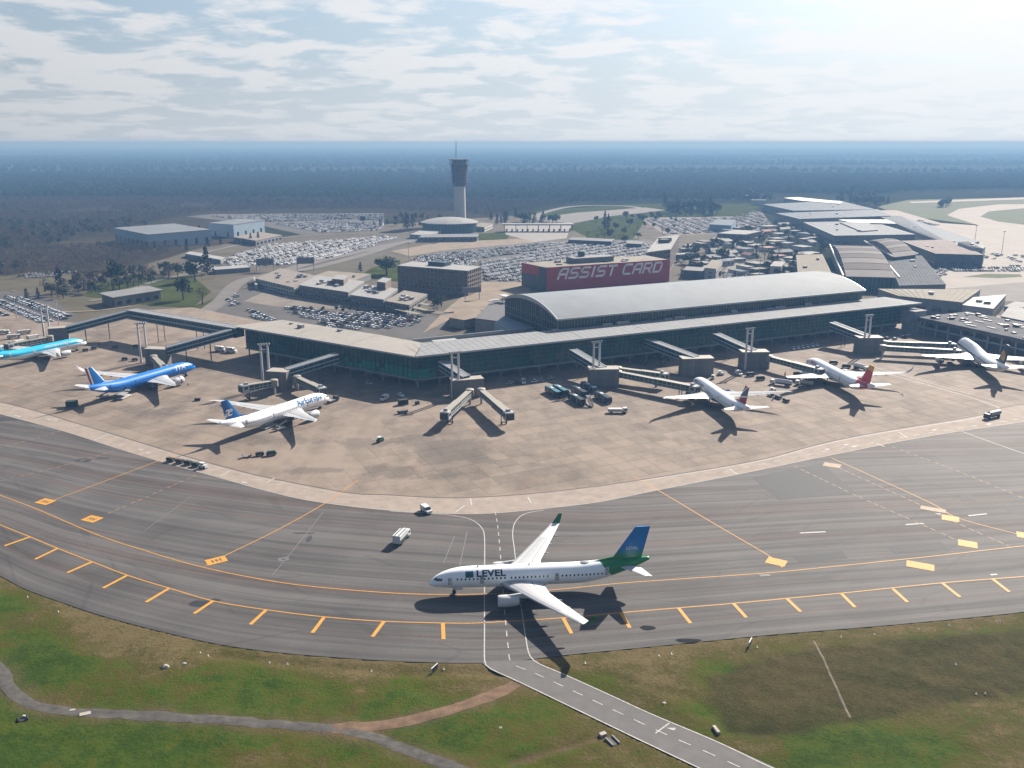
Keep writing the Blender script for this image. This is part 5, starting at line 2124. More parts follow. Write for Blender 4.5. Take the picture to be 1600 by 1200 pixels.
def tube_arm(p, q, label, w=4.0, hh=4.0, group='sloping glazed arms from the pier'):
    """sloping glazed passage from p to q (3D, roof line)"""
    p, q = Vector(p), Vector(q)
    t = thing('glazed_arm', label, 'passage', (p.x, p.y, 0), 0, group)
    d = (q - p)
    L = Vector((d.x, d.y, 0)).length
    u = Vector((d.x / L, d.y / L, 0))
    n = Vector((-u.y, u.x, 0))
    o = Vector((p.x, p.y, 0))

    def bar(mb, s0, s1, off, ww, z0, z1, mi=0):
        A = p + d * s0 - o
        Bq = p + d * s1 - o
        bot, top = [], []
        for c, sg in ((A, -1), (Bq, -1), (Bq, 1), (A, 1)):
            e = c + n * (off + sg * ww / 2)
            bot.append((e.x, e.y, e.z + z0))
            top.append((e.x, e.y, e.z + z1))
        prism3(mb, bot, top, mi)
    mb = MB()
    bar(mb, 0, 1, 0, w - .3, -.35, -.08)
    mb.build('arm_roof', PALER2, t)
    for sg in (-1, 1):
        mb = MB()
        bar(mb, 0, 1, sg * (w / 2 + .05), .4, -.45, .1)
        mb.build('edge_beam', FASC, t)
    mb = MB()
    bar(mb, 0, 1, 0, w + .3, -hh - .4, -hh)
    mb.build('arm_floor', FASC, t)
    mb = MB()
    bar(mb, 0, 1, 0, w - .2, -hh + .01, -.36)
    mb.build('arm_glass', mat('arm_glass_blue', (.02, .10, .13), .2, var=.4, scale=.3, spec=.3), t)
    mb = MB()
    k = max(4, int(L / 2.5))
    for i in range(k + 1):
        for sg in (-1, 1):
            bar(mb, i / (k + .02), i / (k + .02) + .12 / L, sg * (w / 2 - .06), .16, -hh, -.36)
    mb.build('arm_frame', MULL2, t)['kind'] = 'stuff'
    mb = MB()
    bar(mb, 0, 1, 0, w + .12, -hh * .62, -hh * .5)
    mb.build('handrail_band', FASC, t)
    for s in (.35, .72):
        c = p + d * s - o
        if c.z - hh > 2:
            for sg in (-1, 1):
                mb = MB()
                mb.tube((c.x + n.x * sg * w * .35, c.y + n.y * sg * w * .35, 0), (c.x + n.x * sg * w * .35, c.y + n.y * sg * w * .35, c.z - hh - .4), .22, n=8)
                mb.build('support', BROWNST, t)
    return t


PALER2 = mat('arm_roof_grey', (0.30, 0.32, 0.34), .85, var=.1, scale=.3, spec=.05)
BRGREEN = mat('bridge_green_glass', (0.035, 0.10, 0.075), .3, var=.3, scale=.5)
BRCREAM = mat('bridge_cream', (0.36, 0.335, 0.285), .6, var=.12, scale=.4)


def passenger_bridge(p, q, label, zf=4.2):
    """telescopic bridge on the ground plan from p to q, floor at zf"""
    p, q = Vector((p[0], p[1], 0)), Vector((q[0], q[1], 0))
    d = q - p
    L = d.length
    t = thing('passenger_bridge', label, 'jet bridge', (p.x, p.y, 0), math.atan2(d.y, d.x), 'passenger bridges of the pier')
    secs = [(1.6, L * .52, 2.6, 2.7, 0), (L * .48, L - 3.2, 3.0, 3.0, .0)]
    for k, (x0, x1, w, h, z) in enumerate(secs):
        zz = zf - (h - 2.7) / 2
        mb = MB()
        mb.box(((x0 + x1) / 2, 0, zz + .3), (x1 - x0, w - .2, h - .5))
        sct = mb.build('tunnel', BRGREEN, t)
        mb = MB()
        mb.box(((x0 + x1) / 2, 0, zz + h - .2), (x1 - x0 + .1, w + .1, .3))
        mb.build('tunnel_roof', BRCREAM, sct)
        mb = MB()
        mb.box(((x0 + x1) / 2, 0, zz), (x1 - x0, w + .06, .34))
        mb.build('tunnel_floor', FASC, sct)
        mb = MB()
        nn = max(2, int((x1 - x0) / 2.2))
        for i in range(nn + 1):
            for sg in (-1, 1):
                mb.box((x0 + (x1 - x0) * i / nn, sg * (w / 2 - .05), zz + .3), (.18, .16, h - .5))
        for sg in (-1, 1):
            mb.box(((x0 + x1) / 2, sg * (w / 2 - .06), zz + 1.15), (x1 - x0, .14, .22))
        mb.build('tunnel_frame', FASC, sct)['kind'] = 'stuff'
    mb = MB()
    mb.lathe([(1.9, 0), (1.9, 3.1), (1.6, 3.3), (.1, 3.4)], 16, 'z', (0, 0, zf - .1))
    mb.build('rotunda', BRCREAM, t, smooth=True)
    mb = MB()
    mb.tube((0, 0, 0), (0, 0, zf), .55, n=12)
    mb.build('rotunda_column', FASC, t, smooth=True)
    mb = MB()
    mb.box((L - 1.7, 0, zf - .25), (3.4, 4.0, 3.3), taper=(.92, .95))
    cab = mb.build('cabin', FASC, t)
    mb = MB()
    mb.box((L + .25, 0, zf - .05), (.9, 3.2, 2.9))
    mb.build('cabin_hood', DGREY, cab)
    for sg in (-1, 1):
        mb = MB()
        mb.box((L - 1.7, sg * 1.97, zf + 1.1), (1.8, .12, 1.2))
        mb.build('cabin_window', GLASS, cab)
    mb = MB()
    mb.box((L - 2.6, 0, zf + 3.1), (1.6, 1.8, .9), taper=(.8, .8))
    mb.build('air_unit', LGREY, cab)
    xg = L * .80
    mb = MB()
    for sg in (-1, 1):
        mb.tube((xg, sg * 1.2, .7), (xg, sg * 1.2, zf), .2, n=8)
    mb.box((xg, 0, .75), (.6, 3.0, .4))
    lg = mb.build('drive_leg', BROWNST, t)
    for sg in (-1, 1):
        mb = MB()
        mb.lathe([(.3, -.2), (.55, -.2), (.55, .2), (.3, .2)], 14, 'x')
        for i, v in enumerate(mb.v):
            mb.v[i] = (xg + v[1], sg * 1.05 + v[0], .58 + v[2])
        mb.build('wheel', BLACK, lg)
    return t


# connector walkway west of the pier
A, Bc = Vector((-150, 483.5, 17.0)), Vector((-232, 538.6, 17.0))
tube_arm(A, Bc, 'high covered walkway linking the pier to its far left bridge head', 6.5, 5.2, group=None)
HEADS = [
    ((76, 104, 536), 6, 9, 'grey bridge head beside the turquoise jet at the far left', .35),
    ((228, 262, 571), 6, 9, 'grey bridge head behind the nose of the bright blue jet', -.15),
    ((419, 452, 610), 7, 9.3, 'grey bridge head behind the white jet with the blue tail', -.2),
    ((704, 754, 621), 6, 8.6, 'grey bridge head with two free bridges at the bend of the pier', .3),
    ((920, 966, 606), 7, 9.3, 'grey bridge head beside the row of blue buses', .05),
    ((1064, 1114, 588), 7, 9.3, 'stand-alone grey bridge head without a mast, behind the flag-tailed jet', .1),
    ((1158, 1200, 577), 7, 9.3, 'grey bridge head serving the red-tailed jet', .05),
    ((1340, 1378, 553), 7, 9.3, 'grey bridge head serving the four-engined jet at the right', .05)]
HC = []
for (x0, x1, y), dp, h, lb, rz in HEADS:
    HC.append(bridge_head(x0, x1, y, dp, h, lb, rz)[1])
tube_arm((-232.5, 536.5, 16.8), (HC[0].x + 5, HC[0].y, 9.6), 'glazed arm sloping down from the walkway to the far left bridge head', 5, 4)
tube_arm(G(362, 514, 16.6), (HC[1].x + 5, HC[1].y, 9.6), 'glazed arm sloping from the pier end to the bridge head by the blue jet', 5, 4)
MASTS = [(75, 534, 'twin white mast at the far left by the turquoise jet'), (226, 566, 'twin white mast by the bridge head of the bright blue jet'), (417, 606, 'twin white mast left of the bend of the pier'),
         (712, 621, 'twin white mast nearest the bend of the pier'), (931, 602, 'twin white mast behind the parked buses'), (1168, 577, 'twin white mast between the flag-tailed and red-tailed jets'), (1352, 552, 'twin white mast left of the four-engined jet')]
for (x, y, lb) in MASTS:
    twin_mast(x, y, 0, lb)


def facade_e(a, z):
    return PE(a, 4.4, z)


def head_top(i, dx=0, dy=0):
    return (HC[i].x + dx, HC[i].y + dy, 9.6)


for i, a, lb in ((3, 7.0, 'glazed arm at the bend of the pier running to the head with two free bridges'), (4, 69, 'glazed arm behind the buses'), (5, 142, 'glazed arm to the stand-alone bridge head'), (6, 172, 'glazed arm to the bridge head of the red-tailed jet'), (7, 262, 'glazed arm to the bridge head of the four-engined jet')):
    p = facade_e(a, 13.8)
    if i == 3:
        p = G(690, 563, 13.5)
    if i == 4:
        p = G(895, 545, 13.0)
    if i == 5:
        p = G(1010, 528, 13.0)
    if i == 6:
        p = G(1118, 520, 13.0)
    if i == 7:
        p = G(1300, 503, 13.0)
    tube_arm(p, head_top(i), lb)
tube_arm(G(527, 552, 13.5), head_top(2, 3, 1), 'glazed arm from the curved pier to the head behind the blue-tailed jet')


def BR(a, b, lb, z=7.2):
    passenger_bridge(G(*a, z), G(*b, z), lb)


BR((464, 588), (505, 607), 'short bridge docked at the door of the jet with blue lettering', 7)
BR((428, 594), (376, 603), 'bridge folded away left of its head, behind the blue-tailed jet', 7)
BR((734, 609), (694, 645), 'free bridge pointing left at the bend of the pier', 7)
BR((752, 608), (797, 646), 'free bridge pointing right at the bend of the pier', 7)
BR((966, 580), (1090, 604), 'long green bridge docked at the flag-tailed jet', 7)
BR((966, 574), (1043, 584), 'shorter green bridge parked behind the one at the flag-tailed jet', 7)
BR((1202, 556), (1284, 577), 'green bridge docked at the red-tailed jet', 7)
BR((1382, 533), (1492, 537), 'rear one of two green bridges docked at the four-engined jet', 7)
BR((1380, 540), (1500, 547), 'front one of two green bridges docked at the four-engined jet', 7)
BR((240, 556), (258, 574), 'stub of a bridge docked at the nose of the bright blue jet', 7)
BR((78, 528), (10, 541), 'dark bridge reaching left behind the turquoise jet', 6)
# ------------------------------------------------------------------ landside: roads, car parks, buildings
def top_height(px, py, ptop):
    g = G(px, py)
    lo, hi = 0.0, 140.0
    for _ in range(40):
        m = (lo + hi) / 2
        zz = m - CAM_H
        d = g.y * math.cos(PITCH) - zz * math.sin(PITCH)
        up = g.y * math.sin(PITCH) + zz * math.cos(PITCH)
        if 600 - FOCAL * up / d > ptop:
            lo = m
        else:
            hi = m
    return m


LOT = mat('car_park_asphalt', (0.105, 0.098, 0.092), .9, var=.25, scale=.05, detail=9, spec=.2)
LOT2 = mat('pale_car_park', (0.245, 0.215, 0.185), .95, var=.25, scale=.04, detail=9, spec=.1)
ROADG = mat('grey_road', (0.185, 0.172, 0.16), .9, var=.18, scale=.06, detail=9, spec=.2)
LAWN = mat('landside_lawn', (0.070, 0.085, 0.026), .95, var=.4, scale=.05, detail=9, spec=0)
DRYG = mat('dry_land', (0.115, 0.098, 0.058), .95, var=.4, scale=.035, detail=9, spec=.1)
FARGRASS = mat('airfield_grass', (0.105, 0.125, 0.055), .95, var=.2, scale=.02, detail=8, spec=.1)
FARCONC = mat('far_concrete', (0.33, 0.30, 0.27), .9, var=.12, scale=.03, detail=8, spec=.2)
WOODFLOOR = mat('wood_floor', (0.060, 0.050, 0.036), .95, var=.35, scale=.03, detail=8, spec=0)
z = -0.42
_zl = [0]


def zone(name, px, m, lift=None):
    _zl[0] += 1
    return sheet(name, px, (-0.40 + 0.007 * _zl[0]) if lift is None else lift, m)


zone('woodland_ground', [(-500, 300), (760, 300), (800, 345), (640, 345), (330, 335), (420, 380), (300, 420), (170, 440), (-200, 470)], WOODFLOOR)
zone('landside_ground', [(-100, 470), (170, 430), (320, 385), (440, 370), (600, 350), (830, 335), (1190, 330), (1260, 420), (1600, 440), (1600, 520), (900, 520), (640, 545), (380, 515), (210, 492), (100, 510), (-100, 480)], mat('landside_ground', (0.125, 0.108, 0.078), .95, var=.35, scale=.03, detail=9, spec=.1))
zone('dry_land', [(-100, 440), (60, 425), (180, 428), (330, 398), (420, 385), (340, 430), (310, 460), (190, 480), (80, 500), (-100, 490)], DRYG)
zone('lawn', [(150, 440), (300, 430), (330, 455), (300, 480), (240, 478), (130, 462)], LAWN)
zone('lawn', [(300, 478), (352, 460), (368, 485), (382, 500), (350, 508), (316, 492)], LAWN)
zone('lawn', [(580, 418), (625, 405), (625, 440), (560, 432)], LAWN)
zone('lawn', [(660, 372), (740, 365), (800, 362), (790, 376), (690, 380)], LAWN)
zone('lawn', [(830, 330), (1000, 318), (1190, 318), (1170, 338), (1010, 342), (985, 378), (930, 376), (880, 352), (850, 340)], LAWN)
zone('airfield_grass', [(1370, 322), (1420, 312), (1700, 306), (1900, 308), (1900, 400), (1600, 352), (1560, 352), (1520, 350), (1405, 336)], FARGRASS)
zone('far_apron', [(1290, 330), (1400, 328), (1470, 348), (1530, 352), (1480, 336), (1498, 326), (1560, 319), (1900, 317), (1900, 323), (1600, 325), (1545, 330), (1532, 338), (1560, 346), (1610, 352), (1900, 380), (1900, 500), (1650, 462), (1440, 450), (1380, 395)], FARCONC)
zone('far_runway', [(1420, 315), (1600, 308), (1900, 304), (1900, 307), (1600, 311), (1425, 317)], FARCONC)
zone('grass_island', [(1505, 432), (1540, 427), (1594, 428), (1598, 432), (1560, 434)], FARGRASS)
zone('perimeter_road', [(1425, 455), (1600, 440), (1900, 455), (1900, 500), (1600, 470), (1430, 470)], ROADG)
# main approach road and its slip roads
mbz = [0]


def road(px, w, m=ROADG, name='road'):
    mbz[0] += 1
    mb = MB()
    ribbon(mb, [G(a, b) for a, b in px], w, -0.10 + 0.006 * mbz[0], 4.0)
    return tag(mb.build(name, m), kind='structure')


zone('parking_ground', [(318, 506), (366, 452), (430, 455), (560, 478), (662, 486), (705, 508), (655, 545), (480, 510), (390, 512)], LOT)
zone('parking_ground', [(380, 470), (420, 452), (520, 470), (640, 484), (560, 484), (430, 478)], LOT2)
zone('parking_ground', [(338, 404), (420, 381), (600, 368), (640, 373), (520, 403), (440, 416), (350, 418)], LOT)
zone('parking_ground', [(290, 338), (330, 334), (600, 333), (600, 358), (470, 366), (400, 350)], LOT)
zone('parking_ground', [(690, 384), (790, 376), (1010, 374), (1075, 392), (1040, 420), (830, 445), (752, 440), (748, 410), (690, 402)], LOT)
zone('parking_ground', [(1000, 340), (1145, 338), (1190, 362), (1040, 368)], LOT2)
zone('parking_ground', [(-100, 455), (60, 455), (120, 492), (95, 512), (-100, 500)], LOT)
zone('sandy_plot', [(610, 392), (690, 378), (830, 372), (840, 378), (700, 390), (640, 400)], BEIGE)
zone('sandy_plot', [(752, 440), (832, 440), (826, 462), (770, 470), (700, 500), (660, 520), (700, 480)], BEIGE)
zone('toll_plaza', [(788, 352), (895, 347), (885, 372), (835, 378), (790, 366)], mat('toll_paving', (0.24, 0.225, 0.21), .9, var=.12, scale=.05))
zone('toll_plaza', [(815, 344), (900, 332), (1010, 324), (1040, 328), (950, 338), (900, 348)], ROADG)
road([(300, 500), (345, 470), (368, 445), (400, 432), (480, 420), (560, 400), (640, 376), (700, 372)], 13)
road([(385, 448), (430, 456), (520, 470), (640, 483), (700, 490)], 9)
road([(420, 432), (470, 415), (540, 398), (620, 380), (660, 378)], 14)
road([(830, 345), (850, 332), (900, 322), (980, 322), (1010, 330), (960, 336)], 14)
road([(300, 398), (420, 374), (520, 366), (640, 366)], 8)
road([(1130, 450), (1150, 400), (1160, 360), (1180, 330)], 9)
road([(70, 380), (300, 372), (420, 366)], 6, DRYG, 'dirt_road')
road([(140, 470), (180, 462), (240, 440), (330, 420)], 6, ROADG)
road([(90, 487), (150, 485), (205, 478)], 3.5, BEIGE, 'dirt_road')

WIN = mat('window_glass', (0.012, 0.016, 0.02), .2, spec=.5)
BRICK = mat('brown_brick', (0.195, 0.15, 0.12), .85, var=.12, scale=.3)
BRICKD = mat('dark_brick', (0.10, 0.085, 0.075), .85, var=.15, scale=.3)
GREYW = mat('grey_render', (0.20, 0.205, 0.21), .8, var=.15, scale=.2)
WHITEW = mat('white_render', (0.55, 0.55, 0.54), .7, var=.1, scale=.2)
BLUEROOF = mat('blue_grey_sheet_roof', (0.10, 0.135, 0.17), .8, var=.18, scale=.06, spec=.15)
GREYROOF = mat('grey_sheet_roof', (0.20, 0.20, 0.21), .8, var=.2, scale=.06, spec=.2)
WHITEROOF = mat('white_sheet_roof', (0.40, 0.40, 0.395), .8, var=.15, scale=.08, spec=.05)
CREAMROOF = mat('cream_sheet_roof', (0.31, 0.285, 0.235), .8, var=.15, scale=.1, spec=.05)
TANROOF = mat('tan_flat_roof', (0.23, 0.20, 0.17), .85, var=.2, scale=.15)
REDROOF = mat('red_tile_roof', (0.24, 0.09, 0.06), .85, var=.2, scale=.3)
RUSTROOF = mat('rusty_roof', (0.22, 0.17, 0.15), .9, var=.3, scale=.1)


def block(name, label, cat, px, h, roofm, wallm, at='base', win=None, group=None, winmat=None, clutter=0, par=0.3):
    """building from three or more corners seen in the photo; win = (rows, spacing, w, hh, z0, dz)"""
    pts = [G(a, b, 0 if at == 'base' else h) for a, b in px]
    P = [Vector((p.x, p.y)) for p in pts]
    if len(P) == 3:
        P.append(P[0] + P[2] - P[1])
    a = sum(P[k].x * P[(k + 1) % len(P)].y - P[(k + 1) % len(P)].x * P[k].y for k in range(len(P)))
    if a < 0:
        P.reverse()
    c = sum(P, Vector((0, 0))) / len(P)
    t = thing(name, label, cat, (c.x, c.y, -0.1), 0, group)
    Q = [p - c for p in P]
    mb = MB()
    mb.prism([(p.x, p.y) for p in Q], -.2, h - .5)
    mb.build('wall', wallm, t)
    mb = MB()
    mb.prism([((p.x + p.normalized().x * par), (p.y + p.normalized().y * par)) for p in Q], h - .498, h)
    mb.build('roof', roofm, t)
    if win:
        rows, spc, w, hh, z0, dz = win
        first = None
        for k in range(len(Q)):
            p, q = Q[k], Q[(k + 1) % len(Q)]
            e = q - p
            L = e.length
            n = Vector((e.y, -e.x)) / L
            m = (p + q) / 2 + c
            if n.dot(-m) <= 0 or L < spc:
                continue
            cnt = max(1, int((L - spc * .4) / spc))
            for r in range(rows):
                for i in range(cnt):
                    s = (i + .5) / cnt
                    pos = p + e * s + n * .03
                    if first is None:
                        mb = MB()
                        mb.box((0, 0, 0), (w, .24, hh))
                        first = o = mb.build('window', winmat or WIN, t)
                    else:
                        o = inst(first, 'window', t)
                    o.location = (pos.x, pos.y, z0 + r * dz)
                    o.rotation_euler.z = math.atan2(e.y, e.x)
    for i in range(clutter):
        s1, s2 = random.uniform(.15, .85), random.uniform(.2, .8)
        p = Q[0] * (1 - s1) * (1 - s2) + Q[1] * s1 * (1 - s2) + Q[2] * s1 * s2 + Q[-1] * (1 - s1) * s2
        mb = MB()
        mb.box((p.x, p.y, h), (random.uniform(1.5, 4), random.uniform(1.5, 3), random.uniform(.8, 2.2)), rz=math.atan2((Q[1] - Q[0]).y, (Q[1] - Q[0]).x))
        mb.build('roof_unit', random.choice([LGREY, MGREY, WHITEW]), t)
    return t, Q, c


# brown office block
t, Q, c = block('office_building', 'brown five-storey office block with rows of dark windows, behind the bend of the pier', 'building', [(622, 452), (731, 462), (752, 454)], 19.5, PALER, BRICK, win=(5, 3.6, 1.7, 1.7, 3.2, 3.35))
mb = MB()
e = (Q[1] - Q[0]).normalized()
r0 = math.atan2(e.y, e.x)
mb.box((0, 4, 19.5), (16, 9, 3.0), rz=r0)
mb.build('roof_plant', BLUEROOF, t)
mb = MB()
for k in range(9):
    mb.tube((-3 + k * .8, 4 + (k % 3), 22.5), (-3 + k * .8, 4 + (k % 3), 25 + k % 4), .12, n=5)
mb.build('roof_aerials', MGREY, t)['kind'] = 'stuff'
for k in range(6):
    f = k / 5
    mb = MB()
    p = Q[0] * (1 - f) + Q[1] * f

# billboard-clad building
L0 = G(853, 455)
Rv = UE * 118
A0 = Vector((L0.x, L0.y))
depth_v = NE * 34
t = thing('billboard_building', 'long block wrapped in a dark red advertising hoarding with white lettering', 'building', (A0.x, A0.y, 0))
hb = 19.0
pts = [(0, 0), (Rv.x, Rv.y), (Rv.x + depth_v.x, Rv.y + depth_v.y), (depth_v.x - 4, depth_v.y)]
mb = MB()
mb.prism(pts, 0, hb - 1)
mb.build('wall', BRICKD, t)
mb = MB()
mb.prism([(x + .02, y + .02) for x, y in pts], hb - .998, hb - .4)
mb.build('roof', mat('stained_roof', (.22, .20, .15), .9, var=.4, scale=.1), t)
REDH = mat('red_hoarding', (0.56, 0.03, 0.05), .55, var=.12, scale=.15)
RED2 = mat('red_hoarding_bright', (0.42, 0.03, 0.04), .55)
mb = MB()
mb.box((Rv.x / 2 + .3 * .434, Rv.y / 2 - .4, -2 + 2), (118, .5, hb), rz=AE_)
hoard = mb.build('hoarding', REDH, t)
mb = MB()
mb.box((Rv.x, Rv.y - .3, 0), (1.6, .7, hb + .1), rz=AE_)
mb.build('hoarding_edge', RED2, t)
GLY = {'A': [[(0, 0), (0, .7), (.28, 1), (1, 1), (1, 0)], [(0, .42), (1, .42)]], 'S': [[(1, 1), (.2, 1), (0, .85), (0, .62), (.15, .5), (.85, .5), (1, .38), (1, .15), (.8, 0), (0, 0)]],
       'I': [[(.15, 0), (.15, 1)]], 'T': [[(0, 1), (1, 1)], [(.5, 1), (.5, 0)]], 'C': [[(1, 1), (.2, 1), (0, .8), (0, .2), (.2, 0), (1, 0)]],
       'R': [[(0, 0), (0, 1), (.85, 1), (1, .85), (1, .58), (.85, .45), (0, .45)], [(.55, .45), (1, 0)]], 'D': [[(0, 0), (0, 1), (.8, 1), (1, .8), (1, .2), (.8, 0), (0, 0)]]}
xl = 10.5
for ch in 'ASSIST CARD':                                            # squared italic capitals, one mesh per letter
    if ch == ' ':
        xl += 5
        continue
    mb = MB()
    for pl in GLY[ch]:
        for (xa, za), (xb, zb) in zip(pl[:-1], pl[1:]):
            va, vb = Vector((xa * 7.0 + za * 2.6, za * 7.6)), Vector((xb * 7.0 + zb * 2.6, zb * 7.6))
            dv = (vb - va).normalized() * .75
            nv = Vector((-dv.y, dv.x)) * 1.05
            q = [va - dv - nv, vb + dv - nv, vb + dv + nv, va - dv + nv]
            mb.poly([(UE.x * (xl + p.x) + .434 * .75, UE.y * (xl + p.x) - .9 * .75, 9.4 + p.y) for p in q])
    mb.build('letter', mat('pale_hoarding_lettering', (1.4, 1.38, 1.4), .6), t)
    xl += 5.2 if ch == 'I' else 10.1
# side hoarding with a dark picture and red stripes
sv = Vector((depth_v.x - 4, depth_v.y))
ra = math.atan2(sv.y, sv.x)
nrm = Vector((-sv.y, sv.x)).normalized()
mb = MB()
mb.box((sv.x / 2 + nrm.x * .3, sv.y / 2 + nrm.y * .3, 0), (sv.length, .5, hb), rz=ra)
mb.build('side_hoarding', mat('dark_hoarding', (.035, .06, .075), .5, var=.5, scale=.12), t)
mb = MB()
mb.box((sv.x * .62 + nrm.x * .62, sv.y * .62 + nrm.y * .62, 11), (sv.length * .72, .2, 8.0), rz=ra)
mb.build('side_hoarding_stripe', REDH, t)
mb = MB()
mb.box((sv.x * .6 + nrm.x * .75, sv.y * .6 + nrm.y * .75, 13.2), (sv.length * .6, .1, .7), rz=ra)
mb.build('side_hoarding_stripe', RED2, t)
mb = MB()
mb.box((UE.x * 52 + NE.x * 20, UE.y * 52 + NE.y * 20, hb - .4), (38, 14, 4.2), rz=AE_)
mb.build('roof_house', GREYW, t)
mb = MB()
mb.lathe([(3.0, 0), (3.0, 3.6), (2.6, 4.2), (.1, 4.4)], 16, 'z', (UE.x * 46 + NE.x * 24, UE.y * 46 + NE.y * 24, hb + 3.8))
mb.build('roof_tank', GREEN, t)
for i in range(7):
    mb = MB()
    p = UE * random.uniform(8, 108) + NE * random.uniform(6, 30)
    mb.box((p.x, p.y, hb - .4), (random.uniform(2, 5), random.uniform(2, 4), random.uniform(.8, 2)), rz=AE_)
    mb.build('roof_unit', random.choice([MGREY, GREEN, TANROOF]), t)
# brick block behind it
t, Q, c = block('brick_building', 'brown brick block with a white roof behind the red hoarding', 'building', [(1008, 431), (1046, 425), (1060, 398)], 21, WHITEROOF, BRICK, win=(5, 4.5, 2.2, 1.4, 3, 3.6))
for x, y, s in ((0, 0, 6), (3, 14, 7)):
    mb = MB()
    mb.box((x, y, 21), (s * 1.6, s, 3.4), rz=AE_)
    mb.build('roof_house', BRICKD, t)

# control tower with its round base building
g = G(719, 350)
t = thing('control_tower', 'tall pale control tower with a dark flared cab under scaffolding', 'control tower', (g.x, g.y, -.1))
t.scale = (1.05, 1.05, 1.035)
mb = MB()
mb.lathe([(8.2, 0), (7.9, 25), (7.6, 52)], 32)
mb.build('shaft', mat('tower_concrete', (.66, .62, .57), .75, var=.08, scale=.12), t, smooth=True)
DKS = mat('tower_scaffold', (.085, .075, .075), .8, var=.4, scale=.35)
mb = MB()
mb.lathe([(8.0, 52), (8.6, 53), (9.2, 60), (9.4, 70), (10.6, 80), (11.2, 82)], 32)
mb.build('cab_body', DKS, t, smooth=False)
for k, (zz, rr) in enumerate(((53, 10.6), (57, 11.2), (61, 11.3), (65, 11.0), (69, 11.2), (73, 11.8), (77, 12.6), (81, 13.4), (88, 14.6))):
    mb = MB()
    mb.lathe([(rr - 1.2, 0), (rr, 0), (rr, .7), (rr - 1.2, .7)], 32, 'z', (0, 0, zz))
    mb.build('gallery_ring', mat('gallery_steel', (.14, .12, .12), .7), t)
first = None
for k in range(18):
    a = 2 * math.pi * k / 18
    mb = MB()
    mb.tube((9.8 * math.cos(a), 9.8 * math.sin(a), 53), (10.4 * math.cos(a), 10.4 * math.sin(a), 73), .22, n=6)
    mb.tube((10.4 * math.cos(a), 10.4 * math.sin(a), 73), (13.2 * math.cos(a), 13.2 * math.sin(a), 88.4), .22, n=6)
    mb.build('cab_mullion', MGREY, t)
mb = MB()
mb.lathe([(9.6, 82), (10.8, 87.5), (10.8, 88.2), (1, 88.8)], 32)
mb.build('cab_glass', mat('cab_glass', (.10, .15, .18), .15), t)
for k in (3, 11, 14):
    mb = MB()
    a = -math.pi / 2 + .5
    mb.box((10.3 * math.cos(a), 10.3 * math.sin(a), 55 + k * 1.4), (6, .8, 2.2), rz=a + math.pi / 2)
    mb.build('scaffold_sheet', mat('faded_red_sheet', (.26, .10, .11), .8), t)
mb = MB()
hA = 113.5
for x, y in ((-1, -1), (1, -1), (1, 1), (-1, 1)):
    mb.tube((x - 4, y, 88.5), (x * .2 - 4, y * .2, hA), .16, n=5)
for k in range(10):
    zz = 89 + k * 2.6
    s = 1 - .8 * (zz - 88.5) / (hA - 88.5)
    mb.box((-4, 0, zz), (2 * s, 2 * s, .18))
mb.build('antenna_mast', MGREY, t)

g2 = G(701, 364)
t = thing('round_building', 'round building with a shallow white domed roof at the foot of the control tower', 'building', (g2.x, g2.y + 18, -.1))
mb = MB()
mb.lathe([(34, 0), (36, 12.5)], 48)
mb.build('wall', mat('round_wall_green', (.085, .15, .15), .5, var=.25, scale=.15), t, smooth=False)
mb = MB()
mb.lathe([(38.5, 12.5), (38.2, 13.3), (30, 15.8), (18, 18.0), (7, 19.0), (.2, 19.3)], 48)
mb.build('roof', WHITEROOF, t, smooth=True)
mb = MB()
for k in range(48):
    a = 2 * math.pi * k / 48
    mb.tube((34.3 * math.cos(a), 34.3 * math.sin(a), 0), (36.4 * math.cos(a), 36.4 * math.sin(a), 12.5), .25, n=4)
mb.build('mullions', MULL2, t)['kind'] = 'stuff'
block('low_annex', 'low white annex left of the round building under the tower', 'building', [(640, 372), (668, 374), (690, 366)], 5, WHITEROOF, WHITEW, win=(1, 6, 3, 1.5, 1.8, 3))
block('low_annex', 'low white annex right of the round building under the tower', 'building', [(738, 360), (757, 362), (770, 356)], 6, CREAMROOF, WHITEW, win=(1, 6, 3, 1.5, 1.8, 3))
block('glass_annex', 'low dark glazed front between the round building and the lawn', 'building', [(655, 378), (745, 377), (748, 372)], 5.5, GREYROOF, GREYW, win=(1, 5, 3.6, 2.4, 1.5, 3))

# warehouses on the left
block('warehouse', 'long pale blue warehouse with a grey roof at the edge of the bare wood', 'warehouse', [(180, 376), (233, 388), (331, 379)], 15.5, mat('warehouse_roof', (.20, .22, .24), .75, var=.15, scale=.04, spec=.2), mat('warehouse_wall', (.36, .46, .56), .5, var=.06, scale=.1), win=(1, 12, 3.5, 7, .3, 3), par=.5)
block('warehouse', 'smaller pale blue warehouse right of the long one', 'warehouse', [(327, 368), (366, 371), (414, 363)], 16, mat('warehouse_roof', (.3, .3, .3)), mat('warehouse_wall', (.3, .3, .3)), win=(1, 14, 3.5, 6, .3, 3), par=.5)
block('low_annex', 'low flat shed in front of the smaller warehouse', 'building', [(365, 378), (400, 384), (441, 375)], 6, TANROOF, GREYW, win=(1, 8, 5, 2.6, 1, 3))
block('low_annex', 'thin white-roofed carport beside the large left car park', 'carport', [(290, 402), (345, 412), (352, 408)], 4, WHITEROOF, GREYW)
block('low_annex', 'second thin white carport below the left car park', 'carport', [(332, 424), (385, 420), (391, 424)], 4, WHITEROOF, GREYW)
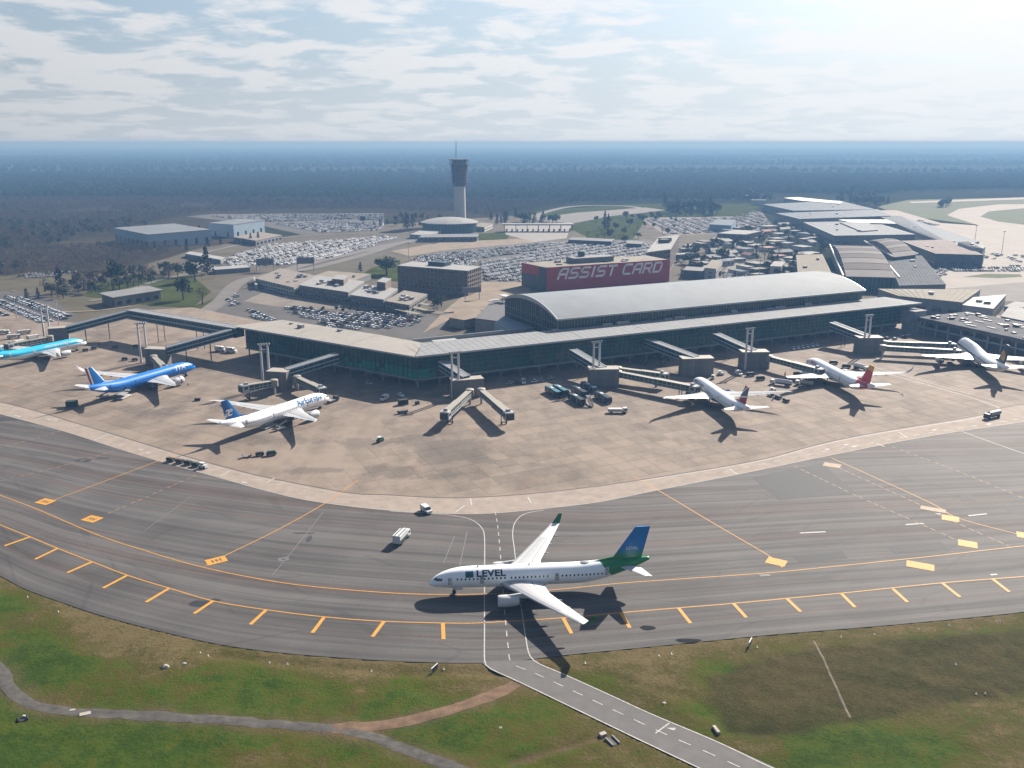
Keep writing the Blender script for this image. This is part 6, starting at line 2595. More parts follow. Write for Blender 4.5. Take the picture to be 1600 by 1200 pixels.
# service building at the left
block('service_building', 'low service building with a wide grey roof by the lawn at left', 'building', [(160, 473), (180, 480), (252, 468)], 7.5, mat('wide_grey_roof', (.25, .25, .25), .8, var=.15, scale=.1, spec=.2), GREYW, win=(1, 7, 4, 2.6, 1.2, 3), par=2.0)
# terraced low buildings in the middle
TERR = [
    ('long low building with a curved white front left of the office block', [(400, 447), (460, 462), (497, 443)], 6.5, TANROOF, WHITEW),
    ('grey two-storey building in the middle of the low terrace', [(468, 462), (545, 474), (570, 456)], 8.5, PALER, GREYW),
    ('white-roofed low block in the terrace left of the office block', [(548, 476), (600, 484), (622, 466)], 7.5, PALER, GREYW),
    ('tan-roofed low block at the right end of the terrace', [(602, 485), (640, 492), (668, 474)], 7, TANROOF, GREYW)]
for lb, px, h, rm, wm in TERR:
    block('terrace_building', lb, 'building', px, h, rm, wm, win=(2, 4, 2.2, 1.3, 1.0, 3.1), clutter=9)
block('terrace_building', 'flat pale slab behind the low terrace, left of the round tree', 'building', [(470, 446), (540, 452), (580, 436)], 4.5, CREAMROOF, GREYW, clutter=2)
block('garden_wall', 'curved white boundary wall at the left end of the terrace', 'wall', [(396, 440), (399, 452), (403, 452)], 4, WHITEROOF, WHITEW)
block('brick_tower', 'short brick stair tower between two blocks of the low terrace', 'building', [(520, 461), (538, 463), (545, 456)], 13, PALER, BRICK)
block('brick_tower', 'short brick stair tower beside the office block', 'building', [(590, 467), (603, 469), (612, 462)], 13.5, PALER, BRICK)
for i, (a, b) in enumerate((((620, 482), (655, 490)), ((632, 476), (668, 484)), ((645, 471), (682, 478)))):
    g0, g1 = G(*a, 4), G(*b, 4)
    t = thing('sunshade', ['front', 'middle', 'rear'][i] + ' of three cream carport roofs below the office block', 'carport', (g0.x, g0.y, 0), math.atan2((g1 - g0).y, (g1 - g0).x), 'cream carport roofs')
    mb = MB()
    mb.box(((g1 - g0).length / 2, 0, 3.4), ((g1 - g0).length, 4.5, .3))
    mb.build('roof', CREAMROOF, t)
    for f in (.1, .9):
        mb = MB()
        mb.tube(((g1 - g0).length * f, 0, 0), ((g1 - g0).length * f, 0, 3.4), .2, n=6)
        mb.build('post', MGREY, t)
# toll canopy
g0, g1 = G(786, 360), G(897, 362)
t = thing('toll_canopy', 'long white toll canopy on slim legs across the approach road', 'canopy', ((g0.x + g1.x) / 2, (g0.y + g1.y) / 2, -.1))
Lc = (g1 - g0).length
mb = MB()
mb.box((0, 0, 8.2), (Lc, 14, 1.6))
mb.build('roof', WHITEROOF, t)
first = None
for k in range(7):
    for y in (-5, 5):
        if first is None:
            mb = MB()
            mb.box((0, 0, 0), (.8, .8, 8.2))
            first = o = mb.build('leg', MGREY, t)
        else:
            o = inst(first, 'leg', t)
        o.location = (-Lc / 2 + 3 + k * (Lc - 6) / 6, y, 0)
first = None
for k in range(13):
    if first is None:
        mb = MB()
        mb.box((0, 0, 0), (2, 4, 3))
        first = o = mb.build('toll_booth', mat('toll_booth_blue', (.10, .14, .2), .6), t)
    else:
        o = inst(first, 'toll_booth', t)
    o.location = (-Lc / 2 + 6 + k * (Lc - 12) / 12, 0, 0)

# big sheds and older terminals at right
SH = [
    ('shed_building', 'far dark blue-roofed cargo shed at the back of the right-hand row', 'shed', [(1192, 319), (1310, 313), (1368, 327), (1240, 329)], 11, BLUEROOF, GREYW),
    ('shed_building', 'second blue-grey cargo shed in the right-hand row', 'shed', [(1212, 333), (1372, 327), (1392, 337), (1250, 342)], 12, BLUEROOF, GREYW),
    ('shed_building', 'wide pale blue-grey shed roof with a raised square, right-hand row', 'shed', [(1255, 347), (1360, 345), (1430, 366), (1304, 368)], 12, mat('pale_blue_shed_roof', (.20, .225, .25), .8, var=.15, scale=.06, spec=.15), GREYW),
    ('shed_building', 'long dark shed beside the far apron, right-hand row', 'shed', [(1372, 337), (1408, 337), (1530, 377), (1498, 386), (1440, 366)], 11, BLUEROOF, GREYW),
    ('terminal_annex', 'older terminal wing with a streaked pinkish flat roof at right', 'terminal', [(1408, 376), (1480, 374), (1537, 398), (1462, 396)], 13, RUSTROOF, mat('annex_wall', (.10, .13, .16), .6, var=.2, scale=.1)),
    ('terminal_annex', 'white box hall at the end of the older terminal wing', 'building', [(1497, 378), (1514, 377), (1540, 385), (1536, 388), (1520, 386)], 16, WHITEROOF, WHITEW),
    ('shed_building', 'grey ribbed shed roof left of the vaulted terminal', 'shed', [(1244, 398), (1285, 397), (1300, 428), (1247, 430)], 11, CREAMROOF, GREYW),
    ('shed_building', 'grey low-pitched roof right of the vaulted terminal', 'shed', [(1385, 400), (1440, 399), (1478, 444), (1405, 446)], 9, mat('mixed_grey_roof', (.15, .16, .17), .85, var=.25, scale=.1, spec=.03), GREYW),
    ('hangar', 'broad cream-roofed hall right of the pier end', 'hall', [(1372, 451), (1532, 452), (1503, 472), (1405, 462)], 11, CREAMROOF, mat('hall_wall_bluegrey', (.22, .25, .29), .6, var=.15, scale=.1)),
    ('hangar', 'small hall with a patchy white roof beside the cream-roofed one', 'hall', [(1512, 465), (1572, 460), (1552, 482), (1503, 476)], 9, mat('patchy_white_roof', (.45, .44, .42), .8, var=.4, scale=.12), WHITEW)]
for nm, lb, ct, px, h, rm, wm in SH:
    t, Q, c = block(nm, lb, ct, px, h, rm, wm, at='roof', clutter=5 if 'wide' in lb or 'patchy' in lb else 2, win=(1, 9, 6, 2.2, 3.0, 4))
    P = Q
    mb = MB()
    # roof ribs along the long side
    e0, e1 = P[0], P[1]
    f0, f1 = P[-1], P[-2]
    for k in range(1, 14):
        s = k / 14
        a, b = e0 + (e1 - e0) * s, f0 + (f1 - f0) * s
        mb.tube((a.x, a.y, h + .05), (b.x, b.y, h + .05), .18, n=4)
    mb.build('roof_ribs', rm, t)['kind'] = 'stuff'
for lb, px, h in (('white strip roof at the very back of the right-hand row', [(1225, 309), (1247, 308), (1317, 315), (1312, 318), (1250, 313)], 12), ('white strip roof between two blue-grey sheds', [(1310, 343), (1385, 343), (1400, 349), (1330, 347)], 13.5)):
    block('shed_building', lb, 'shed', px, h, mat('bright_white_roof', (.95, .95, .93), .8), GREYW, at='roof')
g = G(1350, 356, 12)
mb = MB()
# raised square on the pale shed roof
t, Q, c = block('roof_house_block', 'raised square roof block on the wide pale shed', 'roof block', [(1312, 347), (1356, 346), (1372, 359), (1345, 361)], 13.2, mat('pale_blue_shed_roof', (.3, .3, .3)), GREYW, at='roof')


def vaulted(name, label, fl, fr, bl, h0, rise, wallm):
    """vaulted hall: eave corners front-left, front-right, back-left as seen at height h0"""
    a, b, c = G(*fl, h0), G(*fr, h0), G(*bl, h0)
    w, l = b - a, c - a
    t = thing(name, label, 'terminal', (a.x, a.y, -.1))
    W = w.length
    N = 14
    ribs = 9
    VR = mat('vault_roof_metal', (.15, .135, .13), .8, var=.15, scale=.08, spec=.03)
    VR2 = mat('vault_roof_light', (.24, .225, .215), .8, var=.1, scale=.08, spec=.03)

    def pt(s, v, dz=0):
        q = w * s + l * v
        return (q.x, q.y, h0 + rise * (1 - (2 * v - 1) ** 2) * (1.0 - .12 * (2 * s - 1) ** 2) + dz)
    for k in range(ribs):
        mb = MB()
        rings = []
        for v in (k / ribs + .004, (k + 1) / ribs - .004):
            rr = [pt(s, v) for s in np.linspace(0, 1, N)] + [pt(s, v, -.8) for s in np.linspace(1, 0, N)]
            rings.append(list(reversed(rr)))
        mb.loft(rings)
        mb.build('roof_band', VR if k % 2 else VR2, t, smooth=True)
    for s in (-.06, 1.06):
        mb = MB()
        q0, q1 = w * s, w * s + l
        mb.tube((q0.x, q0.y, h0 + .5), (q1.x, q1.y, h0 + .5), .8, n=6)
        mb.build('gutter_beam', LGREY, t)
        mb = MB()
    mb = MB()
    q = [pt(s, .02, -.7) for s in np.linspace(0, 1, N)]
    mb.poly([(q[0][0], q[0][1], 0)] + q + [(q[-1][0], q[-1][1], 0)])
    mb.build('end_glass', TEAL, t)
    mb = MB()
    for s in np.linspace(.04, .96, 12):
        p = pt(s, .012, -.8)
        mb.box((p[0], p[1], 0), (.4, .4, p[2]))
    mb.build('mullions', MULL2, t)['kind'] = 'stuff'
    mb = MB()
    w2 = w * .98
    mb.prism([(l.x * .03, l.y * .03), (w2.x + l.x * .03, w2.y + l.y * .03), (w2.x + l.x, w2.y + l.y), (l.x, l.y)], 0, h0 - .9)
    mb.build('wall', wallm, t)


vaulted('vaulted_terminal', 'striped vaulted terminal hall with white gutters behind the right end of the arched hall', (1322, 432), (1400, 434), (1300, 383), 12, 7, GREYW)
vaulted('vaulted_terminal', 'second vaulted terminal roof, right behind the striped one', (1398, 402), (1432, 398), (1352, 377), 12, 7, GREYW)

# two-storey annex running off to the right below the cream hall
a, b = G(1432, 521), G(1640, 570)
u = (b - a).normalized()
nn = Vector((-u.y, u.x, 0))
if nn.y < 0:
    nn = -nn
L = (b - a).length
t = thing('pier_annex', 'long flat grey annex with dark recessed floors running right from the pier end', 'terminal', (a.x, a.y, 0), math.atan2(u.y, u.x))
mb = MB()
mb.box((L / 2, 22, 0), (L, 40, 4.4))
mb.build('ground_floor', UNDER, t)
mb = MB()
mb.box((L / 2, 21.0, 4.42), (L, 43, .8))
mb.build('slab_edge', BEAM, t)
mb = MB()
mb.box((L / 2, 22.5, 5.24), (L, 39, 3.2))
mb.build('upper_floor', mat('annex_dark_glass', (.015, .03, .04), .2, var=.4, scale=.2), t)
mb = MB()
mb.box((L / 2, 21.0, 8.46), (L, 44, 2.2))
mb.build('roof', mat('annex_roof', (.15, .15, .16), .9, var=.4, scale=.12, spec=.05, detail=8), t)
first = None
for k in range(int(L / 9)):
    if first is None:
        mb = MB()
        mb.box((0, 0, 0), (.9, .9, 8.4))
        first = o = mb.build('pier_column', BEAM, t)
    else:
        o = inst(first, 'pier_column', t)
    o.location = (5 + k * 9, .2, .01)
for k in range(46):
    mb = MB()
    x, y = random.uniform(3, L - 3), random.uniform(3, 40)
    s = random.choice([(1.5, 1.2, 1), (3, 1.6, 1.4), (7, 1.0, .6), (2, 2, .8), (1, 6, .5)])
    mb.box((x, y, 10.66), s, rz=random.choice([0, 1.57]))
    mb.build('roof_unit', random.choice([LGREY, WHITEW, MGREY, DGREY]), t)
t = thing('annex_link', 'pale two-storey glazed corner block where the pier meets the annex', 'building', (G(1438, 520).x, G(1438, 520).y, 0), AE_)
mb = MB()
mb.box((0, 6, 0), (10, 9, 13))
mb.build('wall', mat('pale_lilac_panel', (.33, .35, .42), .5, var=.25, scale=.3), t)
mb = MB()
mb.box((0, 6, 13.01), (11, 10, .6))
mb.build('roof', WHITEROOF, t)
block('low_annex', 'low pinkish shed with a blue side behind the nose of the four-engined jet', 'building', [(1484, 529), (1546, 541), (1556, 533)], 6, RUSTROOF, BLUEW)
block('low_annex', 'grey-green low building cut by the right edge behind the four-engined jet', 'building', [(1548, 546), (1640, 566), (1660, 552)], 5.5, GREYROOF, mat('greenish_wall', (.10, .15, .15), .7, var=.2, scale=.2))
block('low_annex', 'blue box building at the right edge beside the patchy white roof', 'building', [(1567, 494), (1596, 496), (1612, 488)], 7, WHITEROOF, BLUEW)
block('low_annex', 'white flat roof at the right edge below the blue box', 'building', [(1560, 522), (1640, 540), (1650, 520)], 11.5, WHITEROOF, WHITEW)

# the built-up area right of the hoarding: small roofs among trees
HOUSE_ZONE = [(1062, 398), (1100, 372), (1180, 352), (1235, 352), (1290, 380), (1246, 432), (1130, 438), (1070, 436)]
ROOFS = [('white', WHITEROOF, WHITEW), ('grey', GREYROOF, GREYW), ('tan', TANROOF, WHITEW), ('blue-grey', BLUEROOF, WHITEW), ('white', WHITEROOF, GREYW), ('grey', GREYROOF, WHITEW), ('white', WHITEROOF, WHITEW), ('red tile', REDROOF, WHITEW), ('cream', CREAMROOF, GREYW)]
hz = [G(a, b) for a, b in HOUSE_ZONE]
placed = []
tries = 0
while len(placed) < 64 and tries < 4000:
    tries += 1
    px_, py_ = random.uniform(1060, 1295), random.uniform(350, 440)
    g = G(px_, py_)
    if not inside(hz, np.array([g.x]), np.array([g.y]))[0]:
        continue
    w, d, h = random.uniform(8, 24), random.uniform(7, 15), random.uniform(3, 5)
    if any((g.x - x) ** 2 + (g.y - y) ** 2 < (r + w * .62) ** 2 for x, y, r in placed):
        continue
    placed.append((g.x, g.y, w * .62))
    nm, rm, wm = random.choice(ROOFS)
    t = thing('small_building', 'small %s-roofed building among trees, built-up area right of the red hoarding' % nm, 'building', (g.x, g.y, -.1), AE_ + random.choice([0, 0, 1.57, .3]), '%s roofs in the built-up area' % nm)
    mb = MB()
    mb.box((0, 0, -.2), (w, d, h))
    mb.build('wall', wm, t)
    mb = MB()
    if nm in ('red tile', 'grey') and random.random() < .7:
        for sx in (-1, 1):
            prism3(mb, [(-w / 2 - .4, min(0, sx * (d / 2 + .4)), h + (2.2 if sx < 0 else 2.2) * (0 if sx < 0 else 1) - .3), (w / 2 + .4, min(0, sx * (d / 2 + .4)), h + (0 if sx < 0 else 2.2) - .3), (w / 2 + .4, max(0, sx * (d / 2 + .4)), h + (2.2 if sx < 0 else 0) - .3), (-w / 2 - .4, max(0, sx * (d / 2 + .4)), h + (2.2 if sx < 0 else 0) - .3)],
                   [(-w / 2 - .4, min(0, sx * (d / 2 + .4)), h + (0 if sx < 0 else 2.2)), (w / 2 + .4, min(0, sx * (d / 2 + .4)), h + (0 if sx < 0 else 2.2)), (w / 2 + .4, max(0, sx * (d / 2 + .4)), h + (2.2 if sx < 0 else 0)), (-w / 2 - .4, max(0, sx * (d / 2 + .4)), h + (2.2 if sx < 0 else 0))])
    else:
        mb.box((0, 0, h - .19), (w + .6, d + .6, .5))
    mb.build('roof', rm, t)
    first = None
    for k in range(max(2, int(w / 4))):
        if first is None:
            mb = MB()
            mb.box((0, 0, 0), (1.6, .2, 1.3))
            first = o = mb.build('window', WIN, t)
        else:
            o = inst(first, 'window', t)
        o.location = (-w / 2 + (k + .5) * w / max(2, int(w / 4)), -d / 2 - .02, h * .4)
block('low_annex', 'long white-roofed building in front of the car rows, built-up area', 'building', [(1120, 376), (1165, 378), (1190, 372)], 9, WHITEROOF, GREYW, win=(2, 5, 2.6, 1.4, 2, 3.4))
block('low_annex', 'blue-grey hall beside the round dark tree in the built-up area', 'building', [(1108, 361), (1142, 363), (1150, 354)], 9, BLUEROOF, BLUEW)
block('low_annex', 'long dark low building behind the central car park', 'building', [(888, 381), (955, 384), (960, 380)], 5, GREYROOF, mat('dark_teal_wall', (.03, .06, .08), .6))
block('low_annex', 'second dark low building behind the central car park, further right', 'building', [(978, 387), (1002, 388), (1006, 384)], 5, GREYROOF, mat('dark_teal_wall', (.03, .06, .08)))
block('low_annex', 'cream two-step building behind the ridge of the arched hall', 'building', [(1100, 436), (1118, 438), (1128, 424)], 10, CREAMROOF, WHITEW, win=(2, 5, 2.5, 1.3, 2, 3.4))
block('low_annex', 'dark flat building behind the ridge of the arched hall', 'building', [(1068, 434), (1099, 436), (1102, 430)], 7, GREYROOF, UNDER)
block('low_annex', 'white boxy building just behind the east part of the arched roof', 'building', [(1202, 431), (1220, 432), (1226, 424)], 9, WHITEROOF, WHITEW, win=(1, 6, 3, 2, 3, 3))
# ------------------------------------------------------------------ trees
def crown_mesh(kind, seed):
    r = np.random.default_rng(seed)
    mb = MB()
    if kind == 'bare':
        nb, nq, H, W, base, s = 9, 26, 9.0, 3.6, 2.6, (.35, .9)
    elif kind == 'cypress':
        nb, nq, H, W, base, s = 12, 22, 14.0, 1.7, 1.0, (.5, 1.0)
    elif kind == 'conifer':
        nb, nq, H, W, base, s = 14, 24, 13.0, 3.8, 1.6, (.6, 1.2)
    else:
        nb, nq, H, W, base, s = 14, 26, 10.0, 4.6, 2.4, (.6, 1.3)
    for b in range(nb):
        f = (b + .5) / nb
        if kind == 'conifer':
            rad = W * (1.05 - f) * .8
            c = np.array([r.normal(0, .3) + rad * .55 * math.cos(b * 2.4), r.normal(0, .3) + rad * .55 * math.sin(b * 2.4), base + (H - base) * f])
            br = np.array([.75 * rad + .4, .75 * rad + .4, H / nb * 1.1])
        elif kind == 'cypress':
            rad = W * (math.sin(math.pi * (f * .9 + .08))) ** .7
            c = np.array([r.normal(0, .2), r.normal(0, .2), base + (H - base) * f])
            br = np.array([rad * .8, rad * .8, H / nb])
        else:
            a, e = r.uniform(0, 6.28), r.uniform(-.5, 1.0)
            d = W * r.uniform(.25, .68)
            c = np.array([d * math.cos(a) * math.cos(e), d * math.sin(a) * math.cos(e), base + (H - base) * (.45 + .4 * math.sin(e))])
            br = np.array([W * .42, W * .42, (H - base) * .24]) * r.uniform(.7, 1.15)
        for q in range(nq):
            v = r.normal(0, 1, 3)
            v /= np.linalg.norm(v)
            p = c + v * br * r.uniform(.55, 1.05)
            n = v + r.normal(0, .6, 3)
            n /= np.linalg.norm(n)
            t1 = np.cross(n, [.3, .2, .9])
            t1 /= np.linalg.norm(t1)
            t2 = np.cross(n, t1)
            k = r.uniform(*s) * (.5 if kind == 'bare' else .62)
            k2 = k * r.uniform(.5, 1) * (.35 if kind == 'bare' else 1)
            mb.poly([p - t1 * k - t2 * k2 * .3, p + t2 * -k2, p + t1 * k, p + t2 * k2], int(r.integers(0, 2)))
    return mb, H, base


FOL = {
    'evergreen': (mat('evergreen_leaf', (.040, .055, .026), .9, var=.35, scale=.4, rand=.25, spec=.15), mat('evergreen_leaf_light', (.066, .084, .036), .9, var=.35, scale=.4, rand=.25, spec=.15)),
    'conifer': (mat('conifer_leaf', (.020, .032, .021), .9, var=.3, scale=.4, rand=.2, spec=.15), mat('conifer_leaf_light', (.030, .045, .026), .9, var=.3, scale=.4, rand=.2, spec=.15)),
    'cypress': (mat('cypress_leaf', (.018, .030, .018), .9, var=.3, scale=.4, spec=.15), mat('cypress_leaf_light', (.028, .042, .022), .9, var=.3, scale=.4, spec=.15)),
    'bare': (mat('bare_twig', (.105, .078, .064), .95, var=.3, scale=.4, rand=.25, spec=.1), mat('bare_twig_light', (.16, .122, .10), .95, var=.3, scale=.4, rand=.25, spec=.1)),
    'olive': (mat('olive_leaf', (.075, .080, .030), .9, var=.35, scale=.4, rand=.25, spec=.15), mat('olive_leaf_light', (.11, .105, .042), .9, var=.35, scale=.4, rand=.25, spec=.15))}
BARK = mat('bark', (.075, .058, .045), .95, var=.3, scale=1.0, spec=.1)
TREE_SRC = {}
FOREST = bpy.data.collections.new('woodland_sources')     # sources of the woodland masses, not linked into the scene
FOREST_E = bpy.data.collections.new('evergreen_sources')


def trunk_mesh(H, base, seed):
    r = np.random.default_rng(seed)
    mb = MB()
    top = (r.normal(0, .3), r.normal(0, .3), base + (H - base) * .55)
    mb.tube((0, 0, -.3), top, .32, .12, n=7)
    for k in range(5):
        a = r.uniform(0, 6.28)
        z0 = base * .8 + (H - base) * r.uniform(.05, .4)
        f = z0 / top[2]
        mb.tube((top[0] * f, top[1] * f, z0), (1.9 * math.cos(a), 1.9 * math.sin(a), z0 + r.uniform(1, 2.4)), .12, .04, n=5)
    return mb


for kd in FOL:
    for vv in range(3):
        mb, H, base = crown_mesh('evergreen' if kd == 'olive' else kd, hash(kd) % 1 + vv * 17 + len(kd))
        me = bpy.data.meshes.new(kd + '_crown')
        me.from_pydata(mb.v, [], mb.f)
        me.materials.append(FOL[kd][0])
        me.materials.append(FOL[kd][1])
        me.polygons.foreach_set('material_index', mb.m)
        tb = trunk_mesh(H, base, vv + 5)
        tm = bpy.data.meshes.new(kd + '_trunk')
        tm.from_pydata(tb.v, [], tb.f)
        tm.materials.append(BARK)
        TREE_SRC[(kd, vv)] = (me, tm, H)
        if kd in ('bare', 'evergreen'):
            o = bpy.data.objects.new('woodland_tree', me)
            (FOREST if kd == 'bare' else FOREST_E).objects.link(o)
            if kd == 'bare':
                o = bpy.data.objects.new('woodland_tree', me)
                o.scale = (1.2, 1.2, .8)
                FOREST.objects.link(o)

KINDWORD = {'evergreen': 'dark rounded evergreen', 'conifer': 'dark conical conifer', 'cypress': 'slim dark cypress', 'bare': 'bare brown winter tree', 'olive': 'olive-green bushy tree'}
NAMEW = {'evergreen': 'evergreen_tree', 'conifer': 'conifer_tree', 'cypress': 'cypress_tree', 'bare': 'bare_tree', 'olive': 'bushy_tree'}


def tree(kind, x, y, h, where, group=None, wscale=1.0):
    me, tm, H = TREE_SRC[(kind, random.randrange(3))]
    s = h / H
    t = thing(NAMEW[kind], KINDWORD[kind] + ' ' + where, 'tree', (x, y, -.35), random.uniform(0, 6.28), group)
    t.scale = (s * wscale, s * wscale, s)
    for nm, m in (('crown', me), ('trunk', tm)):
        o = bpy.data.objects.new(nm, m)
        COL.objects.link(o)
        o.parent = t
    return t


# single trees one can point at: base pixel, top pixel row
for kind, px, py, top, where, ws in (
        ('conifer', 324, 428, 386, 'tallest of the dark clump on the lawn at left', 1.1), ('evergreen', 305, 440, 402, 'left of the tallest conifer on the lawn', 1.1), ('evergreen', 287, 468, 432, 'nearest the pier on the left lawn', 1.0),
        ('bare', 316, 475, 445, 'between the left lawn and the pier', 1.1), ('conifer', 95, 457, 418, 'standing alone left of the service building', 1.1), ('conifer', 42, 468, 450, 'behind the lower left car park', 1.0), ('conifer', 60, 466, 449, 'second behind the lower left car park', 1.0),
        ('evergreen', 184, 446, 404, 'behind the roof of the service building', 1.0), ('bare', 150, 455, 418, 'left of the service building roof', 1.0), ('bare', 131, 452, 420, 'beside the lone conifer at left', 1.0), ('bare', 70, 455, 430, 'between two conifers at left', 1.1),
        ('bare', 210, 440, 412, 'right of the evergreen behind the service building', 1.0), ('bare', 232, 438, 410, 'at the left edge of the lawn', 1.0), ('evergreen', 604, 429, 398, 'broad crown left of the office block', 1.8), ('conifer', 563, 424, 409, 'small one by the curved road', 1.1),
        ('bare', 690, 478, 455, 'reddish, beside the road sign behind the pier', 1.1), ('evergreen', 683, 484, 462, 'between the sign and the carport roofs', 1.1), ('conifer', 636, 357, 332, 'left of the round building', 1.0), ('conifer', 645, 356, 335, 'second left of the round building', 1.0),
        ('evergreen', 684, 380, 370, 'on the lawn below the round building', 1.0), ('cypress', 950, 364, 332, 'taller of a pair in the parkland', 1.0), ('cypress', 945, 358, 330, 'left one of a pair in the parkland', 1.3), ('cypress', 1181, 402, 382, 'alone in the built-up area', 1.0),
        ('evergreen', 1165, 364, 352, 'broad and dark behind the long white-roofed building', 2.2), ('evergreen', 1078, 412, 393, 'dark and wide right of the brick block', 1.8), ('olive', 1093, 424, 408, 'behind the cream two-step building', 1.5), ('evergreen', 1206, 409, 396, 'left of the ribbed shed', 1.8),
        ('conifer', 1039, 324, 300, 'tall, left in the far tree row', 1.0), ('conifer', 313, 373, 352, 'beside the long warehouse', 1.0), ('conifer', 292, 392, 376, 'in front of the long warehouse', 1.0), ('conifer', 325, 386, 370, 'row in front of the warehouse, middle', 1.0), ('conifer', 345, 383, 370, 'row in front of the warehouse, right', 1.0),
        ('conifer', 392, 380, 364, 'left of two by the low flat shed', .9), ('conifer', 404, 379, 362, 'right of two by the low flat shed', .8), ('conifer', 381, 382, 372, 'smallest by the low flat shed', .9)):
    g = G(px, py)
    tree(kind, g.x, g.y, min(24, top_height(px, py, top)), where, None, ws)
# small trees around the near car park and along the terrace
for k, (px, py) in enumerate(((459, 486), (474, 487), (486, 486), (505, 487), (526, 486), (537, 488), (548, 486), (560, 489), (586, 491))):
    g = G(px, py)
    tree('evergreen', g.x, g.y, 4.2, 'small, in the row at the back of the near car park', 'small trees behind the near car park')
for k, (px, py) in enumerate(((427, 452), (460, 458), (503, 466), (552, 476), (602, 483), (636, 489))):
    g = G(px, py)
    tree('cypress', g.x, g.y, 6, 'small, in the row along the road below the terrace', 'small cypresses along the terrace road', 1.4)
# tree groups
def scatter(n, px_poly, kinds, hr, where, group, mind=6, seed=1, front=None):
    r = random.Random(seed)
    P = [G(a, b) for a, b in px_poly]
    xs, ys = [p.x for p in P], [p.y for p in P]
    pts = []
    tr = 0
    while len(pts) < n and tr < 6000:
        tr += 1
        x, y = r.uniform(min(xs), max(xs)), r.uniform(min(ys), max(ys))
        if not inside(P, np.array([x]), np.array([y]))[0]:
            continue
        if any((x - a) ** 2 + (y - b) ** 2 < mind ** 2 for a, b in pts):
            continue
        if any((x - a) ** 2 + (y - b) ** 2 < (q * .95) ** 2 for a, b, q in placed):
            continue
        pts.append((x, y))
        kd = r.choice(kinds)
        tree(kd, x, y, r.uniform(*hr), where, NAMEW[kd].replace('_', ' ') + 's ' + group, r.uniform(.9, 1.4))


scatter(54, [(60, 470), (130, 440), (260, 425), (290, 430), (240, 445), (150, 462)], ['bare', 'bare', 'olive', 'evergreen'], (6, 13), 'in the loose group left of the lawn', 'left of the lawn', 5.5, 2)
scatter(22, [(760, 345), (800, 338), (845, 340), (880, 350), (800, 352), (770, 356)], ['evergreen', 'conifer'], (9, 16), 'in the dark clump right of the tower', 'right of the tower', 9, 3)
scatter(40, [(905, 372), (930, 345), (1010, 338), (1060, 345), (1075, 372), (1000, 382), (930, 378)], ['evergreen', 'evergreen', 'olive', 'bare'], (6, 13), 'in the parkland behind the red hoarding', 'in the parkland', 9, 4)
scatter(30, [(1040, 328), (1120, 326), (1120, 338), (1045, 338)], ['evergreen', 'conifer'], (14, 22), 'in the far row beyond the parkland', 'beyond the parkland', 9, 5)
scatter(84, [(1060, 430), (1070, 392), (1110, 376), (1200, 360), (1245, 356), (1295, 385), (1245, 435), (1130, 440)], ['evergreen', 'olive', 'olive', 'conifer', 'bare'], (6, 12), 'between the small roofs of the built-up area', 'in the built-up area', 7, 6)
scatter(26, [(1300, 318), (1340, 300), (1390, 318), (1392, 326), (1350, 322)], ['evergreen', 'conifer'], (14, 22), 'in the stand behind the blue cargo sheds', 'behind the cargo sheds', 9, 7)
scatter(9, [(1465, 322), (1485, 318), (1485, 322), (1468, 326)], ['evergreen'], (10, 15), 'in the small clump on the far airfield grass', 'on the airfield grass', 7, 8)
scatter(24, [(600, 345), (640, 340), (700, 345), (690, 358), (640, 362), (560, 350)], ['evergreen', 'bare', 'conifer'], (7, 13), 'between the tower and the left car parks', 'left of the tower', 9, 9)

# woods: masses nobody could count, instanced over point clouds
def wood(name, pts, scales, coll):
    me = bpy.data.meshes.new(name)
    me.from_pydata(pts.tolist(), [], [])
    at = me.attributes.new('size', 'FLOAT', 'POINT')
    at.data.foreach_set('value', scales.astype(np.float32))
    o = bpy.data.objects.new(name, me)
    COL.objects.link(o)
    ng = bpy.data.node_groups.new(name, 'GeometryNodeTree')
    ng.interface.new_socket('Geometry', in_out='INPUT', socket_type='NodeSocketGeometry')
    ng.interface.new_socket('Geometry', in_out='OUTPUT', socket_type='NodeSocketGeometry')
    gi, go = ng.nodes.new('NodeGroupInput'), ng.nodes.new('NodeGroupOutput')
    ci = ng.nodes.new('GeometryNodeCollectionInfo')
    ci.inputs['Collection'].default_value = coll
    ci.inputs['Separate Children'].default_value = True
    ci.inputs['Reset Children'].default_value = True
    ip = ng.nodes.new('GeometryNodeInstanceOnPoints')
    ip.inputs['Pick Instance'].default_value = True
    na = ng.nodes.new('GeometryNodeInputNamedAttribute')
    na.data_type = 'FLOAT'
    na.inputs['Name'].default_value = 'size'
    rv = ng.nodes.new('FunctionNodeRandomValue')
    rv.data_type = 'FLOAT_VECTOR'
    rv.inputs[0].default_value = (0, 0, 0)
    rv.inputs[1].default_value = (0, 0, 6.283)
    ng.links.new(gi.outputs[0], ip.inputs['Points'])
    ng.links.new(ci.outputs[0], ip.inputs['Instance'])
    ng.links.new(na.outputs[0], ip.inputs['Scale'])
    ng.links.new(rv.outputs[0], ip.inputs['Rotation'])
    ng.links.new(ip.outputs[0], go.inputs[0])
    md = o.modifiers.new('woodland', 'NODES')
    md.node_group = ng
    return tag(o, kind='stuff')


